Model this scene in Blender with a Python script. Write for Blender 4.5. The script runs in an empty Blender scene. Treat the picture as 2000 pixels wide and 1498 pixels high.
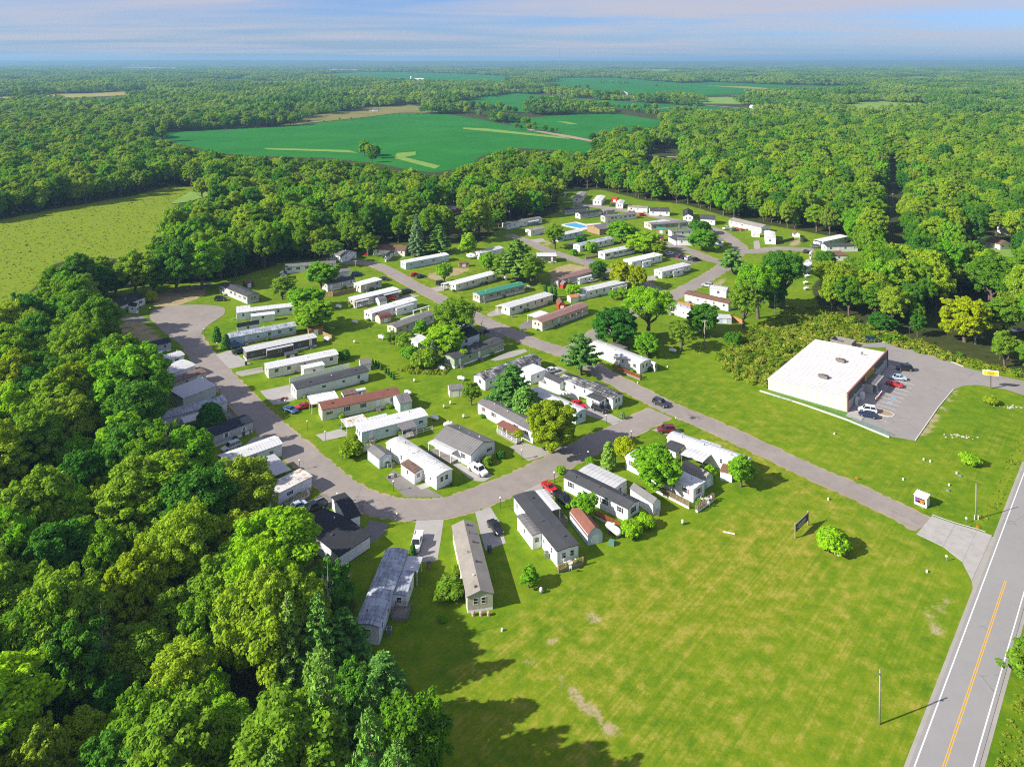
import bpy, math, random
import numpy as np
from mathutils import Matrix, Vector

# ------------------------------------------------------------------ camera, sky, sun, exposure
SC = bpy.context.scene
COL = SC.collection
F_PX, CX, CY, CAM_H = 1470.0, 1000.0, 118.0, 94.0      # level shift-lens camera on a drone 94 m up
cam_d = bpy.data.cameras.new('camera'); cam = bpy.data.objects.new('camera', cam_d); COL.objects.link(cam)
cam.location = (0, 0, CAM_H); cam.rotation_euler = (math.radians(90), 0, 0)
cam_d.sensor_width = 36.0; cam_d.lens = 36.0 * F_PX / 2000.0
cam_d.shift_y = -(749.0 - CY) / 2000.0
cam_d.clip_start = 1.0; cam_d.clip_end = 120000.0
SC.camera = cam

SUN_EL, SUN_AZ = math.radians(31.0), math.radians(20.0)  # shadows fall along (cos az, sin az)
sun_to = Vector((math.cos(SUN_AZ) * math.cos(SUN_EL), math.sin(SUN_AZ) * math.cos(SUN_EL), -math.sin(SUN_EL)))
sun_d = bpy.data.lights.new('sun', 'SUN'); sun = bpy.data.objects.new('sun', sun_d); COL.objects.link(sun)
sun_d.energy = 4.8; sun_d.angle = math.radians(0.53); sun_d.color = (1.0, 0.95, 0.86)
sun.rotation_euler = sun_to.to_track_quat('-Z', 'Y').to_euler()
sun.location = (-300, -100, 200)

W = bpy.data.worlds.new('World'); SC.world = W; W.use_nodes = True
wt = W.node_tree; wt.nodes.clear()
def wn(t, **k):
    n = wt.nodes.new(t)
    for a, v in k.items(): setattr(n, a, v)
    return n
sky = wn('ShaderNodeTexSky', sky_type='NISHITA', sun_disc=False)
sky.sun_elevation = SUN_EL
sky.sun_rotation = math.radians(90) - (SUN_AZ + math.pi)     # compass bearing of the sun, from +Y clockwise
sky.altitude = 300; sky.air_density = 1.0; sky.dust_density = 0.6; sky.ozone_density = 3.5
tc = wn('ShaderNodeTexCoord'); sep = wn('ShaderNodeSeparateXYZ'); wt.links.new(tc.outputs['Generated'], sep.inputs[0])
# thin high cloud: noise on a flat layer far above (direction / height), so it streaks towards the horizon
mx = wn('ShaderNodeMath', operation='MAXIMUM'); mx.inputs[1].default_value = 0.004; wt.links.new(sep.outputs['Z'], mx.inputs[0])
ad = wn('ShaderNodeMath', operation='ADD'); ad.inputs[1].default_value = 0.035; wt.links.new(mx.outputs[0], ad.inputs[0])
dx = wn('ShaderNodeMath', operation='DIVIDE'); wt.links.new(sep.outputs['X'], dx.inputs[0]); wt.links.new(ad.outputs[0], dx.inputs[1])
dy = wn('ShaderNodeMath', operation='DIVIDE'); wt.links.new(sep.outputs['Y'], dy.inputs[0]); wt.links.new(ad.outputs[0], dy.inputs[1])
cmb = wn('ShaderNodeCombineXYZ'); wt.links.new(dx.outputs[0], cmb.inputs[0]); wt.links.new(dy.outputs[0], cmb.inputs[1])
mp = wn('ShaderNodeMapping'); mp.inputs['Scale'].default_value = (0.16, 0.30, 1.0); mp.inputs['Rotation'].default_value = (0, 0, math.radians(14))
mp.inputs['Location'].default_value = (1.7, 0.4, 0.0)
wt.links.new(cmb.outputs[0], mp.inputs['Vector'])
cn = wn('ShaderNodeTexNoise'); cn.inputs['Scale'].default_value = 1.0; cn.inputs['Detail'].default_value = 6; cn.inputs['Roughness'].default_value = 0.56
cn.inputs['Distortion'].default_value = 0.5
wt.links.new(mp.outputs[0], cn.inputs['Vector'])
cr = wn('ShaderNodeValToRGB'); cr.color_ramp.elements[0].position = 0.40; cr.color_ramp.elements[1].position = 0.63
cr.color_ramp.elements[0].color = (0.12, 0.12, 0.12, 1); cr.color_ramp.elements[1].color = (0.92, 0.92, 0.92, 1)
wt.links.new(cn.outputs['Fac'], cr.inputs[0])
tint = wn('ShaderNodeMix', data_type='RGBA', blend_type='MULTIPLY'); tint.inputs['Factor'].default_value = 1.0
tint.inputs['B'].default_value = (0.30, 0.41, 0.68, 1)
wt.links.new(sky.outputs[0], tint.inputs['A'])
mixc = wn('ShaderNodeMix', data_type='RGBA'); wt.links.new(cr.outputs[0], mixc.inputs['Factor'])
wt.links.new(tint.outputs['Result'], mixc.inputs['A']); mixc.inputs['B'].default_value = (2.55, 2.50, 2.85, 1)
bg = wn('ShaderNodeBackground'); bg.inputs['Strength'].default_value = 0.13
wt.links.new(mixc.outputs['Result'], bg.inputs['Color'])
wo = wn('ShaderNodeOutputWorld'); wt.links.new(bg.outputs[0], wo.inputs['Surface'])

SC.view_settings.view_transform = 'Standard'; SC.view_settings.look = 'None'
SC.view_settings.exposure = 0.84; SC.view_settings.gamma = 1.0; SC.view_settings.use_curve_mapping = False
cy = SC.cycles
cy.max_bounces = 5; cy.diffuse_bounces = 4; cy.glossy_bounces = 2; cy.transmission_bounces = 3
cy.volume_bounces = 0; cy.transparent_max_bounces = 6; cy.caustics_reflective = False; cy.caustics_refractive = False
cy.use_denoising = False; cy.filter_width = 1.1
cy.sample_clamp_indirect = 4.0

# ------------------------------------------------------------------ helpers
RNG = random.Random(7)
CROPS = dict(c1=(180, 480, 3.994), c2=(480, 640, 3.994), c3=(280, 780, 3.994), c4=(640, 880, 3.994), c5=(880, 680, 3.994),
             c6=(1060, 780, 3.994), c7=(1400, 580, 3.328), c8=(1500, 900, 3.994), d1=(520, 450, 3.994), d2=(840, 440, 3.994),
             d3=(860, 350, 4.9925), d4=(1160, 350, 4.9925), d5=(1000, 350, 6.657), d6=(1400, 400, 4.9925),
             d7=(600, 340, 4.9925), d8=(1600, 400, 4.9925), p=(0, 0, 1.0), e1=(1640, 680, 9.3625), e2=(1540, 450, 6.345))
def PX(c, x, y):
    o = CROPS[c]; return (o[0] + x / o[2], o[1] + y / o[2])
def G(px, py, z=0.0):
    """surveyed position: photo pixel -> point on the level plane z"""
    Y = F_PX * (CAM_H - z) / (py - CY)
    return Vector(((px - CX) * Y / F_PX, Y, z))
def GQ(c, x, y, z=0.0): return G(*PX(c, x, y), z)
def to_px(P):
    return (CX + F_PX * P[0] / P[1], CY + F_PX * (CAM_H - P[2]) / P[1])

def link(name, data, parent=None, loc=(0, 0, 0), rot=(0, 0, 0), scale=(1, 1, 1)):
    o = bpy.data.objects.new(name, data); COL.objects.link(o)
    o.location = loc; o.rotation_euler = rot; o.scale = scale
    if parent is not None: o.parent = parent
    return o
def empty(name, loc, rz=0.0, scale=1.0):
    o = link(name, None, None, loc, (0, 0, rz), (scale,) * 3); o.empty_display_size = 0.5; return o
def tag(o, label=None, cat=None, group=None, kind=None):
    if label: o['label'] = label
    if cat: o['category'] = cat
    if group: o['group'] = group
    if kind: o['kind'] = kind
    return o

class MB:
    """collects shapes into one mesh"""
    def __init__(s): s.v = []; s.f = []; s.m = []
    def add(s, vs, fs, mi=0):
        b = len(s.v); s.v.extend(vs); s.f.extend([[i + b for i in f] for f in fs]); s.m.extend([mi] * len(fs)); return s
    def box(s, x0, x1, y0, y1, z0, z1, mi=0):
        vs = [(x, y, z) for z in (z0, z1) for y in (y0, y1) for x in (x0, x1)]
        return s.add(vs, [[0, 2, 3, 1], [4, 5, 7, 6], [0, 1, 5, 4], [1, 3, 7, 5], [3, 2, 6, 7], [2, 0, 4, 6]], mi)
    def cyl(s, p0, p1, r0, r1=None, n=8, mi=0, caps=True):
        r1 = r0 if r1 is None else r1
        p0, p1 = Vector(p0), Vector(p1); d = (p1 - p0).normalized()
        a = d.orthogonal().normalized(); b = d.cross(a); vs = []
        for p, r in ((p0, r0), (p1, r1)):
            for i in range(n):
                t = 2 * math.pi * i / n; vs.append(tuple(p + a * math.cos(t) * r + b * math.sin(t) * r))
        fs = [[i, (i + 1) % n, n + (i + 1) % n, n + i] for i in range(n)]
        if caps: fs += [list(range(n))[::-1], list(range(n, 2 * n))]
        return s.add(vs, fs, mi)
    def bar(s, p0, p1, w, h=None, mi=0):
        return s.cyl(p0, p1, w * .7071, w * .7071, 4, mi)
    def extrude(s, prof, axis, a0, a1, mi=0):
        """prof: closed list of (u,z); axis 'x': u=y ; axis 'y': u=x"""
        n = len(prof); vs = []
        for a in (a0, a1):
            for u, z in prof: vs.append((a, u, z) if axis == 'x' else (u, a, z))
        fs = [[i, (i + 1) % n, n + (i + 1) % n, n + i] for i in range(n)] + [list(range(n))[::-1], list(range(n, 2 * n))]
        return s.add(vs, fs, mi)
    def sphere(s, c, r, nu=10, nv=6, sq=(1, 1, 1), mi=0):
        vs = [(c[0], c[1], c[2] + r * sq[2])]
        for j in range(1, nv):
            for i in range(nu):
                t, p = 2 * math.pi * i / nu, math.pi * j / nv
                vs.append((c[0] + r * sq[0] * math.sin(p) * math.cos(t), c[1] + r * sq[1] * math.sin(p) * math.sin(t), c[2] + r * sq[2] * math.cos(p)))
        vs.append((c[0], c[1], c[2] - r * sq[2])); L = len(vs) - 1
        fs = [[0, 1 + i, 1 + (i + 1) % nu] for i in range(nu)]
        for j in range(nv - 2):
            for i in range(nu):
                a = 1 + j * nu; fs.append([a + i, a + nu + i, a + nu + (i + 1) % nu, a + (i + 1) % nu])
        a = 1 + (nv - 2) * nu; fs += [[a + i, L, a + (i + 1) % nu] for i in range(nu)]
        return s.add(vs, fs, mi)
    def mesh(s, name, mats, smooth=False):
        me = bpy.data.meshes.new(name); me.from_pydata([tuple(v) for v in s.v], [], s.f)
        for m in (mats if isinstance(mats, (list, tuple)) else [mats]): me.materials.append(m)
        if any(s.m): me.polygons.foreach_set('material_index', s.m)
        if smooth: me.polygons.foreach_set('use_smooth', [True] * len(me.polygons))
        me.validate(); me.update(); return me
    def obj(s, name, mats, parent=None, smooth=False, **k): return link(name, s.mesh(name, mats, smooth), parent, **k)

def np_mesh(name, verts, faces, mats, mi=None, smooth=False):
    """quads/tris from numpy arrays"""
    me = bpy.data.meshes.new(name); n, k = faces.shape
    me.vertices.add(len(verts)); me.vertices.foreach_set('co', verts.astype(np.float32).ravel())
    me.loops.add(n * k); me.loops.foreach_set('vertex_index', faces.astype(np.int32).ravel())
    me.polygons.add(n); me.polygons.foreach_set('loop_start', np.arange(0, n * k, k, dtype=np.int32))
    for m in mats: me.materials.append(m)
    if mi is not None: me.polygons.foreach_set('material_index', mi.astype(np.int32))
    if smooth: me.polygons.foreach_set('use_smooth', np.ones(n, dtype=bool))
    me.update(calc_edges=True); return me

def in_poly(poly, x, y):
    ins = False; j = len(poly) - 1
    for i in range(len(poly)):
        xi, yi = poly[i]; xj, yj = poly[j]
        if (yi > y) != (yj > y) and x < (xj - xi) * (y - yi) / (yj - yi) + xi: ins = not ins
        j = i
    return ins
def in_poly_np(poly, x, y):
    ins = np.zeros(x.shape, bool); j = len(poly) - 1
    for i in range(len(poly)):
        xi, yi = poly[i]; xj, yj = poly[j]
        if yi != yj:
            ins ^= ((yi > y) != (yj > y)) & (x < (xj - xi) * (y - yi) / (yj - yi) + xi)
        j = i
    return ins
# ------------------------------------------------------------------ materials
def new_mat(name):
    m = bpy.data.materials.new(name); m.use_nodes = True; nt = m.node_tree; nt.nodes.clear()
    return m, nt
class NT:
    def __init__(s, nt): s.t = nt
    def n(s, ty, ins=None, **k):
        nd = s.t.nodes.new(ty)
        for a, v in k.items(): setattr(nd, a, v)
        for key, v in (ins or {}).items(): s.set(nd, key, v)
        return nd
    def set(s, nd, key, v):
        sock = nd.inputs[key]
        if isinstance(v, bpy.types.NodeSocket): s.t.links.new(v, sock)
        else: sock.default_value = v
    def math(s, op, a, b=0.0, clamp=False):
        return s.n('ShaderNodeMath', {0: a, 1: b}, operation=op, use_clamp=clamp).outputs[0]
    def mix(s, f, a, b, bt='MIX'):
        return s.n('ShaderNodeMix', {'Factor': f, 'A': a, 'B': b}, data_type='RGBA', blend_type=bt).outputs['Result']
    def noise(s, vec, scale, detail=4, rough=.55, dist=0.0):
        return s.n('ShaderNodeTexNoise', {'Vector': vec, 'Scale': scale, 'Detail': detail, 'Roughness': rough, 'Distortion': dist}).outputs['Fac']
    def ramp(s, f, stops, interp='LINEAR'):
        nd = s.n('ShaderNodeValToRGB', {0: f}); r = nd.color_ramp; r.interpolation = interp
        while len(r.elements) > len(stops): r.elements.remove(r.elements[-1])
        while len(r.elements) < len(stops): r.elements.new(0.5)
        for e, (p, c) in zip(r.elements, stops):
            e.position = p; e.color = (*c, 1) if len(c) == 3 else c
        return nd.outputs[0]
    def step(s, f, a, b):
        return s.n('ShaderNodeMapRange', {'Value': f, 'From Min': a, 'From Max': b, 'To Min': 0.0, 'To Max': 1.0}, interpolation_type='SMOOTHSTEP').outputs[0]
    def pos(s): return s.n('ShaderNodeNewGeometry').outputs['Position']
    def obj(s): return s.n('ShaderNodeTexCoord').outputs['Object']
    def mapv(s, v, scale=(1, 1, 1), rz=0.0):
        if rz: v = s.n('ShaderNodeMapping', {'Vector': v, 'Rotation': (0, 0, rz)}).outputs[0]
        return s.n('ShaderNodeMapping', {'Vector': v, 'Scale': scale}).outputs[0]
    def out(s, surf): s.n('ShaderNodeOutputMaterial', {'Surface': surf})
    def pbr(s, col, rough=.8, metal=0.0, bump=None, bs=.3, bd=.02, spec=.3):
        ins = {'Base Color': col, 'Roughness': rough, 'Metallic': metal, 'Specular IOR Level': spec}
        if bump is not None:
            ins['Normal'] = s.n('ShaderNodeBump', {'Height': bump, 'Strength': bs, 'Distance': bd}).outputs[0]
        s.out(s.n('ShaderNodeBsdfPrincipled', ins).outputs[0])
def C4(c): return (*c, 1.0)
def sc(c, k): return tuple(min(1.0, x * k) for x in c)

MATS = {}
def plain(name, c, rough=.7, metal=0.0, var=.14, scale=1.2, spec=.3):
    """painted or natural surface: one colour, uneven with grime and fading"""
    m, nt = new_mat(name); t = NT(nt); p = t.pos()
    a = t.noise(p, scale, 5, .6); b = t.noise(p, scale * 9, 3, .6)
    f = t.math('ADD', t.math('MULTIPLY', a, .65), t.math('MULTIPLY', b, .35))
    col = t.ramp(f, [(.28, sc(c, 1 - var * 1.5)), (.5, c), (.74, sc(c, 1 + var))])
    t.pbr(col, rough, metal, spec=spec); MATS[name] = m; return m
def siding(name, c, vert=False, pitch=.2, var=.07):
    m, nt = new_mat(name); t = NT(nt); p = t.pos(); o = t.obj()
    sp = t.n('ShaderNodeSeparateXYZ', {0: o})
    u = t.math('ADD', sp.outputs['X'], sp.outputs['Y']) if vert else sp.outputs['Z']
    fr = t.math('FRACT', t.math('DIVIDE', u, pitch))
    drip = t.noise(t.mapv(p, (1.4, 1.4, .25)), 1.0, 5, .6)
    low = t.noise(p, .6, 4)
    f = t.math('ADD', t.math('MULTIPLY', drip, .6), t.math('MULTIPLY', low, .4))
    col = t.ramp(f, [(.3, sc(c, 1 - var * 2.2)), (.5, c), (.72, sc(c, 1 + var))])
    t.pbr(col, .55, 0, bump=fr, bs=.5, bd=.02, spec=.3); MATS[name] = m; return m
def shingle(name, c, var=.3):
    m, nt = new_mat(name); t = NT(nt); p = t.pos(); o = t.obj()
    a = t.noise(p, .35, 5, .65); b = t.noise(t.mapv(o, (1.6, 3.5, 3.5)), 2.2, 3, .7)
    f = t.math('ADD', t.math('MULTIPLY', a, .45), t.math('MULTIPLY', b, .55))
    col = t.ramp(f, [(.3, sc(c, 1 - var)), (.5, c), (.72, sc(c, 1 + var * 1.2))])
    t.pbr(col, .9, 0, bump=b, bs=.5, bd=.03, spec=.2); MATS[name] = m; return m
def metal_roof(name, c, stain=(.33, .30, .26), amount=.35, rust=None, axis=0):
    """coated sheet roof: chalky, with run-off streaks down the slope and blotches"""
    m, nt = new_mat(name); t = NT(nt); p = t.pos(); o = t.obj()
    st = t.noise(t.mapv(o, (3.0, .35, .35) if axis == 0 else (.35, 3.0, .35)), 1.0, 6, .65)
    bl = t.noise(p, .45, 6, .62)
    f = t.step(t.math('ADD', t.math('MULTIPLY', st, .55), t.math('MULTIPLY', bl, .45)), .56 - .2 * amount, .74 - .2 * amount)
    col = t.mix(t.math('MULTIPLY', f, amount), C4(c), C4(stain))
    if rust:
        r = t.step(t.noise(t.mapv(p, (1, 1, 1)), .7, 8, .7), rust, rust + .09)
        col = t.mix(r, col, (.36, .17, .055, 1))
    t.pbr(col, .45, 0, bump=bl, bs=.2, bd=.03, spec=.35); MATS[name] = m; return m

siding('siding_white', (.80, .80, .80)); siding('siding_cream', (.74, .70, .60)); siding('siding_grey', (.48, .47, .46))
siding('siding_taupe', (.40, .37, .33)); siding('siding_tan', (.56, .50, .40)); siding('siding_green', (.30, .37, .23))
siding('siding_aqua', (.56, .68, .68)); siding('siding_blue', (.50, .62, .72)); siding('siding_brown', (.13, .105, .09))
siding('siding_dark', (.10, .085, .075)); siding('siding_olive', (.50, .49, .36)); siding('siding_ribbed', (.56, .55, .51), True, .3)
siding('skirting_white', (.78, .78, .78), True, .4, .12); siding('skirting_grey', (.52, .52, .50), True, .4, .12)
siding('barn_red', (.42, .035, .025), True, .3, .15); siding('siding_wood', (.34, .22, .12), True, .2, .2)
siding('siding_shed_blue', (.52, .60, .66)); siding('siding_orange', (.50, .22, .09), True, .25, .15)
shingle('shingle_black', (.035, .037, .042)); shingle('shingle_charcoal', (.065, .067, .072)); shingle('shingle_grey', (.17, .165, .16))
shingle('shingle_taupe', (.27, .245, .21)); shingle('shingle_brown', (.17, .095, .065)); shingle('shingle_redbrown', (.20, .085, .060))
shingle('shingle_navy', (.030, .038, .055)); shingle('shingle_rust', (.23, .13, .075))
metal_roof('roof_white', (.63, .63, .625), amount=.4); metal_roof('roof_white_worn', (.74, .74, .71), amount=.6, rust=.60)
metal_roof('roof_white_rusty', (.66, .64, .60), amount=.6, rust=.53); metal_roof('roof_pale_grey', (.52, .52, .52), amount=.4)
metal_roof('roof_grey', (.20, .19, .185), (.11, .105, .10), .5); metal_roof('roof_weathered', (.46, .50, .55), (.13, .14, .155), .75)
metal_roof('roof_tarred', (.52, .52, .50), (.05, .05, .052), 1.0); metal_roof('roof_green', (.05, .23, .15), (.12, .22, .17), .4)
metal_roof('roof_brown', (.26, .15, .125), (.18, .11, .10), .5); metal_roof('roof_store', (.58, .56, .54), (.45, .44, .42), .5)
metal_roof('roof_dark_metal', (.16, .155, .15), (.09, .09, .09), .5)
metal_roof('roof_rust_brown', (.20, .12, .08), (.09, .07, .06), .7, rust=.62)
plain('trim_white', (.80, .80, .79), .5, var=.06); plain('trim_dark', (.03, .03, .032), .5); plain('shutter_navy', (.03, .05, .09), .5)
plain('shutter_black', (.025, .025, .025), .5); plain('shutter_red', (.22, .03, .03), .5); plain('wood_deck', (.30, .22, .15), .85, var=.3, scale=3)
plain('wood_grey', (.24, .22, .20), .9, var=.3, scale=3); plain('wood_red', (.36, .075, .04), .8, var=.25, scale=3)
plain('wood_new', (.46, .32, .17), .8, var=.2, scale=3); plain('pole_wood', (.33, .29, .26), .9, var=.25, scale=4)
plain('concrete', (.38, .36, .335), .9, var=.16, scale=.5); plain('concrete_pale', (.56, .54, .50), .9, var=.14, scale=.6)
plain('tank_white', (.80, .80, .78), .4, var=.05); plain('tank_tan', (.62, .55, .42), .5, var=.1); plain('steel', (.45, .45, .46), .4, .8, .1)
plain('metal_dark', (.10, .10, .105), .5, .3, .15); plain('hvac_brown', (.20, .175, .155), .6, .2, .15)
plain('plastic_green', (.10, .22, .15), .5); plain('brick_red', (.26, .085, .06), .85, var=.25, scale=5)
plain('bark', (.14, .105, .075), .95, var=.35, scale=3); plain('bark_pale', (.36, .33, .29), .95, var=.2, scale=3)
plain('sign_yellow', (.86, .62, .02), .4, var=.03); plain('paint_white', (.78, .78, .76), .7, var=.12, scale=2)
plain('paint_yellow', (.72, .40, .03), .7, var=.14, scale=2); plain('paint_blue', (.25, .36, .50), .7, var=.2, scale=2)
plain('orange_plastic', (.80, .20, .03), .6); plain('banner_black', (.02, .018, .022), .5); plain('banner_purple', (.24, .05, .30), .5, var=.3, scale=4)
plain('banner_orange', (.85, .28, .02), .5, var=.12, scale=5); plain('sign_navy', (.045, .055, .10), .5); plain('sign_lettering', (.62, .64, .66), .5)
plain('stone', (.46, .40, .34), .9, var=.25, scale=2); plain('pool_tile', (.62, .56, .50), .8); plain('tyre', (.018, .018, .018), .8); plain('rim', (.55, .55, .56), .3, .8)
plain('lamp_globe', (.88, .87, .82), .3, var=.03); plain('head_lamp', (.75, .76, .76), .15, var=.02, spec=.6); plain('tail_lamp', (.35, .01, .01), .2, var=.05, spec=.6)
plain('flower_pink', (.60, .25, .28), .8, var=.4, scale=9); plain('green_trim', (.04, .28, .20), .6)
def glass(name, c=(.02, .026, .032), rough=.08):
    m, nt = new_mat(name); t = NT(nt)
    col = t.ramp(t.noise(t.pos(), .8, 2), [(.35, sc(c, .6)), (.65, sc(c, 2.2))])
    t.pbr(col, rough, 0, spec=.7); MATS[name] = m; return m
glass('window_glass'); glass('car_glass', (.012, .014, .017), .05)
def water(name):
    m, nt = new_mat(name); t = NT(nt); w = t.noise(t.pos(), 1.6, 3)
    t.pbr(t.ramp(w, [(.3, (.03, .30, .50)), (.7, (.06, .42, .60))]), .06, 0, bump=w, bs=.3, bd=.05, spec=.5); MATS[name] = m
water('pool_water')
def paint(name, c, metal=.0):
    m, nt = new_mat(name); t = NT(nt)
    ins = {'Base Color': C4(c), 'Roughness': .32, 'Metallic': metal, 'Coat Weight': .6, 'Coat Roughness': .06}
    t.out(t.n('ShaderNodeBsdfPrincipled', ins).outputs[0]); MATS[name] = m; return m
for nm, c in dict(white=(.78, .78, .77), black=(.014, .014, .016), red=(.55, .012, .015), blue=(.03, .10, .24), navy=(.012, .025, .075), silver=(.45, .47, .49),
                  grey=(.16, .165, .175), maroon=(.17, .015, .025), teal=(.02, .07, .085), paleblue=(.42, .52, .62), dark=(.03, .033, .042)).items():
    paint('paint_' + nm + '_car', c)

def asphalt(name, c, crack=.5, var=.16):
    m, nt = new_mat(name); t = NT(nt); p = t.pos()
    a = t.noise(p, .07, 6, .6); b = t.noise(p, 3.5, 4, .7); d = t.noise(p, .45, 5, .6, .6)
    f = t.math('ADD', t.math('ADD', t.math('MULTIPLY', a, .45), t.math('MULTIPLY', b, .2)), t.math('MULTIPLY', d, .35))
    col = t.ramp(f, [(.3, sc(c, 1 - var)), (.5, c), (.7, sc(c, 1 + var))])
    vo = t.n('ShaderNodeTexVoronoi', {'Vector': t.mapv(p, (.11, .11, .11), .3), 'Scale': 1.0, 'Randomness': 1.0}, feature='DISTANCE_TO_EDGE').outputs['Distance']
    wob = t.math('ADD', vo, t.math('MULTIPLY', t.math('SUBTRACT', t.noise(p, .8, 4), .5), .05))
    ck = t.math('SUBTRACT', 1.0, t.step(t.math('ABSOLUTE', wob), .0, .006))
    ck = t.math('MULTIPLY', ck, t.step(t.noise(p, .05, 2), .47, .56))
    col = t.mix(t.math('MULTIPLY', ck, crack), col, C4(sc(c, .35)))
    t.pbr(col, .9, 0, bump=b, bs=.25, bd=.02, spec=.2); MATS[name] = m; return m
asphalt('asphalt_park', (.275, .240, .212), .6, .22); asphalt('asphalt_highway', (.285, .275, .268), .7, .10); asphalt('asphalt_store', (.275, .252, .235), .6)
asphalt('asphalt_drive', (.20, .185, .17)); asphalt('gravel_drive', (.34, .315, .28), .0, .2); asphalt('concrete_drive', (.36, .34, .315), .4, .18)
asphalt('dirt_pad', (.33, .26, .18), .0, .25)

def leaf(name, stops, trans=.45, jit=.7, k=3.2):
    """leaf: colour differs tree by tree and leaf by leaf"""
    m, nt = new_mat(name); t = NT(nt)
    oi = t.n('ShaderNodeObjectInfo').outputs['Random']
    col = t.ramp(oi, [(p_, (c_[0] * k * .90, c_[1] * k * 1.0, c_[2] * k * .60)) for p_, c_ in stops])
    ri = t.n('ShaderNodeNewGeometry').outputs['Random Per Island']
    big = t.noise(t.pos(), .28, 3, .6)
    hs = t.n('ShaderNodeHueSaturation', {'Hue': t.math('ADD', .485, t.math('MULTIPLY', big, .03)), 'Saturation': 1.0,
             'Value': t.math('ADD', 1 - jit * .5, t.math('MULTIPLY', ri, jit)), 'Fac': 1.0, 'Color': col}).outputs[0]
    d = t.n('ShaderNodeBsdfDiffuse', {'Color': hs}).outputs[0]
    tr = t.n('ShaderNodeBsdfTranslucent', {'Color': t.mix(1.0, hs, (1.25, 1.15, .55, 1), 'MULTIPLY')}).outputs[0]
    mx = t.n('ShaderNodeMixShader', {0: trans, 1: d, 2: tr}).outputs[0]
    t.out(mx); MATS[name] = m; return m
leaf('leaf_wood', [(.0, (.040, .086, .010)), (.2, (.062, .112, .010)), (.45, (.086, .132, .012)), (.65, (.112, .148, .016)), (.85, (.126, .158, .014)), (1.0, (.090, .118, .020))])
leaf('leaf_maple', [(.0, (.055, .125, .010)), (.5, (.075, .145, .011)), (1.0, (.095, .155, .013))])
leaf('leaf_dark', [(.0, (.022, .070, .012)), (.5, (.034, .085, .014)), (1.0, (.045, .095, .014))])
leaf('leaf_olive', [(.0, (.070, .115, .014)), (1.0, (.090, .128, .016))])
leaf('leaf_yellow', [(.0, (.210, .240, .008)), (1.0, (.250, .262, .009))], k=1.9)
leaf('leaf_lime', [(.0, (.095, .165, .009)), (1.0, (.120, .178, .010))])
leaf('leaf_autumn', [(.0, (.105, .150, .010)), (1.0, (.140, .165, .011))], k=2.6)
leaf('needle_pine', [(.0, (.040, .090, .026)), (.5, (.055, .105, .028)), (1.0, (.075, .115, .026))], .15)
leaf('needle_blue', [(.0, (.070, .105, .075)), (1.0, (.085, .115, .080))], .15)
leaf('needle_dark', [(.0, (.018, .055, .014)), (1.0, (.030, .072, .016))], .1)
leaf('leaf_brush', [(.0, (.060, .120, .012)), (.35, (.095, .150, .013)), (.65, (.130, .160, .016)), (.88, (.175, .165, .028)), (1.0, (.070, .115, .014))], k=2.2)
leaf('leaf_meadow', [(.0, (.125, .175, .020)), (.4, (.175, .200, .028)), (.75, (.225, .225, .060)), (1.0, (.140, .170, .020))], k=2.0)
leaf('leaf_far', [(.0, (.036, .084, .020)), (.4, (.062, .108, .020)), (.8, (.095, .130, .022)), (1.0, (.110, .140, .030))])

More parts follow.
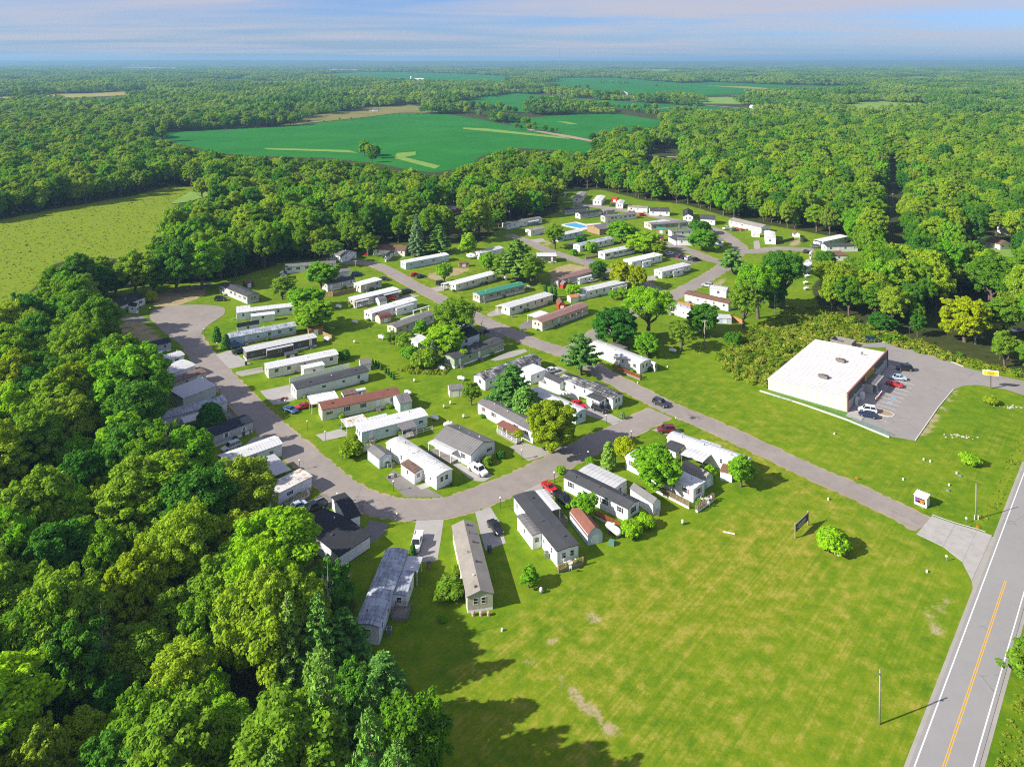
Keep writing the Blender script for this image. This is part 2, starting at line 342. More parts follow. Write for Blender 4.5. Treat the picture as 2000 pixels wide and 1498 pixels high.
def ground_mat():
    m, nt = new_mat('turf'); t = NT(nt); p = t.pos()
    a1 = t.n('ShaderNodeVertexColor', layer_name='cover').outputs['Color']
    sp = t.n('ShaderNodeSeparateColor', {0: a1})
    dry, dirt, tall = sp.outputs[0], sp.outputs[1], sp.outputs[2]
    n1 = t.noise(p, .035, 5, .6); n2 = t.noise(p, .35, 6, .68); n3 = t.noise(p, 2.4, 4, .7); n4 = t.noise(p, .011, 3)
    streak = t.noise(t.mapv(p, (1.9, .025, 1), math.radians(41.5)), 1.0, 5, .62)
    dv = t.n('ShaderNodeVectorMath', {0: p, 1: (62.0, 150.0, 0.0)}, operation='DISTANCE').outputs['Value']
    rings = t.noise(t.n('ShaderNodeCombineXYZ', {0: t.math('MULTIPLY', dv, .55), 1: t.math('MULTIPLY', n1, 3.0)}).outputs[0], 1.0, 4, .6)
    streak = t.math('ADD', t.math('MULTIPLY', streak, .85), t.math('MULTIPLY', rings, .15))
    n5 = t.noise(p, 7.0, 3, .7)
    n3 = t.math('ADD', t.math('MULTIPLY', n3, .6), t.math('MULTIPLY', n5, .4))
    g = t.math('ADD', t.math('ADD', t.math('MULTIPLY', n2, .36), t.math('MULTIPLY', n3, .20)), t.math('ADD', t.math('MULTIPLY', n1, .30), t.math('MULTIPLY', streak, .14)))
    lawn = t.ramp(g, [(.40, (.070, .155, .003)), (.50, (.130, .215, .005)), (.60, (.200, .255, .010))])
    gd = t.math('ADD', t.math('MULTIPLY', streak, .24), t.math('ADD', t.math('MULTIPLY', n2, .46), t.math('MULTIPLY', n3, .30)))
    dryc = t.ramp(gd, [(.41, (.105, .180, .004)), (.50, (.190, .228, .009)), (.59, (.345, .290, .055))])
    wd = t.step(t.math('ADD', dry, t.math('MULTIPLY', t.math('SUBTRACT', t.math('ADD', t.math('MULTIPLY', n2, .65), t.math('MULTIPLY', streak, .35)), .5), 1.7)), .15, .95)
    col = t.mix(wd, lawn, dryc)
    tallc = t.ramp(n3, [(.35, (.110, .180, .006)), (.52, (.190, .250, .010)), (.68, (.265, .285, .030))])
    wt_ = t.step(t.math('ADD', tall, t.math('MULTIPLY', t.math('SUBTRACT', n2, .5), .9)), .35, .65)
    col = t.mix(wt_, col, tallc)
    dirtc = t.ramp(t.math('ADD', t.math('MULTIPLY', n2, .6), t.math('MULTIPLY', n3, .4)), [(.3, (.21, .165, .085)), (.5, (.34, .275, .145)), (.7, (.47, .39, .23))])
    nd = t.math('ADD', t.math('MULTIPLY', n2, .6), t.math('MULTIPLY', n3, .4))
    wk = t.step(t.math('ADD', dirt, t.math('MULTIPLY', t.math('SUBTRACT', nd, .5), 1.8)), .34, .62)
    col = t.mix(wk, col, dirtc)
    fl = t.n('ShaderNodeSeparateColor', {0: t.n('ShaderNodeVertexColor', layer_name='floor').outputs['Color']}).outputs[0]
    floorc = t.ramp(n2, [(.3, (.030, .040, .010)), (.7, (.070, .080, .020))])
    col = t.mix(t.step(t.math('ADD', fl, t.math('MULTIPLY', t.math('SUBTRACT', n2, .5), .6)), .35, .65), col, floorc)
    t.pbr(col, .95, 0, bump=n3, bs=.6, bd=.12, spec=.1); MATS['turf'] = m
ground_mat()
def field(name, c, c2, rows, rz, pitch=.5):
    m, nt = new_mat(name); t = NT(nt); p = t.pos()
    a = t.noise(p, .012, 5, .6); b = t.noise(p, .12, 4, .6); s = t.noise(t.mapv(p, (.22, .006, 1), rz), 1.0, 3, .6)
    f = t.math('ADD', t.math('ADD', t.math('MULTIPLY', a, .5), t.math('MULTIPLY', b, .2)), t.math('MULTIPLY', s, .3))
    t.pbr(t.ramp(f, [(.36, c), (.64, c2)]), .95, 0, bump=b, bs=.5, bd=.4, spec=.1); MATS[name] = m
field('crop_soy', (.010, .130, .012), (.026, .190, .020), 1, math.radians(35)); field('crop_pale', (.24, .23, .05), (.34, .29, .09), 1, math.radians(80))
field('crop_scrub', (.12, .15, .03), (.27, .22, .08), 1, .3); field('grass_strip', (.13, .27, .04), (.23, .32, .06), 1, .3)
field('forest_floor', (.020, .032, .008), (.045, .055, .014), 1, .5); field('far_land', (.030, .075, .020), (.07, .12, .025), 1, .2)
# ------------------------------------------------------------------ open areas (outlines seen from the survey photo) used for cover and for keeping woodland off
PARK = [(195, 585), (215, 566), (290, 556), (330, 556), (470, 540), (560, 512), (690, 500), (720, 482), (800, 476), (930, 478), (975, 448), (985, 432), (1050, 428), (1095, 412),
        (1082, 385), (1100, 368), (1180, 372), (1260, 392), (1330, 398), (1380, 412), (1420, 424), (1500, 440), (1570, 452), (1625, 462), (1660, 470), (1690, 490),
        (1690, 512), (1600, 545), (1585, 565), (1600, 600), (1700, 640), (1760, 655), (1850, 690), (2010, 735), (2100, 3000), (868, 3000), (868, 1510), (835, 1400), (775, 1290), (700, 1265),
        (690, 1150), (640, 1120), (600, 1060), (500, 1010), (490, 950), (412, 905), (400, 850), (305, 850), (310, 700), (250, 672)]
MEADOW = [(-200, 450), (-30, 436), (100, 410), (250, 384), (340, 362), (420, 372), (345, 400), (305, 440), (330, 482), (245, 505), (150, 502), (100, 518), (70, 560), (40, 585), (-30, 600), (-200, 620)]
FIELDS = [
    ('soy_field', 'crop_soy', [(285, 262), (420, 254), (560, 247), (700, 232), (780, 222), (860, 222), (930, 232), (1030, 252), (1130, 272), (1175, 280), (1150, 300), (1060, 292), (1000, 290), (940, 305), (915, 326), (850, 338), (800, 332), (740, 320), (640, 309), (500, 305), (430, 300), (350, 282)]),
    ('soy_field', 'crop_soy', [(985, 232), (1060, 229), (1130, 222), (1200, 222), (1300, 237), (1290, 246), (1230, 258), (1170, 276), (1060, 255), (1000, 246)]),
    ('soy_field', 'crop_soy', [(880, 203), (940, 190), (1000, 183), (1060, 186), (1110, 190), (1060, 200), (1030, 221), (900, 214)]),
    ('soy_field', 'crop_soy', [(1110, 192), (1200, 197), (1330, 206), (1480, 214), (1500, 222), (1330, 214), (1290, 218), (1200, 212), (1120, 206)]),
    ('soy_field', 'crop_soy', [(1080, 153), (1200, 152), (1330, 163), (1400, 161), (1520, 166), (1600, 168), (1560, 178), (1400, 186), (1300, 188), (1150, 180), (1060, 166)]),
    ('soy_field', 'crop_soy', [(600, 147), (720, 141), (860, 143), (1000, 149), (1000, 165), (820, 160), (700, 152)]),
    ('stubble_field', 'crop_pale', [(-30, 190), (150, 183), (300, 177), (300, 184), (150, 191), (-30, 199)]),
    ('hay_field', 'grass_strip', [(1640, 208), (1700, 197), (1800, 203), (1830, 209), (1760, 219), (1650, 217)]),
    ('scrub_field', 'crop_scrub', [(545, 247), (600, 228), (700, 213), (800, 205), (860, 216), (855, 221), (780, 221), (700, 231)]),
    ('stubble_field', 'crop_pale', [(150, 133), (250, 131), (360, 132), (350, 135), (250, 135)]),
    ('hay_field', 'grass_strip', [(1360, 192), (1420, 190), (1470, 196), (1450, 204), (1370, 203)]),
    ('hay_field', 'grass_strip', [(480, 160), (560, 158), (600, 161), (540, 165), (480, 164)]), ('stubble_field', 'crop_pale', [(560, 137), (640, 135), (720, 136), (700, 139), (590, 139)]),
    ('soy_field', 'crop_soy', [(380, 158), (460, 154), (500, 156), (440, 161)]), ('hay_field', 'grass_strip', [(0, 150), (60, 148), (150, 150), (80, 153)]), ('stubble_field', 'crop_pale', [(1380, 168), (1460, 170), (1540, 176), (1470, 174)]),
    ('soy_field', 'crop_soy', [(1540, 170), (1640, 168), (1720, 172), (1640, 176)]), ('hay_field', 'grass_strip', [(1700, 152), (1800, 150), (1880, 153), (1790, 156)]), ('soy_field', 'crop_soy', [(860, 133), (960, 131), (1060, 133), (960, 136)]),
    ('hay_field', 'grass_strip', [(1180, 138), (1300, 136), (1380, 139), (1280, 142)]), ('stubble_field', 'crop_pale', [(420, 128), (520, 127), (560, 129), (480, 130)]), ('hay_field', 'grass_strip', [(1600, 132), (1700, 130), (1760, 132), (1680, 134)]),
    ('hay_field', 'grass_strip', [(330, 400), (370, 376), (410, 372), (420, 380), (370, 395)]), ('clearing', 'grass_strip', [(1845, 452), (1870, 448), (1935, 462), (1990, 490), (2010, 510), (1960, 520), (1940, 495), (1900, 470)]),
]
STRIPS = [('mown_strip', 'grass_strip', [(515, 290), (600, 292), (680, 294), (700, 300), (640, 297), (520, 293)]),
          ('mown_strip', 'grass_strip', [(775, 300), (812, 297), (812, 304), (790, 308), (860, 325), (850, 331), (770, 310)]),
          ('mown_strip', 'grass_strip', [(905, 250), (950, 252), (1100, 268), (1115, 273), (1000, 262), (905, 253)]),
          ('mown_strip', 'grass_strip', [(1085, 238), (1110, 239), (1130, 244), (1110, 243)]),
          ('bare_strip', 'dirt_pad', [(1030, 252), (1120, 267), (1170, 277), (1168, 280), (1110, 270), (1030, 255)])]
CLEAR = [PARK, MEADOW] + [f[2] for f in FIELDS]
BRUSH = [(1395, 705), (1440, 660), (1500, 628), (1560, 600), (1600, 600), (1700, 640), (1760, 655), (1850, 690), (2010, 735), (2010, 742), (1880, 712), (1800, 690), (1721, 668), (1660, 668), (1600, 665), (1500, 735), (1498, 760), (1440, 742)]
DITCH = [(1998, 830), (2010, 830), (2010, 880), (1945, 1000), (1915, 1032), (1890, 1030), (1925, 985)]

def ground():
    gx = np.concatenate([np.arange(-600, -260, 5.0), np.arange(-260, 291, 1.25), np.arange(295, 600, 5.0)]); gy = np.concatenate([np.arange(56, 200, 1.0), np.arange(200, 460, 2.0), np.arange(460, 760, 4.0)])
    nx, ny = len(gx), len(gy); X, Y = np.meshgrid(gx, gy)
    px = CX + F_PX * X / Y; py = CY + F_PX * CAM_H / Y
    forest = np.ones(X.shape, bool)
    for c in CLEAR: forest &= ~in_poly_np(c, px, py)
    def blur(a, n):
        for _ in range(n):
            b = np.pad(a, 1, mode='edge'); a = (b[:-2, 1:-1] + b[2:, 1:-1] + b[1:-1, :-2] + b[1:-1, 2:] + 2 * b[1:-1, 1:-1]) / 6
        return a
    dry = np.full(X.shape, .12)
    for poly, v in [([(1150, 1110), (1400, 1010), (1560, 940), (1800, 1060), (1880, 1160), (1800, 1498), (900, 1510), (870, 1300), (960, 1230)], .55),
                    ([(1240, 1120), (1480, 1000), (1600, 1040), (1560, 1200), (1350, 1280), (1150, 1230)], .80),
                    ([(1230, 755), (1500, 870), (1850, 1020), (1960, 900), (2000, 800), (1800, 880), (1500, 780), (1380, 720)], .34),
                    ([(1340, 830), (1560, 900), (1700, 990), (1600, 1000), (1400, 880)], .60), ([(780, 540), (1180, 500), (1000, 620), (900, 640)], .40),
                    ([(1120, 1330), (1080, 1300), (1140, 1280), (1230, 1420), (1200, 1440)], .85), ([(1680, 1100), (1880, 1130), (1830, 1330), (1700, 1300)], .40)]:
        dry = np.where(in_poly_np(poly, px, py), v, dry)
    dry = np.where(in_poly_np(MEADOW, px, py), .45, dry)
    dirt = np.zeros(X.shape)
    for poly, v in [([(292, 585), (322, 566), (385, 556), (405, 560), (398, 578), (345, 598), (300, 598)], .95), ([(215, 640), (270, 620), (300, 640), (330, 668), (270, 680), (235, 678)], .6),
                    ([(835, 535), (870, 525), (920, 522), (915, 530), (860, 548), (830, 545)], .75), ([(1075, 528), (1110, 515), (1150, 522), (1165, 530), (1110, 540), (1080, 545)], .85),
                    ([(1795, 862), (1812, 850), (1868, 772), (1872, 757), (1862, 757), (1790, 856)], .78), ([(1072, 1312), (1104, 1322), (1216, 1425), (1204, 1446), (1145, 1402)], .70),
                    ([(1055, 1250), (1095, 1240), (1090, 1262), (1060, 1266)], .5), ([(1140, 1195), (1180, 1190), (1175, 1225), (1145, 1225)], .5), ([(1000, 1290), (1040, 1275), (1060, 1300), (1010, 1315)], .48),
                    ([(1800, 1180), (1870, 1140), (1860, 1200), (1830, 1265), (1805, 1240)], .42), ([(1380, 556), (1420, 540), (1420, 552), (1385, 575)], .6), ([(1060, 470), (1090, 466), (1075, 482), (1050, 486)], .5),
                    ([(1700, 985), (1760, 1005), (1750, 1015), (1690, 995)], .45), ([(1640, 668), (1680, 664), (1720, 672), (1660, 682)], .6), ([(880, 712), (970, 700), (1010, 690), (960, 712)], .35),
                    ([(1795, 975), (1830, 1005), (1815, 1003), (1785, 985)], .4), ([(1545, 470), (1570, 465), (1560, 480), (1540, 482)], .7)]:
        dirt = np.where(in_poly_np(poly, px, py), v, dirt)
    tall = np.zeros(X.shape)
    for poly, v in [(BRUSH, 1.0), (MEADOW, .55), (DITCH, .7)]: tall = np.where(in_poly_np(poly, px, py), v, tall)
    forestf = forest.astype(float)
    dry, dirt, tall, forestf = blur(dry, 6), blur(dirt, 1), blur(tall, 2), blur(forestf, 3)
    V = np.stack([X.ravel(), Y.ravel(), np.zeros(X.size)], 1)
    i = np.arange(nx * (ny - 1)).reshape(ny - 1, nx)[:, :-1].ravel()
    Fc = np.stack([i, i + 1, i + nx + 1, i + nx], 1)
    x0, x1, y0, y1 = gx[0], gx[-1], gy[0], gy[-1]; B = 60000.0
    ov = np.array([(-B, -B), (B, -B), (B, y0), (-B, y0), (-B, y1), (x0, y1), (x0, y0), (x1, y0), (x1, y1), (B, y1), (B, B), (-B, B)])
    o0 = len(V); V = np.concatenate([V, np.concatenate([ov, np.zeros((12, 1))], 1)])
    of = np.array([[0, 1, 2, 3], [3, 6, 5, 4], [7, 2, 9, 8], [4, 9, 10, 11]]) + o0
    Fc = np.concatenate([Fc, of])
    me = np_mesh('ground', V, Fc, [MATS['turf']])
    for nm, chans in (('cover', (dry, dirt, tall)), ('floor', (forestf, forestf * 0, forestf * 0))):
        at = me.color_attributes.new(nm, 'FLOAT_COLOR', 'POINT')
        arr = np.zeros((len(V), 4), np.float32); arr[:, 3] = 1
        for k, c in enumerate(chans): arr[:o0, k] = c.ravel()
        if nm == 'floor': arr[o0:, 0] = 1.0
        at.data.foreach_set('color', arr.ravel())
    tag(link('ground', me), 'mown lawns, meadow and woodland floor around the park', 'ground', kind='structure')
ground()

def flat(name, pts, mat, z, label=None, cat=None, kind='structure', parent=None, thick=None):
    """level sheet (or slab) from ground points"""
    m = MB(); n = len(pts)
    if thick is None: m.add([(p[0], p[1], z) for p in pts], [list(range(n))])
    else:
        m.add([(p[0], p[1], z) for p in pts] + [(p[0], p[1], z - thick) for p in pts], [list(range(n))] + [[(i + 1) % n, i, n + i, n + (i + 1) % n] for i in range(n)])
    me = m.mesh(name, MATS[mat])
    if me.polygons[0].normal.z < 0: me.flip_normals()
    o = link(name, me, parent)
    if kind and parent is None: tag(o, label, cat, kind=kind)
    return o
def pxpoly(c, pts, z=0.0): return [GQ(c, x, y, z) for x, y in pts]

for k, (nm, mt, pts) in enumerate(FIELDS):
    flat(nm, [G(*p) for p in pts], mt, .10 + .01 * k, 'open field seen between the woods', 'field')
for k, (nm, mt, pts) in enumerate(STRIPS):
    flat(nm, [G(*p) for p in pts], mt, .30 + .01 * k, 'grass waterway strip running through the soy field', 'grass strip')

def catmull(pts, n=8):
    P = [pts[0] * 2 - pts[1]] + pts + [pts[-1] * 2 - pts[-2]]; out = []
    for i in range(1, len(P) - 2):
        for k in range(n):
            t = k / n; a, b, c, d = P[i - 1], P[i], P[i + 1], P[i + 2]
            out.append(.5 * ((2 * b) + (c - a) * t + (2 * a - 5 * b + 4 * c - d) * t * t + (3 * b - a - 3 * c + d) * t ** 3))
    out.append(pts[-1]); return out
def strip(name, pts, w, mat, z, label, parent=None, off=0.0, jit=.12, n=8, kind='structure', cat='road'):
    pts = [Vector((p[0], p[1], 0)) for p in pts]; c = catmull(pts, n) if len(pts) > 2 else pts
    vs = []; r = random.Random(len(c) + int(w * 10))
    for i, p in enumerate(c):
        d = (c[min(i + 1, len(c) - 1)] - c[max(i - 1, 0)]).normalized(); nrm = Vector((-d.y, d.x, 0))
        for s in (-1, 1): vs.append(tuple(p + nrm * (off + s * w / 2 + r.uniform(-jit, jit))))
    m = MB(); m.add([(x, y, z) for x, y, _ in vs], [[2 * i, 2 * i + 2, 2 * i + 3, 2 * i + 1] for i in range(len(c) - 1)])
    me = m.mesh(name, MATS[mat])
    if me.polygons[0].normal.z < 0: me.flip_normals()
    o = link(name, me, parent)
    if parent is None: tag(o, label, cat, kind=kind)
    return o
def pxs(*pts): return [G(*p) for p in pts]
# park lanes
_strip = strip
def strip(name, pts, w, mat, z, label, *a, **k):
    if name == 'road': _strip('verge', pts, w + 1.1, 'dirt_pad', z - .026, 'worn dirt edge of a park lane', jit=.42, n=14, cat='verge')
    return _strip(name, pts, w, mat, z, label, *a, **k)
strip('road', pxs((1806, 1026), (1695, 970), (1570, 915), (1470, 868), (1380, 827), (1310, 797), (1245, 765), (1190, 736), (1150, 712), (1108, 692), (1040, 668), (995, 649), (950, 630), (905, 606), (870, 589), (833, 570), (795, 550), (765, 532), (735, 519), (700, 512), (672, 514)),
      6.0, 'asphalt_park', .030, 'grey asphalt park lane from the entrance past the dark car')
strip('road', pxs((362, 640), (385, 680), (418, 720), (455, 762), (500, 808), (545, 850), (600, 897), (655, 945), (705, 975), (760, 991), (830, 996), (900, 984), (980, 954), (1060, 918), (1140, 876), (1215, 842), (1290, 806)),
      7.0, 'asphalt_park', .036, 'asphalt lane curving from the turning circle between the homes')
strip('road', pxs((1106, 693), (1150, 664), (1200, 628), (1250, 606), (1295, 588), (1340, 565), (1385, 540), (1415, 521), (1428, 506), (1440, 494), (1445, 482), (1430, 470), (1408, 454), (1385, 446), (1330, 434), (1270, 421), (1210, 410), (1165, 404), (1120, 398)),
      6.4, 'asphalt_park', .042, 'asphalt lane passing the yellow trees to the back rows')
strip('road', pxs((1300, 574), (1240, 548), (1188, 530), (1150, 516), (1105, 501), (1068, 489), (1030, 472), (992, 459)), 5.6, 'asphalt_park', .048, 'asphalt lane beside the pines and the brown-roofed home')
strip('road', pxs((1420, 515), (1385, 506), (1340, 488), (1300, 477), (1280, 472)), 6.5, 'asphalt_park', .054, 'asphalt lane with cars parked in a row')
strip('road', pxs((1438, 492), (1480, 491), (1520, 486), (1555, 487), (1590, 489)), 7.0, 'asphalt_park', .060, 'asphalt lane end below the white homes')
bulb = [(292, 622), (296, 608), (318, 600), (360, 596), (405, 596), (432, 600), (440, 606), (436, 616), (418, 628), (402, 640), (392, 655), (396, 672), (400, 690), (372, 690), (345, 668), (315, 645)]
flat('turning_circle', [p for p in catmull([G(*q) for q in bulb + bulb[:1]], 5)][:-1], 'asphalt_park', .066, 'asphalt turning circle at the end of the lane', 'road')
# highway
HW0, HW1 = G(1844, 1497), G(1964, 1135); hd = (HW1 - HW0).normalized(); hn = Vector((-hd.y, hd.x, 0))
hw = [HW0 - hd * 120, HW1 + hd * 600]
hwo = strip('highway', hw, 7.0, 'asphalt_highway', .072, 'grey two-lane highway with white edge lines', jit=0)
strip('edge_line', hw, .17, 'paint_white', .078, None, hwo, off=2.95, jit=0); strip('edge_line', hw, .17, 'paint_white', .078, None, hwo, off=-2.95, jit=0)
for a, b in ((-120, (HW1 - HW0).length), ((G(1993, 1020) - HW0).length, 600)):
    for s in (-.13, .13): strip('centre_line', [HW0 + hd * a, HW0 + hd * b], .12, 'paint_yellow', .078, None, hwo, off=s, jit=0)
strip('shoulder', hw, .8, 'gravel_drive', .020, 'narrow gravel shoulder on the lawn side of the highway', off=3.7, jit=.25, n=1)
strip('shoulder', hw, .8, 'gravel_drive', .020, 'narrow gravel shoulder on the far side of the highway', off=-3.7, jit=.25)
# concrete apron at the entrance, slab by slab
ap = link('apron', None); tag(ap, 'concrete slabs where the park lane meets the highway', 'driveway', kind='structure')
def lerp(a, b, t): return a + (b - a) * t
lo = [G(1790, 1043), G(1842, 1068), G(1880, 1098), G(1898, 1135)]; hi = [G(1820, 1008), G(1866, 1024), G(1908, 1036), G(1938, 1046)]
for i in range(3):
    for j in range(2):
        q = []
        for (ii, jj) in ((i, j), (i + 1, j), (i + 1, j + 1), (i, j + 1)): q.append(lerp(lo[ii], hi[ii], jj / 2))
        c = sum(q, Vector()) / 4; q = [c + (p - c) * .992 for p in q]
        flat('slab', q, 'concrete', .098, parent=ap, thick=.1)
strip('kerb', [G(1820, 1006), G(1866, 1022), G(1908, 1034), G(1925, 1040)], .3, 'concrete_pale', .14, None, ap, jit=0)
flat('gravel_corner', [G(1880, 1100), G(1898, 1135), G(1905, 1190), G(1935, 1130), G(1950, 1075), G(1945, 1050), G(1932, 1047)], 'gravel_drive', .064, 'gravel corner where the apron meets the highway', 'driveway')

# driveways and parking pads
DRIVES = [
    ('concrete_drive', 'c1', [(960, 850), (1080, 815), (1180, 885), (1240, 925), (1080, 960), (1060, 950)], 'pale concrete pad by the dark brown home'),
    ('gravel_drive', 'c1', [(1120, 985), (1330, 945), (1330, 955), (1120, 1000)], 'narrow pale drive beside the cream home'),
    ('gravel_drive', 'c1', [(1120, 1000), (1330, 960), (1340, 985), (1165, 1020)], 'brown gravel drive beside the cream home'),
    ('concrete_drive', 'c2', [(110, 495), (340, 445), (385, 560), (300, 590), (215, 600), (150, 540)], 'pale pad before the white home with black roof'),
    ('concrete_drive', 'c2', [(545, 835), (735, 790), (790, 815), (780, 845), (605, 885)], 'concrete drive under the rusty carport'),
    ('asphalt_drive', 'c2', [(1090, 1170), (1150, 1110), (1310, 1215), (1420, 1255), (1550, 1320), (1240, 1320), (1150, 1230)], 'grey parking pad beside the worn white home'),
    ('concrete', 'c2', [(1330, 1235), (1420, 1205), (1450, 1235), (1370, 1262)], 'small concrete step pad'),
    ('concrete_drive', 'c2', [(1610, 1065), (1660, 1050), (1800, 1130), (1940, 1150), (1860, 1200), (1790, 1195), (1740, 1170)], 'concrete drive under the white pickup'),
    ('concrete_drive', 'c4', [(1150, 480), (1270, 440), (1340, 555), (1390, 720), (1230, 780), (1190, 640)], 'pale gravel drive under the black car'),
    ('concrete_drive', 'c4', [(692, 545), (905, 538), (885, 680), (855, 860), (740, 870), (650, 760), (668, 660)], 'wide concrete drive beside the shingled home'),
    ('asphalt_drive', 'c4', [(330, 540), (470, 570), (450, 640), (330, 730), (250, 660), (300, 590)], 'asphalt drive of the dark-roofed house'),
    ('concrete_drive', 'c5', [(1045, 430), (1110, 455), (1220, 500), (1355, 570), (1290, 610), (1200, 565), (1060, 520)], 'concrete drive under the black estate car'),
    ('gravel_drive', 'c5', [(460, 770), (560, 730), (680, 770), (800, 800), (740, 840), (610, 880), (590, 870)], 'brown gravel pad before the porch home'),
    ('gravel_drive', 'c5', [(560, 1110), (700, 1040), (740, 1050), (830, 1160), (700, 1160)], 'gravel strip under the red coupe'),
    ('gravel_drive', 'c6', [(850, 240), (970, 200), (1060, 235), (1110, 270), (960, 275)], 'brown gravel patch under the red hatchback'),
    ('concrete_drive', 'c3', [(800, 350), (850, 300), (990, 260), (1030, 300), (980, 330), (760, 400), (720, 400)], 'concrete drive beside the silver car'),
    ('asphalt_drive', 'c3', [(1290, 800), (1400, 730), (1530, 770), (1480, 800), (1420, 880), (1250, 950), (1180, 920)], 'shaded drive below the rusty-roofed home'),
    ('asphalt_drive', 'c3', [(1155, 480), (1200, 470), (1290, 540), (1230, 560)], 'short drive into the double carport'),
    ('gravel_drive', 'c1', [(700, 905), (780, 900), (830, 930), (760, 945)], 'short gravel drive in tree shade'),
    ('concrete_drive', 'd1', [(1000, 540), (1120, 500), (1200, 510), (1080, 545), (1010, 560)], 'pale pad before the twin carports'),
    ('gravel_drive', 'd1', [(1280, 450), (1400, 425), (1440, 460), (1330, 480)], 'gravel pad by the cream long home'),
    ('gravel_drive', 'd2', [(450, 690), (520, 650), (580, 665), (590, 690), (470, 715), (440, 705)], 'brown drive under the white carport'),
    ('asphalt_drive', 'd2', [(690, 790), (770, 730), (800, 750), (810, 785), (730, 830)], 'grey drive of the red-roofed home'),
    ('asphalt_drive', 'd2', [(420, 790), (500, 740), (640, 830), (560, 880), (430, 870)], 'shaded asphalt pad by the dead tree'),
    ('gravel_drive', 'd2', [(470, 1050), (600, 990), (740, 965), (760, 985), (640, 1030), (510, 1060)], 'gravel path beside the green home'),
    ('gravel_drive', 'd2', [(870, 1130), (1000, 1100), (1070, 1130), (1000, 1165), (900, 1180)], 'gravel spot under the white sedan'),
    ('asphalt_drive', 'd5', [(900, 1040), (1020, 1030), (1100, 1080), (1010, 1110)], 'short drive of the red-striped home'),
    ('asphalt_drive', 'd4', [(640, 710), (740, 690), (1000, 770), (1050, 810), (960, 830), (700, 750)], 'parking bay with a row of cars'),
    ('gravel_drive', 'd4', [(1555, 605), (1610, 600), (1625, 680), (1560, 680)], 'small concrete pad before the end-on white home'),
    ('gravel_drive', 'd4', [(520, 950), (590, 940), (620, 985), (520, 1000)], 'gravel pad at the corner home'),
    ('gravel_drive', 'd5', [(220, 790), (400, 770), (440, 810), (300, 840)], 'pale gravel pad by the olive tree'),
    ('asphalt_drive', 'c1', [(190, 560), (380, 545), (440, 575), (450, 600), (240, 590)], 'pale drive of the house by the turning circle'),
]
for k, (mt, c, pts, lab) in enumerate(DRIVES):
    flat('driveway', pxpoly(c, pts), mt, .012 + .0005 * k, lab, 'driveway')
dr = MB().box(-.7, .7, -.5, .5, 0, .02)
for c, x, y in (('c4', 332, 400), ('c5', 1888, 545), ('d4', 748, 1127)):
    p = GQ(c, x, y); o = dr.obj('drain_grate', MATS['metal_dark'], loc=(p.x, p.y, .07), rot=(0, 0, .5)); tag(o, 'iron drain grate ' + {'c4': 'in the outer bend of the curving lane', 'c5': 'in the entrance lane below the dark car', 'd2': 'in the lane beside the yellow trees', 'd4': 'in the lane before the brick-roofed home'}[c], 'drain', 'drain grates in the lanes')
# ------------------------------------------------------------------ trees: unit prototypes about 1 m per metre, origin at the trunk base
def unit(v): return v / (np.linalg.norm(v, axis=1, keepdims=True) + 1e-9)
def leaves(rg, C, R, n, size, up=.6, squash=.8, spread=(.6, 1.05), aspect=1.5, droop=0.0):
    """n leaf cards on each clump (centres C, radii R) -> verts, quads"""
    k = len(C); n = np.maximum(4, (n * (R / R.mean()) ** 2).astype(int)); idx = np.repeat(np.arange(k), n); N = len(idx)
    d = unit(rg.normal(size=(N, 3))); d[:, 2] = d[:, 2] * .9 + .12; d = unit(d)
    u = rg.uniform(spread[0], spread[1], (N, 1))
    P = C[idx] + d * u * R[idx][:, None] * np.array([1, 1, squash])
    nr = unit(d + rg.normal(size=(N, 3)) * .50 + np.array([0, 0, up]))
    t = unit(np.cross(nr, rg.normal(size=(N, 3)))); b = np.cross(nr, t)
    t[:, 2] -= droop; L = size * rg.uniform(.65, 1.35, (N, 1)) * .5
    V = np.stack([P - t * L * aspect, P + b * L, P + t * L * aspect, P - b * L], 1).reshape(-1, 3)
    return V, np.arange(4 * N).reshape(N, 4)
def tube(path, r0, r1, n=6):
    vs, fs = [], []; path = [Vector(p) for p in path]; k = len(path)
    for i, p in enumerate(path):
        d = (path[min(i + 1, k - 1)] - path[max(i - 1, 0)]).normalized(); a = d.orthogonal().normalized(); b = d.cross(a)
        r = r0 + (r1 - r0) * i / (k - 1)
        for j in range(n):
            t = 2 * math.pi * j / n; vs.append(p + a * math.cos(t) * r + b * math.sin(t) * r)
    for i in range(k - 1):
        for j in range(n): fs.append([i * n + j, i * n + (j + 1) % n, (i + 1) * n + (j + 1) % n, (i + 1) * n + j])
    return np.array([tuple(v) for v in vs]), np.array(fs)
def merge(parts):
    V, Fc, o = [], [], 0
    for v, f in parts: V.append(v); Fc.append(f + o); o += len(v)
    return np.concatenate(V), np.concatenate(Fc)
def limb(rg, a, b, bow=.12):
    a, b = np.array(a), np.array(b); L = np.linalg.norm(b - a); m = (a + b) / 2 + rg.normal(size=3) * L * bow + np.array([0, 0, -L * .06])
    return [a, a * .5 + m * .5 + [0, 0, 0], m, m * .5 + b * .5, b]

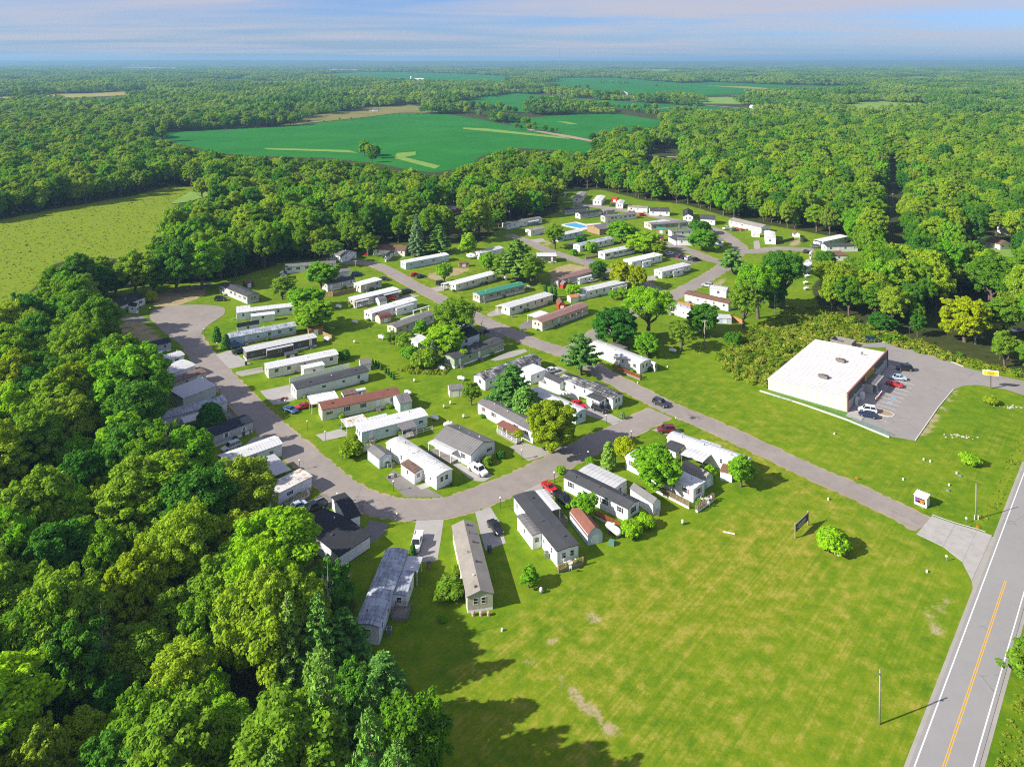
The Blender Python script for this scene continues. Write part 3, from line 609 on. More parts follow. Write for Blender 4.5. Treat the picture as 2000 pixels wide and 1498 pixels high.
PROTO = {}
def proto_round(name, seed, H, Rx, n_cl, n_leaf, size, cb=.22, top=1.0, cl_r=(.16, .27), flat_=.0, lobes=4, mat='leaf_wood', limbs=9, gaps=.0):
    """broadleaf crown: lobes of leaf clumps over an uneven envelope"""
    rg = np.random.default_rng(seed); z0 = H * cb; hc = (H - z0) / 2; zc = z0 + hc
    C = []
    lob = [(rg.uniform(0, 2 * math.pi), rg.uniform(.7, 1.12)) for _ in range(lobes * 2)]
    def env(th, ph):
        r = 1.0
        for k, (a, g) in enumerate(lob): r += .20 * math.sin((k % 3 + 2) * (th - a)) * (g - .8) * 2.2 * math.cos(ph)
        return max(.6, r)
    gold = math.pi * (3 - math.sqrt(5))
    for i in range(n_cl):
        f = (i + .5) / n_cl; z = 1 - 1.75 * f                       # from the top down past the equator
        th = i * gold + rg.uniform(-.35, .35); ph = math.asin(max(-1, min(1, z)))
        rr = env(th, ph) * rg.uniform(.66, 1.06) * (1 - gaps * rg.uniform(0, 1))
        C.append((math.cos(ph) * math.cos(th) * Rx * rr * (.84), math.cos(ph) * math.sin(th) * Rx * rr * .84, zc + math.sin(ph) * hc * (.88 if z > 0 else .95) * rr * (1 - flat_)))
    for i in range(n_cl // 4):
        C.append(tuple(np.array([rg.normal() * Rx * .35, rg.normal() * Rx * .35, zc + rg.normal() * hc * .3])))
    k0 = len(C)
    for i in range(n_cl // 4):                                      # loose sprays standing out of the crown
        c = np.array(C[rg.integers(0, n_cl)]); C.append(tuple(c * [1.16, 1.16, 1.0] + [0, 0, (c[2] - zc) * .14 + rg.uniform(0, .5)]))
    C = np.array(C); R = rg.uniform(cl_r[0], cl_r[1], len(C)) * Rx; R[k0:] *= .55
    V, Q = leaves(rg, C, R, n_leaf, size)
    tw = Rx * .055 + .06
    tr = [tube([(0, 0, -.3), (rg.normal() * .15, rg.normal() * .15, z0 * .7), (rg.normal() * .3, rg.normal() * .3, zc), (rg.normal() * .5, rg.normal() * .5, zc + hc * .6)], tw * 1.3, tw * .25, 7)]
    for i in rg.choice(len(C), limbs, replace=False):
        s = (0, 0, z0 * rg.uniform(.55, 1.2) + .3); tr.append(tube(limb(rg, s, C[i] * [.9, .9, .97]), tw * .55, tw * .10, 5))
    PROTO[name] = dict(crown=(V, Q), trunk=merge(tr), H=H, R=Rx, leaf=mat, bark='bark')
def proto_pine(name, seed, H, Rx, whorls, n_leaf, size, mat='needle_pine', cone=.75, base=.16, droop=.15):
    rg = np.random.default_rng(seed); C, tr = [], [tube([(0, 0, -.3), (0, 0, H * .5), (rg.normal() * .2, rg.normal() * .2, H * .98)], .30 + H * .008, .05, 7)]; R = []
    for w in range(whorls):
        f = w / (whorls - 1); z = H * (base + (1 - base) * f * .97); rw = Rx * ((1 - f) ** cone) * rg.uniform(.82, 1.1) + .18
        nb = max(3, int(4 + 4 * (1 - f))); a0 = rg.uniform(0, 6.3)
        for b in range(nb):
            a = a0 + 2 * math.pi * b / nb + rg.uniform(-.25, .25); rb = rw * rg.uniform(.7, 1.08); ns = max(2, int(rb / .75))
            tip = None
            for s in range(ns):
                q = (s + 1) / ns; p = (math.cos(a) * rb * q, math.sin(a) * rb * q, z - droop * rb * q + .16 * rb * q * q)
                C.append(p); R.append((.34 + .30 * (1 - abs(q - .6))) * (.55 + .09 * rw)); tip = p
            tr.append(tube([(0, 0, z), (tip[0] * .5, tip[1] * .5, (z + tip[2]) / 2 + .05), tip], .05, .015, 4))
    C.append((0, 0, H * .985)); R.append(.3)
    V, Q = leaves(rg, np.array(C), np.array(R), n_leaf, size, up=.5, squash=.5, aspect=2.6, spread=(.2, 1.1), droop=.1)
    PROTO[name] = dict(crown=(V, Q), trunk=merge(tr), H=H, R=Rx, leaf=mat, bark='bark')
def proto_column(name, seed, H, Rx, n_cl, n_leaf, size, mat='needle_dark', power=.6):
    rg = np.random.default_rng(seed); C, R = [], []
    for i in range(n_cl):
        f = (i + .5) / n_cl; a = i * 2.4; rr = Rx * (1 - f ** 2.2) ** power * rg.uniform(.72, .95) * min(1, .62 + f * 3)
        C.append((math.cos(a) * rr * .8, math.sin(a) * rr * .8, H * (.06 + .90 * f))); R.append(Rx * rg.uniform(.26, .40) * (1.1 - .55 * f))
    V, Q = leaves(rg, np.array(C), np.array(R), n_leaf, size, up=.5, squash=1.3, aspect=2.0)
    PROTO[name] = dict(crown=(V, Q), trunk=tube([(0, 0, -.2), (0, 0, H * .3), (0, 0, H * .8)], .12, .03, 6), H=H, R=Rx, leaf=mat, bark='bark')
def proto_bush(name, seed, H, Rx, n_cl, n_leaf, size, mat='leaf_maple', upright=.4):
    rg = np.random.default_rng(seed); C, R = [], []
    for i in range(n_cl):
        f = (i + .5) / n_cl; ph = math.asin(1 - 1.25 * f) if f < 1 else 0; a = i * 2.4 + rg.uniform(-.3, .3); q = rg.uniform(.7, 1.0)
        C.append((math.cos(ph) * math.cos(a) * Rx * .78 * q, math.cos(ph) * math.sin(a) * Rx * .78 * q, H * .42 + math.sin(ph) * H * .42 * q)); R.append(Rx * rg.uniform(.20, .34))
    V, Q = leaves(rg, np.array(C), np.array(R), n_leaf, size, up=upright, aspect=1.9)
    tr = [tube([(0, 0, -.1), (c[0] * .4, c[1] * .4, c[2] * .5), tuple(c)], .05, .012, 4) for c in C[::max(1, n_cl // 6)]]
    PROTO[name] = dict(crown=(V, Q), trunk=merge(tr), H=H, R=Rx, leaf=mat, bark='bark')
def proto_dead(name, seed, H, spread_, n=11, mat='bark_pale'):
    rg = np.random.default_rng(seed); tr = [tube([(0, 0, -.2), (rg.normal() * .1, 0, H * .4), (rg.normal() * .3, .2, H * .75), (rg.normal() * .4, .3, H)], H * .018 + .05, .03, 6)]; tw = []
    for i in range(n):
        z = H * rg.uniform(.28, .85); a = rg.uniform(0, 6.3); L = spread_ * rg.uniform(.5, 1.0) * (1.2 - z / H); e = (math.cos(a) * L, math.sin(a) * L, z + L * rg.uniform(.4, 1.1))
        pth = limb(rg, (0, 0, z), e); tr.append(tube(pth, .07 + H * .004, .02, 5))
        for k in range(4):
            s = np.array(pth[2 + k % 3]); t_ = s + rg.normal(size=3) * L * .28 + [0, 0, L * .22]; tw.append(tube(limb(rg, s, t_), .03, .008, 4))
    PROTO[name] = dict(crown=merge(tw), trunk=merge(tr), H=H, R=spread_, leaf=mat, bark=mat)
# broadleaf kinds, dense enough to be seen from near
proto_round('broad_tree', 1, 17, 6.0, 130, 150, .31, lobes=4, cl_r=(.11, .24))
proto_round('broad_tree_b', 2, 18, 5.4, 120, 150, .31, cb=.24, lobes=5, cl_r=(.11, .26))
proto_round('broad_tree_c', 3, 15, 6.4, 140, 145, .31, cb=.20, flat_=.10, lobes=6, cl_r=(.10, .22))
proto_round('tall_tree', 4, 20, 4.8, 120, 150, .30, cb=.26, cl_r=(.13, .26), lobes=4)
proto_round('open_tree', 5, 17, 5.8, 110, 110, .27, cb=.25, cl_r=(.09, .20), gaps=.30, lobes=6, limbs=16)
proto_round('maple_tree', 6, 13, 5.2, 150, 130, .28, cb=.12, cl_r=(.10, .20), lobes=3)
proto_round('maple_tree_b', 7, 11, 4.4, 120, 130, .27, cb=.14, cl_r=(.12, .22), lobes=4)
proto_round('locust_tree', 8, 18, 7.2, 120, 130, .26, cb=.34, cl_r=(.08, .19), flat_=.12, gaps=.22, lobes=6, limbs=18)
proto_round('small_tree', 9, 6, 2.1, 50, 80, .26, cb=.24, cl_r=(.20, .32), lobes=3, limbs=6)
proto_pine('white_pine', 11, 18, 4.6, 15, 46, .34, cone=.62, base=.22, droop=.02)
proto_pine('white_pine_b', 12, 20, 4.2, 17, 44, .34, cone=.7, base=.14, droop=.05)
proto_pine('spruce_tree', 13, 18, 3.6, 24, 40, .30, cone=.9, base=.07, droop=.28, mat='needle_pine')
proto_pine('lone_pine', 14, 15, 3.9, 10, 50, .34, cone=.45, base=.30, droop=-.02)
proto_column('arborvitae', 15, 6, 1.35, 60, 70, .24); proto_column('arborvitae_b', 16, 6, 2.2, 70, 80, .26, power=.5)
proto_bush('round_bush', 17, 2.6, 1.7, 40, 90, .20); proto_bush('loose_bush', 18, 2.8, 1.9, 34, 80, .24, 'leaf_olive', .7)
proto_bush('tuft_bush', 19, 3.0, 2.2, 44, 70, .26, 'leaf_lime', .9)
proto_dead('dead_tree', 21, 9, 2.6); proto_dead('dead_snag', 22, 12, 3.6, 14)

PM = {}
def proto_meshes(name):
    if name not in PM:
        p = PROTO[name]
        PM[name] = (np_mesh(name + '_crown', p['crown'][0], p['crown'][1], [MATS[p['leaf']]]), np_mesh(name + '_trunk', p['trunk'][0], p['trunk'][1], [MATS[p['bark']]], smooth=True))
    return PM[name]
TREE_POS = []
def tree(kind, name, P, h, w, label, group=None, mat=None, cat='tree', rz=None, r=RNG):
    """one tree: Empty at the trunk base > trunk, crown"""
    p = PROTO[kind]; cm, tm = proto_meshes(kind)
    root = link(name, None, None, (P[0], P[1], 0), (r.uniform(-.03, .03), r.uniform(-.03, .03), r.uniform(0, 6.28) if rz is None else rz), (w / (2 * p['R']), w / (2 * p['R']) * r.uniform(.93, 1.07), h / p['H']))
    root.empty_display_size = .5
    link('trunk', tm, root); c = link('crown', cm, root)
    if mat:
        c.material_slots[0].link = 'OBJECT'; c.material_slots[0].material = MATS[mat]
    tag(root, label, cat, group); TREE_POS.append((P[0], P[1], w / 2)); return root
def T(x, yt, yb, wpx, kind, mat, label, name=None, cat='tree', group=None):
    """tree surveyed from the photo: top and foot rows, crown width in pixels"""
    P = G(x, yb); h = CAM_H * (1 - (yt - CY) / (yb - CY)); w = wpx * P.y / F_PX * (1.14 if wpx > 30 else 1.0)
    if 'bush' in kind:                                           # rounded clump: its outline holds depth as well as height
        a = w / 2; td = (yb - CY) / F_PX; c_ = max(.32 * w, math.sqrt(max(0, (h / 2) ** 2 - (a * td) ** 2))); c_ = min(c_, .75 * w); P = G(x, (yt + yb) / 2, c_); h = 2 * c_
    if P.y > 0: return tree(kind, name or kind.replace('_b', '').replace('_c', ''), P, max(h, .8), max(w, .5), label, group, mat, cat)

PARK_TREES = [
    (1078, 782, 884, 96, 'maple_tree', 'leaf_autumn', 'big round maple turning yellow beside the lane bend'),
    (1000, 712, 800, 82, 'white_pine', 'needle_pine', 'blue-green pine in front of the dark and white striped roof'),
    (1026, 757, 822, 54, 'arborvitae_b', 'needle_pine', 'dense evergreen between the pine and the yellowing maple'),
    (1134, 652, 732, 66, 'lone_pine', 'needle_pine', 'tall pine with a bare trunk beside the lane junction'),
    (1284, 874, 955, 88, 'maple_tree_b', 'leaf_maple', 'round green maple beside the white home with the long deck'),
    (1221, 848, 894, 42, 'tuft_bush', 'leaf_yellow', 'yellow ornamental tree beside the columnar evergreen'),
    (1189, 862, 916, 30, 'arborvitae', 'needle_pine', 'tall columnar evergreen beside the yellow ornamental tree'),
    (1447, 893, 950, 46, 'small_tree', 'leaf_maple', 'round green tree at the end of the arched-roof home'),
    (1141, 968, 1013, 46, 'small_tree', 'leaf_maple', 'small green tree between two dark-roofed homes'),
    (1385, 905, 932, 30, 'loose_bush', 'leaf_lime', 'leafy shrub beside the open porch of the arched-roof home'),
    (410, 788, 839, 50, 'arborvitae_b', 'needle_dark', 'large dark conical evergreen beside the navy-roofed home'),
    (423, 638, 667, 18, 'arborvitae', 'needle_dark', 'dark clipped evergreen at the end of the blue home, farther one'),
    (441, 652, 682, 19, 'arborvitae', 'needle_dark', 'dark clipped evergreen at the end of the blue home, nearer one'),
    (612, 587, 645, 74, 'maple_tree', 'leaf_maple', 'big round maple shading the grass behind the blue home'),
    (627, 512, 562, 54, 'maple_tree_b', 'leaf_maple', 'maple in front of the long white home by the wood'),
    (552, 540, 585, 52, 'open_tree', 'leaf_olive', 'olive-green tree beside the small grey home'),
    (598, 562, 605, 60, 'maple_tree_b', 'leaf_maple', 'bushy green tree behind the white arched roof'),
    (575, 560, 590, 22, 'arborvitae', 'needle_dark', 'dark evergreen between the bushy garden trees'),
    (890, 580, 668, 94, 'locust_tree', 'leaf_olive', 'wide feathery tree hanging over the shaded lane'),
    (868, 635, 694, 76, 'maple_tree', 'leaf_lime', 'bright green maple beside the green-walled home'),
    (846, 664, 706, 30, 'spruce_tree', 'needle_blue', 'blue spruce in front of the bright green maple'),
    (830, 682, 716, 50, 'round_bush', 'leaf_olive', 'olive shrub mass at the foot of the blue spruce'),
    (792, 652, 674, 40, 'round_bush', 'leaf_olive', 'grey-green shrub behind the small white outbuilding'),
    (800, 676, 700, 36, 'round_bush', 'leaf_maple', 'low green shrubs beside the small white outbuilding'),
    (762, 648, 672, 26, 'small_tree', 'leaf_olive', 'small olive tree at the end of the tan home'),
    (822, 628, 655, 30, 'small_tree', 'leaf_maple', 'young green tree at the wall of the tan home'),
    (867, 514, 553, 28, 'small_tree', 'leaf_maple', 'lone lollipop tree on the dry plot beside the parked cars'),
    (1010, 467, 548, 80, 'white_pine', 'needle_pine', 'tall pine cluster between the green roof and the lane'),
    (1040, 498, 557, 58, 'open_tree', 'leaf_olive', 'grey-green tree leaning beside the tall pine cluster'),
    (985, 490, 545, 44, 'open_tree', 'leaf_olive', 'pale wispy tree at the shaded side of the pine cluster'),
    (953, 492, 531, 34, 'maple_tree_b', 'leaf_maple', 'round green tree by the camper behind the long homes'),
    (915, 458, 502, 32, 'small_tree', 'leaf_lime', 'bright yellow-green tree against the dark wood'),
    (1066, 556, 584, 11, 'arborvitae', 'needle_dark', 'slim evergreen column, first of three by the brown-roofed home'),
    (1077, 558, 587, 10, 'arborvitae', 'needle_dark', 'slim evergreen column, middle of three by the brown-roofed home'),
    (1084, 560, 588, 10, 'arborvitae', 'needle_dark', 'slim evergreen column, third of three by the brown-roofed home'),
    (1119, 556, 582, 30, 'small_tree', 'leaf_lime', 'small tree with yellowish leaves beside the orange shed'),
    (1168, 510, 540, 34, 'maple_tree_b', 'leaf_dark', 'dark green tree at the end of the brown-roofed home'),
    (1216, 510, 560, 42, 'maple_tree_b', 'leaf_yellow', 'bright yellow tree at the lane, the wider of two'),
    (1246, 520, 565, 38, 'maple_tree_b', 'leaf_yellow', 'bright yellow tree at the lane, the one nearer the crossing'),
    (1266, 556, 655, 98, 'locust_tree', 'leaf_lime', 'large feathery tree beside the lane, taller than the round maple before it'),
    (1200, 602, 675, 84, 'maple_tree', 'leaf_dark', 'large dark round maple beside the lane junction'),
    (1262, 650, 694, 50, 'maple_tree_b', 'leaf_maple', 'round tree behind the white home with the red deck'),
    (1332, 628, 685, 54, 'open_tree', 'leaf_olive', 'olive tree beside the wooden utility pole'),
    (1198, 566, 586, 19, 'small_tree', 'leaf_maple', 'small clipped tree before the grey-roofed home, first of two'),
    (1217, 562, 583, 19, 'small_tree', 'leaf_maple', 'small clipped tree before the grey-roofed home, second of two'),
    (1083, 437, 486, 44, 'open_tree', 'leaf_olive', 'ragged tree with browning top by the gravel pad'),
    (1155, 470, 493, 28, 'round_bush', 'leaf_maple', 'round shrub before the white home with the grey roof'),
    (1120, 485, 500, 18, 'round_bush', 'leaf_maple', 'small shrub at the lane before the white home'),
    (1135, 461, 474, 26, 'round_bush', 'leaf_dark', 'low dark shrub behind the white home near the pool'),
    (1216, 432, 475, 52, 'maple_tree_b', 'leaf_maple', 'leafy tree beside the pool house'),
    (1258, 452, 495, 58, 'maple_tree_b', 'leaf_lime', 'green tree between the pool house and the parked cars'),
    (1280, 468, 500, 40, 'maple_tree_b', 'leaf_autumn', 'yellowing tree beside the row of parked cars'),
    (1372, 448, 490, 54, 'maple_tree', 'leaf_maple', 'round green maple before the two white homes'),
    (1430, 486, 534, 48, 'lone_pine', 'needle_pine', 'pine at the lane crossing'),
    (1366, 434, 452, 40, 'round_bush', 'leaf_dark', 'dark rounded shrub beside the white garage'),
    (1372, 592, 655, 60, 'maple_tree_b', 'leaf_dark', 'dark round tree beside the orange-red fence'),
    (1530, 482, 602, 92, 'locust_tree', 'leaf_dark', 'huge dark spreading tree beside the grass strip'),
    (1480, 508, 622, 80, 'locust_tree', 'leaf_maple', 'tall spreading tree behind the utility pole'),
    (1452, 545, 640, 60, 'open_tree', 'leaf_olive', 'thin tree with pale limbs beside the orange-red fence'),
    (1505, 540, 600, 60, 'maple_tree', 'leaf_dark', 'dark bushy tree under the huge spreading tree'),
    (1884, 580, 668, 80, 'maple_tree', 'leaf_yellow', 'vivid yellow tree in the green wood behind the store'),
    (1632, 505, 592, 84, 'locust_tree', 'leaf_autumn', 'yellowish spreading tree with bare limbs by the white homes'),
    (1680, 500, 560, 70, 'locust_tree', 'leaf_olive', 'flat-topped tree over the white homes beside the utility pole'),
    (1612, 490, 525, 40, 'maple_tree_b', 'leaf_dark', 'small dark tree between the white homes at the lane end'),
    (814, 418, 497, 36, 'spruce_tree', 'needle_blue', 'grey-green spruce standing above the white and blue home'),
    (856, 438, 494, 50, 'white_pine_b', 'needle_pine', 'feathery pine beside the grey-green spruce'),
    (640, 465, 520, 60, 'locust_tree', 'leaf_olive', 'pale feathery tree beside the small porch house'),
    (720, 455, 500, 50, 'open_tree', 'leaf_olive', 'grey-green tree above the house with the brown roof'),
    (294, 565, 592, 26, 'round_bush', 'leaf_yellow', 'yellow-green bush at the end of the house by the turning circle'),
    (252, 597, 609, 17, 'round_bush', 'leaf_autumn', 'small straw-coloured bush before the house by the turning circle'),
    (687, 858, 890, 45, 'round_bush', 'leaf_autumn', 'round rust-tipped bush at the end of the aqua home'),
    (1233, 1013, 1049, 42, 'round_bush', 'leaf_lime', 'clipped round bush nearer the propane tank'),
    (1261, 1000, 1032, 35, 'round_bush', 'leaf_lime', 'clipped round bush nearer the grey-roofed shed'),
    (1627, 1022, 1086, 62, 'tuft_bush', 'leaf_lime', 'arching shrub in a stone ring behind the park sign'),
    (879, 1126, 1168, 54, 'loose_bush', 'leaf_olive', 'loose olive bush beside the long shingled home'),
    (864, 1199, 1214, 20, 'round_bush', 'leaf_maple', 'small round bush on the lawn below the shingled home'),
    (1033, 1110, 1148, 32, 'small_tree', 'leaf_maple', 'young sapling on the lawn beside the dark flat-roofed home'),
    (806, 1060, 1087, 14, 'arborvitae', 'needle_dark', 'small conical evergreen beside the white truck'),
    (921, 745, 792, 38, 'open_tree', 'leaf_olive', 'thin spreading tree beside the small cream shed'),
    (672, 682, 702, 28, 'round_bush', 'leaf_dark', 'dark bush at the end of the cream L-shaped home'),
    (1432, 648, 672, 34, 'round_bush', 'leaf_dark', 'lone round shrub on the mown strip by the tall weeds'),
    (2014, 1262, 1345, 74, 'small_tree', 'leaf_olive', 'leafy sapling at the far verge of the highway'),
    (1215, 803, 819, 12, 'round_bush', 'needle_blue', 'small blue-grey bush on the corner lawn'),
    (952, 888, 908, 26, 'round_bush', 'leaf_olive', 'garden shrub before the grey-roofed double home'),
    (978, 876, 896, 20, 'round_bush', 'leaf_dark', 'round shrub at the corner of the grey-roofed double home'),
    (1095, 912, 922, 22, 'round_bush', 'leaf_maple', 'low shrub at the corner of the white-roofed carport'),
    (1152, 892, 908, 22, 'round_bush', 'leaf_maple', 'small shrub below a lamp post near the columnar evergreen'),
    (1722, 612, 648, 44, 'maple_tree_b', 'leaf_dark', 'dark rounded tree at the wood edge behind the store'),
    (1895, 885, 905, 34, 'loose_bush', 'leaf_lime', 'yellow-green bush beside the stones on the store lawn'),
    (1935, 770, 792, 26, 'loose_bush', 'leaf_autumn', 'straw-coloured bush below the yellow pole sign'),
    (472, 888, 1070, 135, 'open_tree', 'leaf_wood', 'tall tree hanging over the rusty-roofed home and its neighbour'),
    (535, 1000, 1190, 160, 'broad_tree', 'leaf_lime', 'bright green tree towering before the black-shingled house'),
    (365, 838, 985, 104, 'broad_tree_b', 'leaf_maple', 'bright tree at the end of the black-roofed home with the silver car'),
    (250, 678, 850, 160, 'maple_tree', 'leaf_maple', 'large dense tree before the shaded row near the navy roof'),
    (632, 1100, 1262, 110, 'broad_tree_c', 'leaf_dark', 'dark tree leaning towards the black-shingled house'),
    (668, 1190, 1350, 120, 'white_pine', 'needle_pine', 'grey-green pine beside the weathered blue-grey roof'),
    (330, 905, 1050, 110, 'open_tree', 'leaf_wood', 'feathery tree below the silver car'),
    (745, 1275, 1470, 150, 'white_pine_b', 'needle_pine', 'tall pine at the tip of the wood by the lawn'),
    (150, 508, 592, 56, 'broad_tree_c', 'leaf_wood', 'rounded tree at the near meadow edge, farthest from the turning circle'),
    (190, 518, 588, 48, 'broad_tree', 'leaf_dark', 'dark tree at the near meadow edge below the smaller dead tree'),
    (226, 520, 580, 46, 'maple_tree', 'leaf_dark', 'dark tree behind the house by the turning circle'),
    (264, 488, 582, 64, 'broad_tree_b', 'leaf_wood', 'tall tree at the near meadow edge beside the dead trees'),
    (300, 505, 572, 52, 'maple_tree', 'leaf_maple', 'bushy tree between the meadow and the dirt pad'),
    (345, 468, 572, 70, 'maple_tree', 'leaf_dark', 'big dark tree at the corner of the meadow'),
    (395, 470, 565, 70, 'broad_tree', 'leaf_maple', 'tall tree shading the grass beyond the dirt pad'),
    (85, 560, 660, 80, 'locust_tree', 'leaf_olive', 'spreading tree at the meadow corner near the picture edge'),
    (140, 622, 745, 110, 'locust_tree', 'leaf_olive', 'spreading olive tree before the house by the turning circle'),
]
for x, yt, yb, w, k, mt, lab in PARK_TREES:
    bush = 'bush' in k
    T(x, yt, yb, w, k, mt, lab, name=('garden_shrub' if bush else None), cat='shrub' if bush else 'tree')
for i, (x, y) in enumerate([(990, 285), (1015, 300), (1035, 312), (1055, 330), (1092, 356), (1112, 370), (1132, 388), (1152, 404)]):
    P = GQ('c2', x, y); tree('arborvitae', 'young_evergreen', P, 1.7 + .2 * (i % 3), .9, 'small dark conical evergreen in the row on the grass behind the black-roofed home', 'row of young evergreens', 'needle_dark', 'shrub')
tree('white_pine_b', 'white_pine', (-22.5, 91), 23, 9.5, 'tallest pine at the bottom tip of the wood, shading the lawn', mat='needle_pine'); tree('white_pine', 'white_pine', (-15.5, 85), 21, 8.5, 'pine nearest the big lawn at the bottom tip of the wood', mat='needle_pine')
T(942, 620, 664, 22, 'dead_tree', None, 'bare dead tree on the shaded asphalt pad', 'dead_tree')
T(1035, 672, 692, 12, 'dead_tree', 'bark', 'small bare trunk at the lane junction', 'dead_tree')
T(218, 492, 525, 14, 'dead_tree', None, 'pale dead tree at the meadow edge, the smaller of two', 'dead_tree')
T(241, 485, 525, 14, 'dead_tree', None, 'pale dead tree at the meadow edge, the taller of two', 'dead_tree')
T(672, 1105, 1200, 60, 'dead_snag', None, 'leafless pale tree beside the weathered blue-grey roof', 'dead_tree')
T(1905, 640, 672, 50, 'dead_tree', None, 'bare grey tree below the vivid yellow tree', 'dead_tree')

# ---- woodland: near trees one by one, the mass behind as one object
def forest_points(y0, y1, step, seed, hm=17.0, xlim=None):
    r = np.random.default_rng(seed); ys = np.arange(y0, y1, step); pts = []
    for y in ys:
        xm = .72 * y + 14; xs = np.arange(-xm, xm, step); n = len(xs)
        pts.append(np.stack([xs + r.uniform(-.42, .42, n) * step, np.full(n, y) + r.uniform(-.42, .42, n) * step], 1))
    P = np.concatenate(pts); h = hm * r.uniform(.52, 1.24, len(P)); h = np.where((P[:, 0] > 55) & (P[:, 1] < 270), h * .72, h); w = np.minimum(h * r.uniform(.52, .76, len(P)), 13)
    ok = np.ones(len(P), bool)
    for fz, fx in ((0, 0), (.5, 0), (.93, 0), (.6, .38), (.6, -.38)):
        z = h * fz; px = CX + F_PX * (P[:, 0] + fx * w) / P[:, 1]; py = CY + F_PX * (CAM_H - z) / P[:, 1]
        for c in CLEAR: ok &= ~in_poly_np(c, px, py)
    return P[ok], h[ok], w[ok], r
CLEAR.append([(1838, 575), (1932, 575), (1932, 700), (1838, 700)])
POWERLINE = [(1727, 480), (1760, 480), (1752, 330), (1748, 300), (1738, 300), (1738, 330)]
CLEAR.append(POWERLINE)
CLEAR.append([(1918, 468), (1972, 460), (1985, 492), (1940, 495)]); CLEAR.append([(1965, 630), (2010, 630), (2010, 662), (1970, 658)])
CLEAR.append([(1275, 292), (1330, 290), (1330, 310), (1260, 306)]); CLEAR.append([(868, 400), (905, 396), (905, 420), (868, 424)])
P1, h1, w1, r1 = forest_points(70, 330, 6.9, 5)
order = np.argsort(P1[:, 1]); n_single = 225
KN = ['broad_tree', 'broad_tree_b', 'broad_tree_c', 'tall_tree', 'open_tree', 'locust_tree', 'maple_tree']
names = dict(leaf_wood='green', leaf_dark='dark green', leaf_olive='olive-green', leaf_lime='bright green', leaf_maple='leaf-green', leaf_autumn='yellowing')
single = set(order[:n_single].tolist())
CONIF = [(640, 1330), (700, 1400), (610, 1420), (760, 1460), (440, 1470), (540, 1490), (690, 1480)]
rr = random.Random(3)
for i in order[:n_single]:
    P = P1[i]; bx, by = to_px((P[0], P[1], 0)); con = bx > 470 and by > 1400 and rr.random() < .7
    if con:
        k = rr.choice(['white_pine', 'white_pine_b', 'spruce_tree']); tree(k, 'conifer', P, h1[i] * 1.15, max(w1[i] * .85, 6.5), 'tall grey-green conifer at the near edge of the wood below the weathered roof', 'conifers at the near edge of the wood', 'needle_pine')
        continue
    k = rr.choice(KN); mt = rr.choices(['leaf_wood', 'leaf_dark', 'leaf_olive', 'leaf_lime', 'leaf_maple', 'leaf_autumn'], [10, 3, 3.5, 2, 4, 1.6])[0]
    side = 'beside the lawn and the near homes' if by > 1250 else ('behind the row of shaded homes' if by > 850 else 'around the meadow and the turning circle')
    if P[0] > 60: side = 'behind the store'
    shp = {'broad_tree': 'round', 'broad_tree_b': 'domed', 'broad_tree_c': 'broad low', 'tall_tree': 'tall narrow', 'open_tree': 'loose-crowned', 'locust_tree': 'spreading', 'maple_tree': 'dense'}[k]
    tree(k, 'woodland_tree', P, h1[i], w1[i] * 1.08, f'{names[mt]} {shp} tree in the wood {side}', f'{names[mt]} {shp} trees in the wood {side}', mt)

for i in order[5:n_single:15]:
    P = P1[i] + np.array([3.6, 2.2]); bx, by = to_px((P[0], P[1], 0)); k_ = int(i)
    tree('dead_snag', 'dead_tree', P, h1[i] * 1.03, 5.0, 'bare grey dead tree poking out of the ' + ('near wood by the big lawn' if by > 1250 else 'wood behind the shaded homes' if by > 850 else 'wood around the meadow'), 'dead trees in the wood', 'bark_pale')

def scatter(name, pts, scale, rot, idx, coll, label, cat, kind='stuff'):
    me = bpy.data.meshes.new(name); me.from_pydata(pts.tolist(), [], [])
    for nm, ty, arr in (('scl', 'FLOAT_VECTOR', scale), ('rot', 'FLOAT_VECTOR', rot)):
        me.attributes.new(nm, ty, 'POINT').data.foreach_set('vector', arr.astype(np.float32).ravel())
    me.attributes.new('pick', 'INT', 'POINT').data.foreach_set('value', idx.astype(np.int32))
    o = link(name, me); ng = bpy.data.node_groups.new(name + '_nodes', 'GeometryNodeTree')
    ng.interface.new_socket('Geometry', in_out='INPUT', socket_type='NodeSocketGeometry'); ng.interface.new_socket('Geometry', in_out='OUTPUT', socket_type='NodeSocketGeometry')
    N = ng.nodes; gi, go = N.new('NodeGroupInput'), N.new('NodeGroupOutput'); ip = N.new('GeometryNodeInstanceOnPoints'); ci = N.new('GeometryNodeCollectionInfo')
    ci.inputs['Collection'].default_value = coll; ci.inputs['Separate Children'].default_value = True; ci.inputs['Reset Children'].default_value = True
    def na(nm, ty):
        a = N.new('GeometryNodeInputNamedAttribute'); a.data_type = ty; a.inputs['Name'].default_value = nm; return a.outputs['Attribute']
    e2r = N.new('FunctionNodeEulerToRotation'); L = ng.links.new
    L(gi.outputs[0], ip.inputs['Points']); L(ci.outputs[0], ip.inputs['Instance']); ip.inputs['Pick Instance'].default_value = True
    L(na('pick', 'INT'), ip.inputs['Instance Index']); L(na('rot', 'FLOAT_VECTOR'), e2r.inputs[0]); L(e2r.outputs[0], ip.inputs['Rotation']); L(na('scl', 'FLOAT_VECTOR'), ip.inputs['Scale'])
    L(ip.outputs[0], go.inputs[0]); md = o.modifiers.new('instances', 'NODES'); md.node_group = ng
    tag(o, label, cat, kind=kind); return o
def proto_coll(name, meshes):
    c = bpy.data.collections.new(name)
    for k, me in enumerate(meshes): c.objects.link(bpy.data.objects.new(f'{name}_{k:02d}', me))
    return c
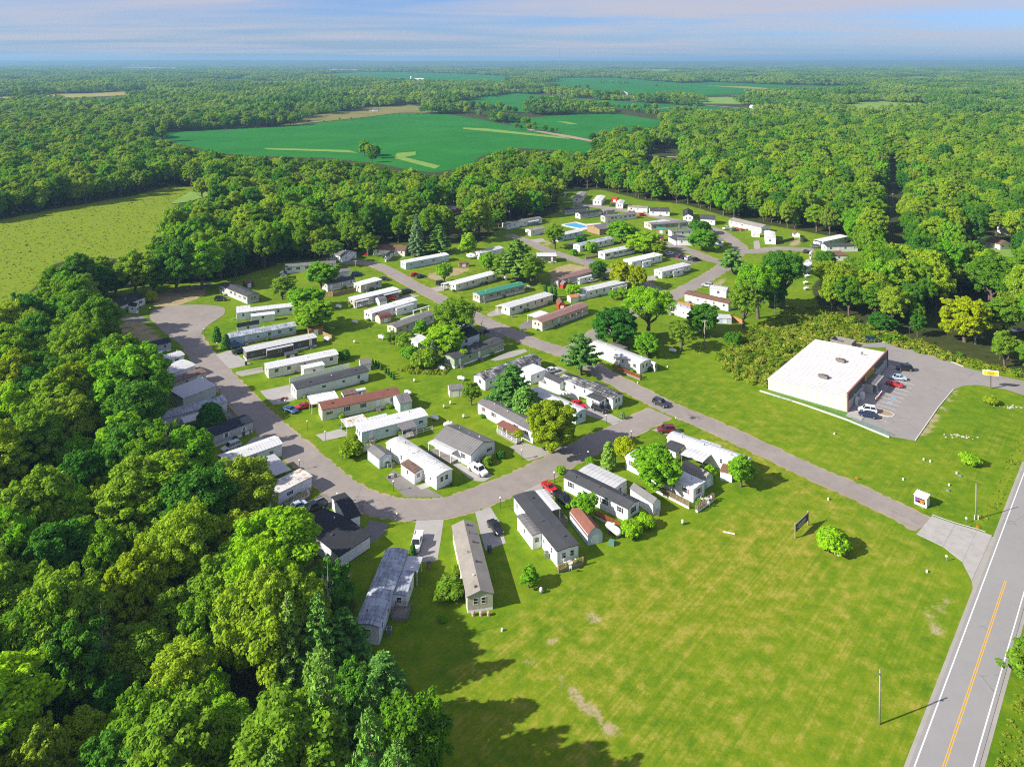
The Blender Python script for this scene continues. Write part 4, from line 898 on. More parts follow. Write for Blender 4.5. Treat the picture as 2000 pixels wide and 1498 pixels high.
def whole(kind, leafmat=None):
    p = PROTO[kind]; V, Q = merge([p['crown'], p['trunk']]); mi = np.zeros(len(Q)); mi[len(p['crown'][1]):] = 1
    return np_mesh(kind + '_whole', V, Q, [MATS[leafmat or p['leaf']], MATS['bark']], mi), p
wk = [('broad_tree', 'leaf_wood'), ('broad_tree_b', 'leaf_wood'), ('broad_tree_c', 'leaf_wood'), ('tall_tree', 'leaf_wood'), ('open_tree', 'leaf_wood'), ('locust_tree', 'leaf_wood'), ('maple_tree', 'leaf_maple'), ('broad_tree', 'leaf_dark'), ('open_tree', 'leaf_olive')]
wm = [whole(k, m) for k, m in wk]
# distant canopy: a 48 m square of low crowns, repeated
def canopy_patch(seed):
    rg = np.random.default_rng(seed); C, R = [], []
    for gx in np.arange(-24, 24, 8.0):
        for gy in np.arange(-24, 24, 8.0):
            x, y = gx + 4 + rg.uniform(-3, 3), gy + 4 + rg.uniform(-3, 3); h = 15 * rg.uniform(.7, 1.25); R0 = rg.uniform(3.6, 5.2)
            for k in range(9):
                a = rg.uniform(0, 6.3); q = math.sqrt(rg.uniform(0, 1)) * .75; C.append((x + math.cos(a) * R0 * q, y + math.sin(a) * R0 * q, h - R0 * .5 - q * q * 4.2 - rg.uniform(0, 1.2))); R.append(R0 * rg.uniform(.36, .52))
            C.append((x, y, h * .45)); R.append(R0 * .85)
    return np_mesh(f'canopy_{seed}', *leaves(rg, np.array(C), np.array(R), 30, 1.0, up=.9), [MATS['leaf_far']])
patches = [canopy_patch(s) for s in (31, 32, 33)]
wood_coll = proto_coll('wood_protos', [m for m, _ in wm] + patches)
keep = np.array([i not in single for i in range(len(P1))])
PA = [P1[keep]]; HA = [h1[keep]]; WA = [w1[keep]]
for (a, b, st, sd) in ((330, 700, 8.4, 6), (700, 1150, 9.4, 8)):
    P, h, w, _ = forest_points(a, b, st, sd); PA.append(P); HA.append(h); WA.append(w)
PA, HA, WA = np.concatenate(PA), np.concatenate(HA), np.concatenate(WA)
rg = np.random.default_rng(12); n = len(PA); pick = rg.choice(9, n, p=[.16, .15, .14, .10, .12, .07, .10, .09, .07])
# hedgerow and farmstead trees standing in the fields
HEDGE = [((1035, 224), (1110, 224), 14, 17), ((1030, 214), (1190, 219), 34, 18), ((1045, 210), (1130, 212), 16, 17), ((885, 218), (1050, 250), 16, 12), ((860, 210), (1010, 222), 34, 14), ((1290, 240), (1420, 246), 30, 15), ((1150, 280), (1250, 262), 14, 13), ((1180, 292), (1300, 276), 20, 15), ((960, 228), (1010, 240), 8, 11), ((1000, 252), (1100, 262), 7, 9), ((1210, 214), (1330, 238), 16, 13),
         ((1230, 216), (1290, 216), 6, 12), ((990, 177), (1150, 175), 14, 15), ((1150, 186), (1290, 195), 12, 13), ((1285, 188), (1380, 196), 16, 13), ((1160, 163), (1230, 165), 10, 12), ((1240, 168), (1340, 172), 9, 7),
         ((690, 160), (780, 165), 12, 12), ((830, 168), (1000, 172), 20, 15), ((640, 152), (720, 154), 10, 12), ((700, 300), (745, 318), 5, 14), ((1150, 300), (1290, 285), 12, 13), ((1440, 205), (1600, 212), 18, 14), ((600, 240), (860, 222), 12, 4), ((860, 214), (1000, 214), 14, 13)]
hp, hh = [], []
for a, b, k, H in HEDGE:
    A, B = G(*a), G(*b)
    for i in range(k):
        q = A.lerp(B, (i + rg.uniform(.2, .8)) / k); hp.append((q.x + rg.normal() * 4, q.y + rg.normal() * 7)); hh.append(H * rg.uniform(.65, 1.2))
PA = np.concatenate([PA, np.array(hp)]); HA = np.concatenate([HA, hh]); WA = np.concatenate([WA, np.array(hh) * .75]); pick = np.concatenate([pick, rg.choice(9, len(hp))]); n = len(PA)
pH = np.array([PROTO[k]['H'] for k, _ in wk]); pR = np.array([PROTO[k]['R'] for k, _ in wk])
S = np.stack([WA * 1.1 / (2 * pR[pick]), WA * 1.1 / (2 * pR[pick]), HA / pH[pick]], 1); ROT = np.stack([np.zeros(n), np.zeros(n), rg.uniform(0, 6.28, n)], 1)
pts = np.concatenate([PA, np.zeros((n, 1))], 1)
# far patches
FP, FS = [], []
for (a, b, st) in ((1150, 2600, 46), (2600, 5200, 66), (5200, 9500, 120), (9500, 17000, 230)):
    P, h, w, _ = forest_points(a, b, st, int(a), 15)
    FP.append(P); FS.append(np.stack([np.full(len(P), st / 44.0), np.full(len(P), st / 44.0), rg.uniform(.6, 1.5, len(P))], 1) * rg.uniform(.8, 1.25, (len(P), 1)))
FP, FS = np.concatenate(FP), np.concatenate(FS); m = len(FP)
pts = np.concatenate([pts, np.concatenate([FP, np.zeros((m, 1))], 1)]); S = np.concatenate([S, FS])
ROT = np.concatenate([ROT, np.stack([np.zeros(m), np.zeros(m), rg.integers(0, 4, m) * math.pi / 2], 1)]); pick = np.concatenate([pick, 9 + rg.integers(0, 3, m)])
scatter('woodland', pts, S, ROT, pick, wood_coll, 'unbroken mass of green woodland stretching from the park to the horizon', 'woodland')
print('singles', n_single, 'of', len(P1), 'mid', n, 'far', m)

# ---- tall weeds, meadow herbs and ditch growth
def sample_px(poly, n, seed, dmin=None):
    r = np.random.default_rng(seed); g = np.array([G(*p)[:2] for p in poly if p[1] > CY + 20]); lo_, hi_ = g.min(0), g.max(0); out = []
    while len(out) < n:
        P = r.uniform(lo_, hi_, (n * 2, 2)); px = CX + F_PX * P[:, 0] / P[:, 1]; py = CY + F_PX * CAM_H / P[:, 1]
        out.extend(P[in_poly_np(poly, px, py)].tolist())
    return np.array(out[:n])
def herb(seed, H, Rx, n, size, mat, up):
    rg_ = np.random.default_rng(seed); C = np.array([(rg_.normal() * Rx * .4, rg_.normal() * Rx * .4, H * rg_.uniform(.25, .8)) for _ in range(7)])
    return np_mesh(f'herb_{seed}', *leaves(rg_, C, rg_.uniform(.3, .5, 7) * Rx, n, size, up=up, aspect=2.2), [MATS[mat]])
herbs = [herb(41, 1.3, 1.2, 26, .26, 'leaf_brush', .4), herb(42, 1.0, 1.4, 26, .26, 'leaf_brush', .6), herb(43, 1.8, 1.1, 30, .26, 'leaf_brush', .3), herb(44, .7, 1.6, 24, .30, 'leaf_meadow', .6), herb(45, .9, 1.3, 24, .30, 'leaf_meadow', .4)]
hc = proto_coll('herb_protos', herbs)
def weeds(name, poly, n, seed, picks, s0, s1, label, cat):
    P = sample_px(poly, n, seed); r = np.random.default_rng(seed + 1); s = r.uniform(s0, s1, n) * np.where(r.uniform(size=n) < .06, 1.8, 1)
    scatter(name, np.concatenate([P, np.zeros((n, 1))], 1), np.stack([s, s, s * r.uniform(.7, 1.3, n)], 1), np.stack([np.zeros(n), np.zeros(n), r.uniform(0, 6.28, n)], 1), r.choice(picks, n), hc, label, cat)
weeds('weeds', BRUSH, 1300, 51, [0, 1, 3, 3, 4], .35, 1.2, 'tall tangled weeds and brush around the store', 'weeds')
weeds('meadow_herbs', MEADOW, 2200, 53, [3, 4, 3, 4], .15, .34, 'rough yellow-green meadow growth beside the wood', 'meadow')
weeds('ditch_weeds', DITCH, 110, 55, [3, 4], .1, .25, 'weeds growing in the ditch beside the highway', 'weeds')
weeds('reeds', [(775, 722), (830, 716), (880, 718), (868, 732), (800, 730)], 130, 57, [4, 3], .4, .7, 'patch of tall straw-coloured grass on the lawn', 'tall grass')
weeds('verge_growth', [(1935, 1498), (1995, 1330), (2010, 1310), (2010, 1498)], 70, 58, [3], .12, .25, 'lush green growth on the far highway verge', 'tall grass')
# ------------------------------------------------------------------ homes
def roof_profile(kind, W, rise, over):
    """upper outline across the width: list of (u, z above eave)"""
    if kind == 'gable': return [(-over, -over * rise / (W / 2)), (W / 2, rise), (W + over, -over * rise / (W / 2))]
    if kind == 'arch':
        n = 8; return [(-over + (W + 2 * over) * i / n, rise * (1 - (2 * i / n - 1) ** 2) - .03) for i in range(n + 1)]
    if kind == 'flat': return [(-over, .0), (W / 2, rise), (W + over, 0.0)]
    if kind == 'shed': return [(-over, -.05), (W + over, rise)]
    if kind == 'shed_back': return [(-over, rise), (W + over, -.05)]
    if kind == 'gambrel': return [(-over, -.15), (W * .2, rise * .62), (W / 2, rise), (W * .8, rise * .62), (W + over, -.15)]
def under(prof, u):
    for (a, za), (b, zb) in zip(prof, prof[1:]):
        if a <= u <= b: return za + (zb - za) * (u - a) / (b - a + 1e-9)
    return prof[-1][1]
UNITBOX = {}
def ubox(mat):
    if mat not in UNITBOX: UNITBOX[mat] = MB().box(-.5, .5, -.5, .5, 0, 1).mesh('box_' + mat, MATS[mat])
    return UNITBOX[mat]
FRAME = {}
def frame_mesh(mat='trim_white'):
    if mat not in FRAME:
        m = MB(); b = .07
        m.box(-.5, .5, -.035, .03, 0, b); m.box(-.5, .5, -.035, .03, 1 - b, 1); m.box(-.5, -.5 + b, -.035, .03, b, 1 - b); m.box(.5 - b, .5, -.035, .03, b, 1 - b)
        m.box(-.5 + b, .5 - b, -.03, .02, .48, .52); FRAME[mat] = m.mesh('window_frame', MATS[mat])
    return FRAME[mat]
PANE = MB().box(-.45, .45, -.012, .02, .06, .94).mesh('pane', MATS['window_glass'])
DOOR = MB().box(-.5, .5, -.05, .02, 0, 1).mesh('door', MATS['trim_white'])
KNOB = MB().sphere((.36, -.08, .48), .05, 6, 4).mesh('handle', MATS['metal_dark'])
def side_xf(side, L, Wd, s):
    """local place and heading of a point s along a wall; outward is -y of the piece"""
    return {'f': ((s, 0, 0), 0.0), 'b': ((L - s, Wd, 0), math.pi), 'r': ((L, s, 0), math.pi / 2), 'l': ((0, Wd - s, 0), -math.pi / 2)}[side]
def window(root, side, L, Wd, s, z=1.35, w=.95, h=1.15, shutter=None, off=.0):
    (x, y, _), rz = side_xf(side, L, Wd, s); f = link('window', frame_mesh(), root, (x, y, z), (0, 0, rz), (w, 1, h)); f.delta_location = (0, 0, 0)
    link('pane', PANE, f)
    if shutter:
        for k in (-1, 1): link('shutter', ubox(shutter), f, (k * (.5 + .16 / w), -.02, 0), (0, 0, 0), (.30 / w, .04, 1))
    return f
def door(root, side, L, Wd, s, z=.62, h=2.0, w=.9, steps='wood_grey', mat=None):
    (x, y, _), rz = side_xf(side, L, Wd, s); d = link('door', DOOR, root, (x, y, z), (0, 0, rz), (w, 1, h)); link('handle', KNOB, d, scale=(1 / w, 1, 1 / h))
    if steps:
        m = MB(); n = 3; m.box(-.65, .65, -1.1, -.02, .45, z - .06)
        for px in (-.6, .52): m.box(px, px + .08, -1.08, -1.0, 0, z + .85)
        m.box(-.6, .6, -1.08, -1.03, z + .78, z + .85)
        for k in range(n - 1): m.box(-.55, .55, -1.1 - .28 * (k + 1), -1.1 - .28 * k - .002, 0, z - .06 - .2 * (k + 1))
        m.box(-.6, -.5, -.3, -.2, 0, .45); m.box(.5, .6, -.3, -.2, 0, .45)
        m.obj('steps', MATS[steps], root, loc=(x, y, 0), rot=(0, 0, rz))
    return d
def make_roof(name, root, kind, mat, L, Wd, he, rise, axis, over, ribs=0.0, x0=0.0, y0=0.0, thick=.14, end=.18):
    """roof slab following its profile, with standing seams on sheet metal; axis = ridge direction"""
    w = Wd if axis == 'x' else L; ln = L if axis == 'x' else Wd; pr = roof_profile(kind, w, rise, over); o = y0 if axis == 'x' else x0; a = x0 if axis == 'x' else y0
    m = MB()
    def sl(a0, a1, lift):
        top = [(u + o, z + he + lift) for u, z in pr]; bot = [(u + o, z + he + lift - thick) for u, z in reversed(pr)]
        m.extrude(top + bot, axis, a0, a1)
    sl(a - end, a + ln + end, thick)
    if ribs:
        n = max(2, int(ln / ribs))
        for i in range(n + 1):
            p = a - end + .05 + (ln + 2 * end - .1) * i / n; sl(p - .03, p + .03, thick + .035)
    return m.obj(name, MATS[mat], root)
def make_wall(name, root, kind, mat, L, Wd, he, rise, axis, z0, x0=0.0, y0=0.0):
    w = Wd if axis == 'x' else L; ln = L if axis == 'x' else Wd; pr = roof_profile(kind, w, rise, .25); o = y0 if axis == 'x' else x0; a = x0 if axis == 'x' else y0
    inner = [0.0] + [u for u, _ in pr if 0 < u < w] + [w]
    top = [(u + o, he + under(pr, u) - .004) for u in inner]
    m = MB(); m.extrude([(o, z0), (w + o, z0)] + top[::-1], axis, a, a + ln); return m.obj(name, MATS[mat], root)

HOMES = []
def pts_rect(root, c, p, q, h):
    """two opposite corners (pixels, at height h) -> local rectangle of the home"""
    inv = Matrix.LocRotScale(root.location, root.rotation_euler, None).inverted(); a = inv @ GQ(c, *p, h); b = inv @ GQ(c, *q, h)
    return min(a.x, b.x), max(a.x, b.x), min(a.y, b.y), max(a.y, b.y)
def posts(root, pts, h, mat='trim_white', w=.10, name='post'):
    for x, y in pts: link(name, ubox(mat), root, (x, y, 0), (0, 0, 0), (w, w, h))
def railing(root, segs, z, mat, h=.95, name='railing'):
    m = MB()
    for (x0, y0, x1, y1) in segs:
        L = math.hypot(x1 - x0, y1 - y0); n = max(1, int(L / 1.5)); dx, dy = (x1 - x0) / L, (y1 - y0) / L
        for i in range(n + 1): m.box(x0 + dx * L * i / n - .05, x0 + dx * L * i / n + .05, y0 + dy * L * i / n - .05, y0 + dy * L * i / n + .05, z, z + h)
        for zz in (z + .12, z + .5, z + h - .06): m.bar((x0, y0, zz), (x1, y1, zz), .05)
        k = int(L / .35)
        for i in range(k): m.bar((x0 + dx * L * (i + .5) / k, y0 + dy * L * (i + .5) / k, z + .12), (x0 + dx * L * (i + .5) / k, y0 + dy * L * (i + .5) / k, z + h - .06), .03)
    if m.v: m.obj(name, MATS[mat], root)
def add_part(root, a, he, r):
    """an addition: ('room'|'carport'|'awning'|'deck'|'porch', crop, p, q, height, roof kind, roof mat, wall mat)"""
    ty, c, p, q, h = a[:5]; x0, x1, y0, y1 = pts_rect(root, c, p, q, h if ty != 'deck' else .6)
    L, Wd = root['len'], root['dep']
    # keep clear of the home's own walls: butt against the nearest face
    if ty in ('room', 'porch', 'carport', 'awning'):
        cx, cy = (x0 + x1) / 2, (y0 + y1) / 2
        if cy < Wd * .3 and y1 > -.3 and cx > 0 and cx < L: y1 = -.02; y0 = min(y0, -1.2)
        elif cy > Wd * .7 and y0 < Wd + .3 and cx > 0 and cx < L: y0 = Wd + .02; y1 = max(y1, Wd + 1.2)
        elif cx >= L * .6 and 0 < cy < Wd: x0 = L + .02; x1 = max(x1, L + 1.2)
        elif cx <= L * .4 and 0 < cy < Wd: x1 = -.02; x0 = min(x0, -1.2)
    w, d = x1 - x0, y1 - y0
    rk, rm = (a[5], a[6]) if len(a) > 6 else ('flat', 'roof_white'); wm = a[7] if len(a) > 7 else None
    ax = 'x' if w >= d else 'y'
    if ty == 'room':
        rr_ = {'gable': .8, 'flat': .12}.get(rk, .3)
        make_wall('addition_wall', root, rk, wm, w, d, h, rr_, ax, 0.0, x0, y0)
        make_roof('addition_roof', root, rk, rm, w, d, h, rr_, ax, .15, 0.9 if rm.startswith('roof') else 0, x0, y0, .12, .12)
        e = link('window', frame_mesh(), root, ((x0 + x1) / 2, y0, 1.2), (0, 0, 0), (.9, 1, .95)); link('pane', PANE, e)
        e = link('window', frame_mesh(), root, (x0, (y0 + y1) / 2, 1.2), (0, 0, -math.pi / 2), (.8, 1, .95)); link('pane', PANE, e)
        e = link('window', frame_mesh(), root, (x1, (y0 + y1) / 2, 1.2), (0, 0, math.pi / 2), (.8, 1, .95)); link('pane', PANE, e)
    elif ty in ('carport', 'awning', 'porch'):
        pm = wm or 'trim_white'
        make_roof('carport_roof' if ty == 'carport' else 'porch_roof', root, rk, rm, w, d, h, .12 if rk == 'flat' else .3, ax, .1, 0.8 if rm.startswith('roof') else 0, x0, y0, .10, .1)
        nx = max(2, int(w / 2.6) + 1); ny = max(2, int(d / 2.8) + 1)
        P = [(x0 + .1 + (w - .2) * i / (nx - 1), yy) for i in range(nx) for yy in (y0 + .1, y1 - .1)] + [(xx, y0 + .1 + (d - .2) * j / (ny - 1)) for j in range(1, ny - 1) for xx in (x0 + .1, x1 - .1)]
        P = [(x, y) for x, y in P if not (-.2 < x < L + .2 and -.3 < y < Wd + .3)]
        posts(root, P, h - .06, pm, .11)
        if ty == 'porch':
            MB().box(x0, x1, y0, y1, 0, .45).obj('porch_floor', MATS['wood_grey'], root); railing(root, [(x0, y0, x1, y0)], .45, pm)
    elif ty == 'deck':
        dm = a[5] if len(a) > 5 else 'wood_deck'; z = .6; m = MB(); along = w >= d; n = max(3, int((d if along else w) / .30))
        for i in range(n):
            if along: m.box(x0, x1, y0 + d * i / n + .01, y0 + d * (i + 1) / n - .01, z - .08, z)
            else: m.box(x0 + w * i / n + .01, x0 + w * (i + 1) / n - .01, y0, y1, z - .08, z)
        m.obj('deck_floor', MATS[dm], root)['kind'] = 'stuff'
        MB().box(x0 + .05, x1 - .05, y0 + .05, y1 - .05, .02, z - .1).obj('deck_base', MATS[a[6] if len(a) > 6 else 'wood_grey'], root)
        segs = [s for s in ((x0, y0 + .05, x1, y0 + .05), (x0 + .05, y0, x0 + .05, y1), (x1 - .05, y0, x1 - .05, y1), (x0, y1 - .05, x1, y1 - .05)) if not (-.4 < (s[0] + s[2]) / 2 < L + .4 and -.4 < (s[1] + s[3]) / 2 < Wd + .4)]
        railing(root, segs, z, dm)
def home(nick, label, c, A, B, dep, roof, rm, wm, he=2.85, ridge='ab', rise=None, sk='skirting_white', adds=(), sh=None, doors=1, wins=True, over=.22, vents=3, name='mobile_home', cat='mobile home', group=None, win_step=3.6, z0=.6, back=None):
    a, b = GQ(c, *A), GQ(c, *B)
    if back:                                                     # far end of the ridge is known: take length and heading from it
        K = GQ(*back, he + (rise if rise is not None else .45)); M_ = (a + b) / 2; u = Vector((K.x - M_.x, K.y - M_.y, 0)); dep = u.length; u /= dep; xd = Vector((u.y, -u.x, 0)); wd = abs((b - a).dot(xd)); a, b = M_ - xd * wd / 2, M_ + xd * wd / 2
    d = b - a; L = d.length; rz = math.atan2(d.y, d.x); r = random.Random(nick)
    root = link(name, None, None, (a.x, a.y, 0), (0, 0, rz)); root['len'] = L; root['dep'] = dep
    rise = rise if rise is not None else {'gable': .55 if min(L, dep) < 6.5 else 1.15, 'arch': .42, 'flat': .16, 'shed': .5, 'shed_back': .5}[roof]
    ax = 'x' if ridge == 'ab' else 'y'; ribs = {'arch': .95, 'flat': 1.2}.get(roof, .7) if rm.startswith('roof') else 0
    if z0 > .2: MB().box(.03, L - .03, .03, dep - .03, 0, z0 + .02).obj('skirting', MATS[sk], root)
    make_wall('wall', root, roof, wm, L, dep, he, rise, ax, z0)
    make_roof('roof', root, roof, rm, L, dep, he, rise, ax, over, ribs)
    w = dep if ax == 'x' else L; ln = L if ax == 'x' else dep; pr = roof_profile(roof, w, rise, over)
    for k in range(vents):
        u = w * r.choice([.3, .36, .62, .7]); s = ln * (k + r.uniform(.3, .7)) / max(1, vents); z = he + under(pr, u) + .1; x, y = (s, u) if ax == 'x' else (u, s)
        m = MB()
        if rm.startswith('shingle') and k % 2 == 0: m.box(-.22, .22, -.22, .22, 0, .2); m.box(-.16, .16, -.16, .16, .2, .26); mt = 'metal_dark'
        else: m.cyl((0, 0, 0), (0, 0, .42), .07, .07, 7); m.cyl((0, 0, .40), (0, 0, .5), .15, .08, 8); mt = r.choice(['steel', 'trim_white', 'metal_dark'])
        m.obj('roof_vent', MATS[mt], root, loc=(x, y, z))
    if wins:
        for side, ln2 in (('f', L), ('b', L), ('l', dep), ('r', dep)):
            if ln2 < 7.0:
                n = 2 if ln2 > 4.2 and r.random() < .5 else 1
                for k in range(n): window(root, side, L, dep, ln2 * (k + 1) / (n + 1) + r.uniform(-.2, .2), 1.3, .85 if n > 1 else 1.2, 1.15, sh if n == 1 else None)
                continue
            n = max(2, int(ln2 / win_step)); dk = set(r.sample(range(n), min(doors, n))) if side in 'fb' else set()
            for k in range(n):
                s = ln2 * (k + .5) / n + r.uniform(-.4, .4)
                if k in dk: door(root, side, L, dep, s, z0 + .04, min(2.0, he - z0 - .2))
                else: window(root, side, L, dep, s, z0 + .75, r.choice([.75, .95, 1.3]), r.choice([.7, 1.1, 1.1]), sh)
    for ad_ in adds: add_part(root, ad_, he, r)
    tag(root, label, cat, group); HOMES.append((nick, root, L, dep)); return root

# --- row on the wood side of the curving lane
home('house by the turning circle', 'white house with black shingle roof beside the turning circle', 'c1', (190, 545), (415, 458), 8.5, 'gable', 'shingle_black', 'siding_white', sh='shutter_black', name='house', cat='house', z0=.3,
     adds=[('room', 'c1', (300, 455), (345, 470), 2.9, 'gable', 'shingle_black', 'siding_white')])
home('navy-roofed grey home', 'grey home with dark navy roof in tree shade below the turning circle', 'c1', (300, 900), (615, 817), 4.4, 'gable', 'shingle_navy', 'siding_grey')
home('pale flat-roofed home', 'small home with a pale grey sheet roof beside the white van', 'c1', (520, 985), (718, 925), 4.4, 'arch', 'roof_pale_grey', 'siding_white')
home('wide pale carport home', 'home with a wide blue-white sheet roof between pale and rusty roofs', 'c1', (545, 1105), (806, 1008), 7.2, 'arch', 'roof_pale_grey', 'siding_white', rise=.3)
home('rust-brown roofed home', 'narrow home with a streaked rust-brown roof under the trees', 'c1', (580, 1168), (888, 1062), 3.6, 'flat', 'roof_rust_brown', 'siding_tan')
home('white sheet-roofed garage', 'long white garage building with plain ribbed walls in the shaded row', 'c1', (710, 1272), (966, 1170), 7.0, 'shed', 'roof_pale_grey', 'siding_ribbed', rise=.45, wins=False, vents=0, z0=.05, name='garage_building', cat='garage')
home('awning home beside the conical evergreen', 'long home with grey roof and white awning beside the dark conical evergreen', 'c1', (520, 1450), (1052, 1298), 4.5, 'gable', 'roof_weathered', 'siding_white', adds=[('awning', 'c1', (720, 1385), (845, 1300), 2.6, 'flat', 'roof_white'), ('deck', 'c1', (1010, 1370), (1080, 1290), .6, 'wood_grey')])
home('black-roofed home with the white skirting', 'home with near-black roof and pale walls beside the silver car', 'c3', (455, 415), (852, 258), 4.6, 'gable', 'shingle_navy', 'siding_grey', sh='trim_white')
home('white home with the double carport', 'white-roofed home with a grey double carport half under trees', 'c3', (640, 600), (1080, 440), 4.6, 'gable', 'roof_white', 'siding_white', adds=[('carport', 'c3', (985, 615), (1020, 430), 2.5, 'flat', 'roof_pale_grey', 'trim_dark')])
home('rusty-roofed white home', 'white home with rust-stained roof and pergola beside the dark pickup', 'c3', (845, 945), (1312, 704), 4.4, 'flat', 'roof_white_rusty', 'siding_white', sk='skirting_grey', sh='shutter_black', adds=[('deck', 'c3', (1110, 850), (1280, 740), .6, 'wood_grey')])
home('black-shingled house', 'large house with black shingle roof and white walls in tree shade', 'c3', (1530, 1325), (1768, 1165), 14.0, 'gable', 'shingle_black', 'siding_white', he=2.5, ridge='ab', rise=.85, name='house', cat='house', z0=.2, vents=2, wins=False)
home('black-shingled garage', 'black-roofed garage wing beside the shaded drive', 'c3', (1590, 1030), (1690, 995), 9.0, 'gable', 'shingle_black', 'siding_white', he=2.4, rise=.6, name='garage_building', cat='garage', wins=False, vents=1, z0=.1)
home('weathered blue-grey home', 'long home with peeling blue-grey sheet roof at the edge of the wood', 'p', (694, 1257), (741, 1258), 19.5, 'arch', 'roof_weathered', 'siding_white', ridge='perp', back=('c4', 540, 764), doors=2,
     adds=[('room', 'c4', (600, 945), (610, 1130), 2.5, 'flat', 'roof_weathered', 'siding_white'), ('carport', 'c4', (640, 830), (700, 945), 2.5, 'flat', 'roof_pale_grey'), ('deck', 'c4', (530, 1210), (620, 1310), .6, 'wood_grey')])
# --- row on the inner side of the lane
home('grey gabled home', 'grey single-wide with charcoal roof and white skirting near the dirt pad', 'c1', (993, 362), (1210, 455), 5.0, 'gable', 'shingle_charcoal', 'siding_grey', sh='shutter_black')
home('white arched-roof home with carport', 'white home with long arched white roof and carport facing the turning circle', 'c1', (1128, 588), (1598, 532), 4.4, 'arch', 'roof_white', 'siding_white', adds=[('room', 'c1', (1240, 555), (1420, 520), 2.4, 'shed', 'roof_white', 'siding_white'), ('carport', 'c1', (1130, 535), (1230, 465), 2.6, 'flat', 'roof_white')])
home('blue-walled home', 'long pale blue home with patchy grey arched roof', 'c1', (1068, 790), (1592, 692), 4.6, 'arch', 'roof_weathered', 'siding_blue', adds=[('room', 'c1', (1130, 625), (1300, 600), 2.7, 'gable', 'shingle_charcoal', 'siding_white')])
home('dark brown home', 'dark brown walled home with pale sheet roof and front room', 'c1', (1205, 902), (1752, 785), 4.4, 'flat', 'roof_pale_grey', 'siding_brown', adds=[('room', 'c1', (1362, 820), (1565, 775), 2.5, 'shed', 'roof_white', 'siding_brown')])
home('cream L-shaped home', 'cream home with bright white L-shaped roof', 'c1', (1375, 1037), (1918, 920), 4.6, 'gable', 'roof_white', 'siding_cream', adds=[('room', 'c1', (1650, 965), (1790, 905), 2.75, 'flat', 'roof_white', 'siding_cream')])
home('white home with black roof', 'long white home with black shingle roof and bare white walls', 'c2', (395, 560), (957, 415), 4.8, 'gable', 'shingle_charcoal', 'siding_white', win_step=4.5)
home('red-brown roofed cream home', 'cream home with red-brown shingle roof, blue shutters and white carport', 'c2', (597, 728), (1202, 602), 4.8, 'gable', 'shingle_redbrown', 'siding_cream', sh='shutter_navy',
     adds=[('carport', 'c2', (520, 615), (690, 495), 2.6, 'flat', 'roof_white_worn'), ('room', 'c2', (765, 530), (840, 475), 2.6, 'flat', 'roof_rust_brown', 'siding_cream'), ('room', 'c2', (850, 500), (925, 470), 2.5, 'flat', 'roof_white', 'siding_white')])
home('aqua home', 'aqua-walled home with white roof and rust-spotted carport', 'c2', (905, 907), (1417, 772), 4.8, 'gable', 'roof_white', 'siding_aqua', rise=.4, adds=[('carport', 'c2', (800, 797), (910, 677), 2.5, 'flat', 'roof_white_rusty'), ('carport', 'c2', (960, 720), (1090, 672), 2.5, 'flat', 'roof_white'), ('porch', 'c2', (1220, 802), (1300, 732), 2.5, 'shed', 'roof_grey', 'trim_white')])
home('worn white home', 'white home with spotted arched roof and enclosed porch at the lane bend', 'c2', (1483, 1264), (1614, 1212), 20.5, 'arch', 'roof_white_worn', 'siding_white', ridge='perp', back=('c2', 1158, 862), adds=[('room', 'c2', (1215, 1060), (1315, 1135), 2.5, 'shed', 'roof_rust_brown', 'siding_white')])
home('grey-roofed double home', 'double-wide white house with grey standing-seam roof and black shutters', 'c2', (1728, 1077), (1968, 992), 17.0, 'gable', 'roof_grey', 'siding_white', ridge='perp', back=('c2', 1570, 768), sh='shutter_black', rise=1.35, name='house', cat='house', adds=[('porch', 'c2', (1440, 890), (1600, 985), 2.5, 'flat', 'roof_white', 'trim_white')])
home('home with the red-brown porch', 'white home with grey roof and red-brown porch beside the big maple', 'c5', (213, 509), (640, 745), 4.6, 'gable', 'roof_grey', 'siding_white', sh='shutter_red', adds=[('porch', 'c5', (362, 592), (560, 655), 2.5, 'shed', 'shingle_redbrown', 'trim_white')])
home('bay-window home', 'white home with pale blue arched roof and bay end behind the big maple', 'c5', (975, 602), (1056, 566), 24.0, 'arch', 'roof_white', 'siding_blue', ridge='perp', back=('c5', 650, 312))
home('tar-streaked white home', 'white home with black and white streaked roof on the lane corner', 'c5', (1262, 477), (1346, 441), 24.0, 'gable', 'roof_tarred', 'siding_white', ridge='perp', back=('c5', 886, 202), adds=[('room', 'c5', (1062, 375), (1170, 410), 2.5, 'flat', 'shingle_charcoal', 'siding_white'), ('carport', 'c5', (1130, 262), (1225, 295), 2.6, 'flat', 'shingle_charcoal')])
home('striped-roof home', 'white home with black and white striped roof and white garage behind the pine', 'd2', (430, 1290), (866, 1118), 5.0, 'gable', 'roof_tarred', 'siding_white', adds=[('room', 'd2', (785, 1172), (800, 1085), 2.8, 'flat', 'roof_white', 'siding_white')])
home('green home', 'sage green home with charcoal roof and two wooden stoops', 'd2', (190, 1120), (577, 975), 4.7, 'gable', 'shingle_charcoal', 'siding_green', doors=2)
home('small white outbuilding', 'small white building with sheet roof half hidden by shrubs', 'd1', (1182, 950), (1262, 915), 6.5, 'gable', 'roof_white', 'siding_white', vents=0, name='outbuilding', cat='outbuilding')
home('dark-roofed home under the maple', 'white home with dark roof tucked behind the bright green maple', 'd1', (1520, 925), (1662, 868), 8.0, 'gable', 'shingle_black', 'siding_white', vents=1)
home('small blue home', 'small pale blue home beside the shaded asphalt pad', 'd1', (1530, 810), (1614, 778), 4.5, 'flat', 'roof_pale_grey', 'siding_blue', vents=1)
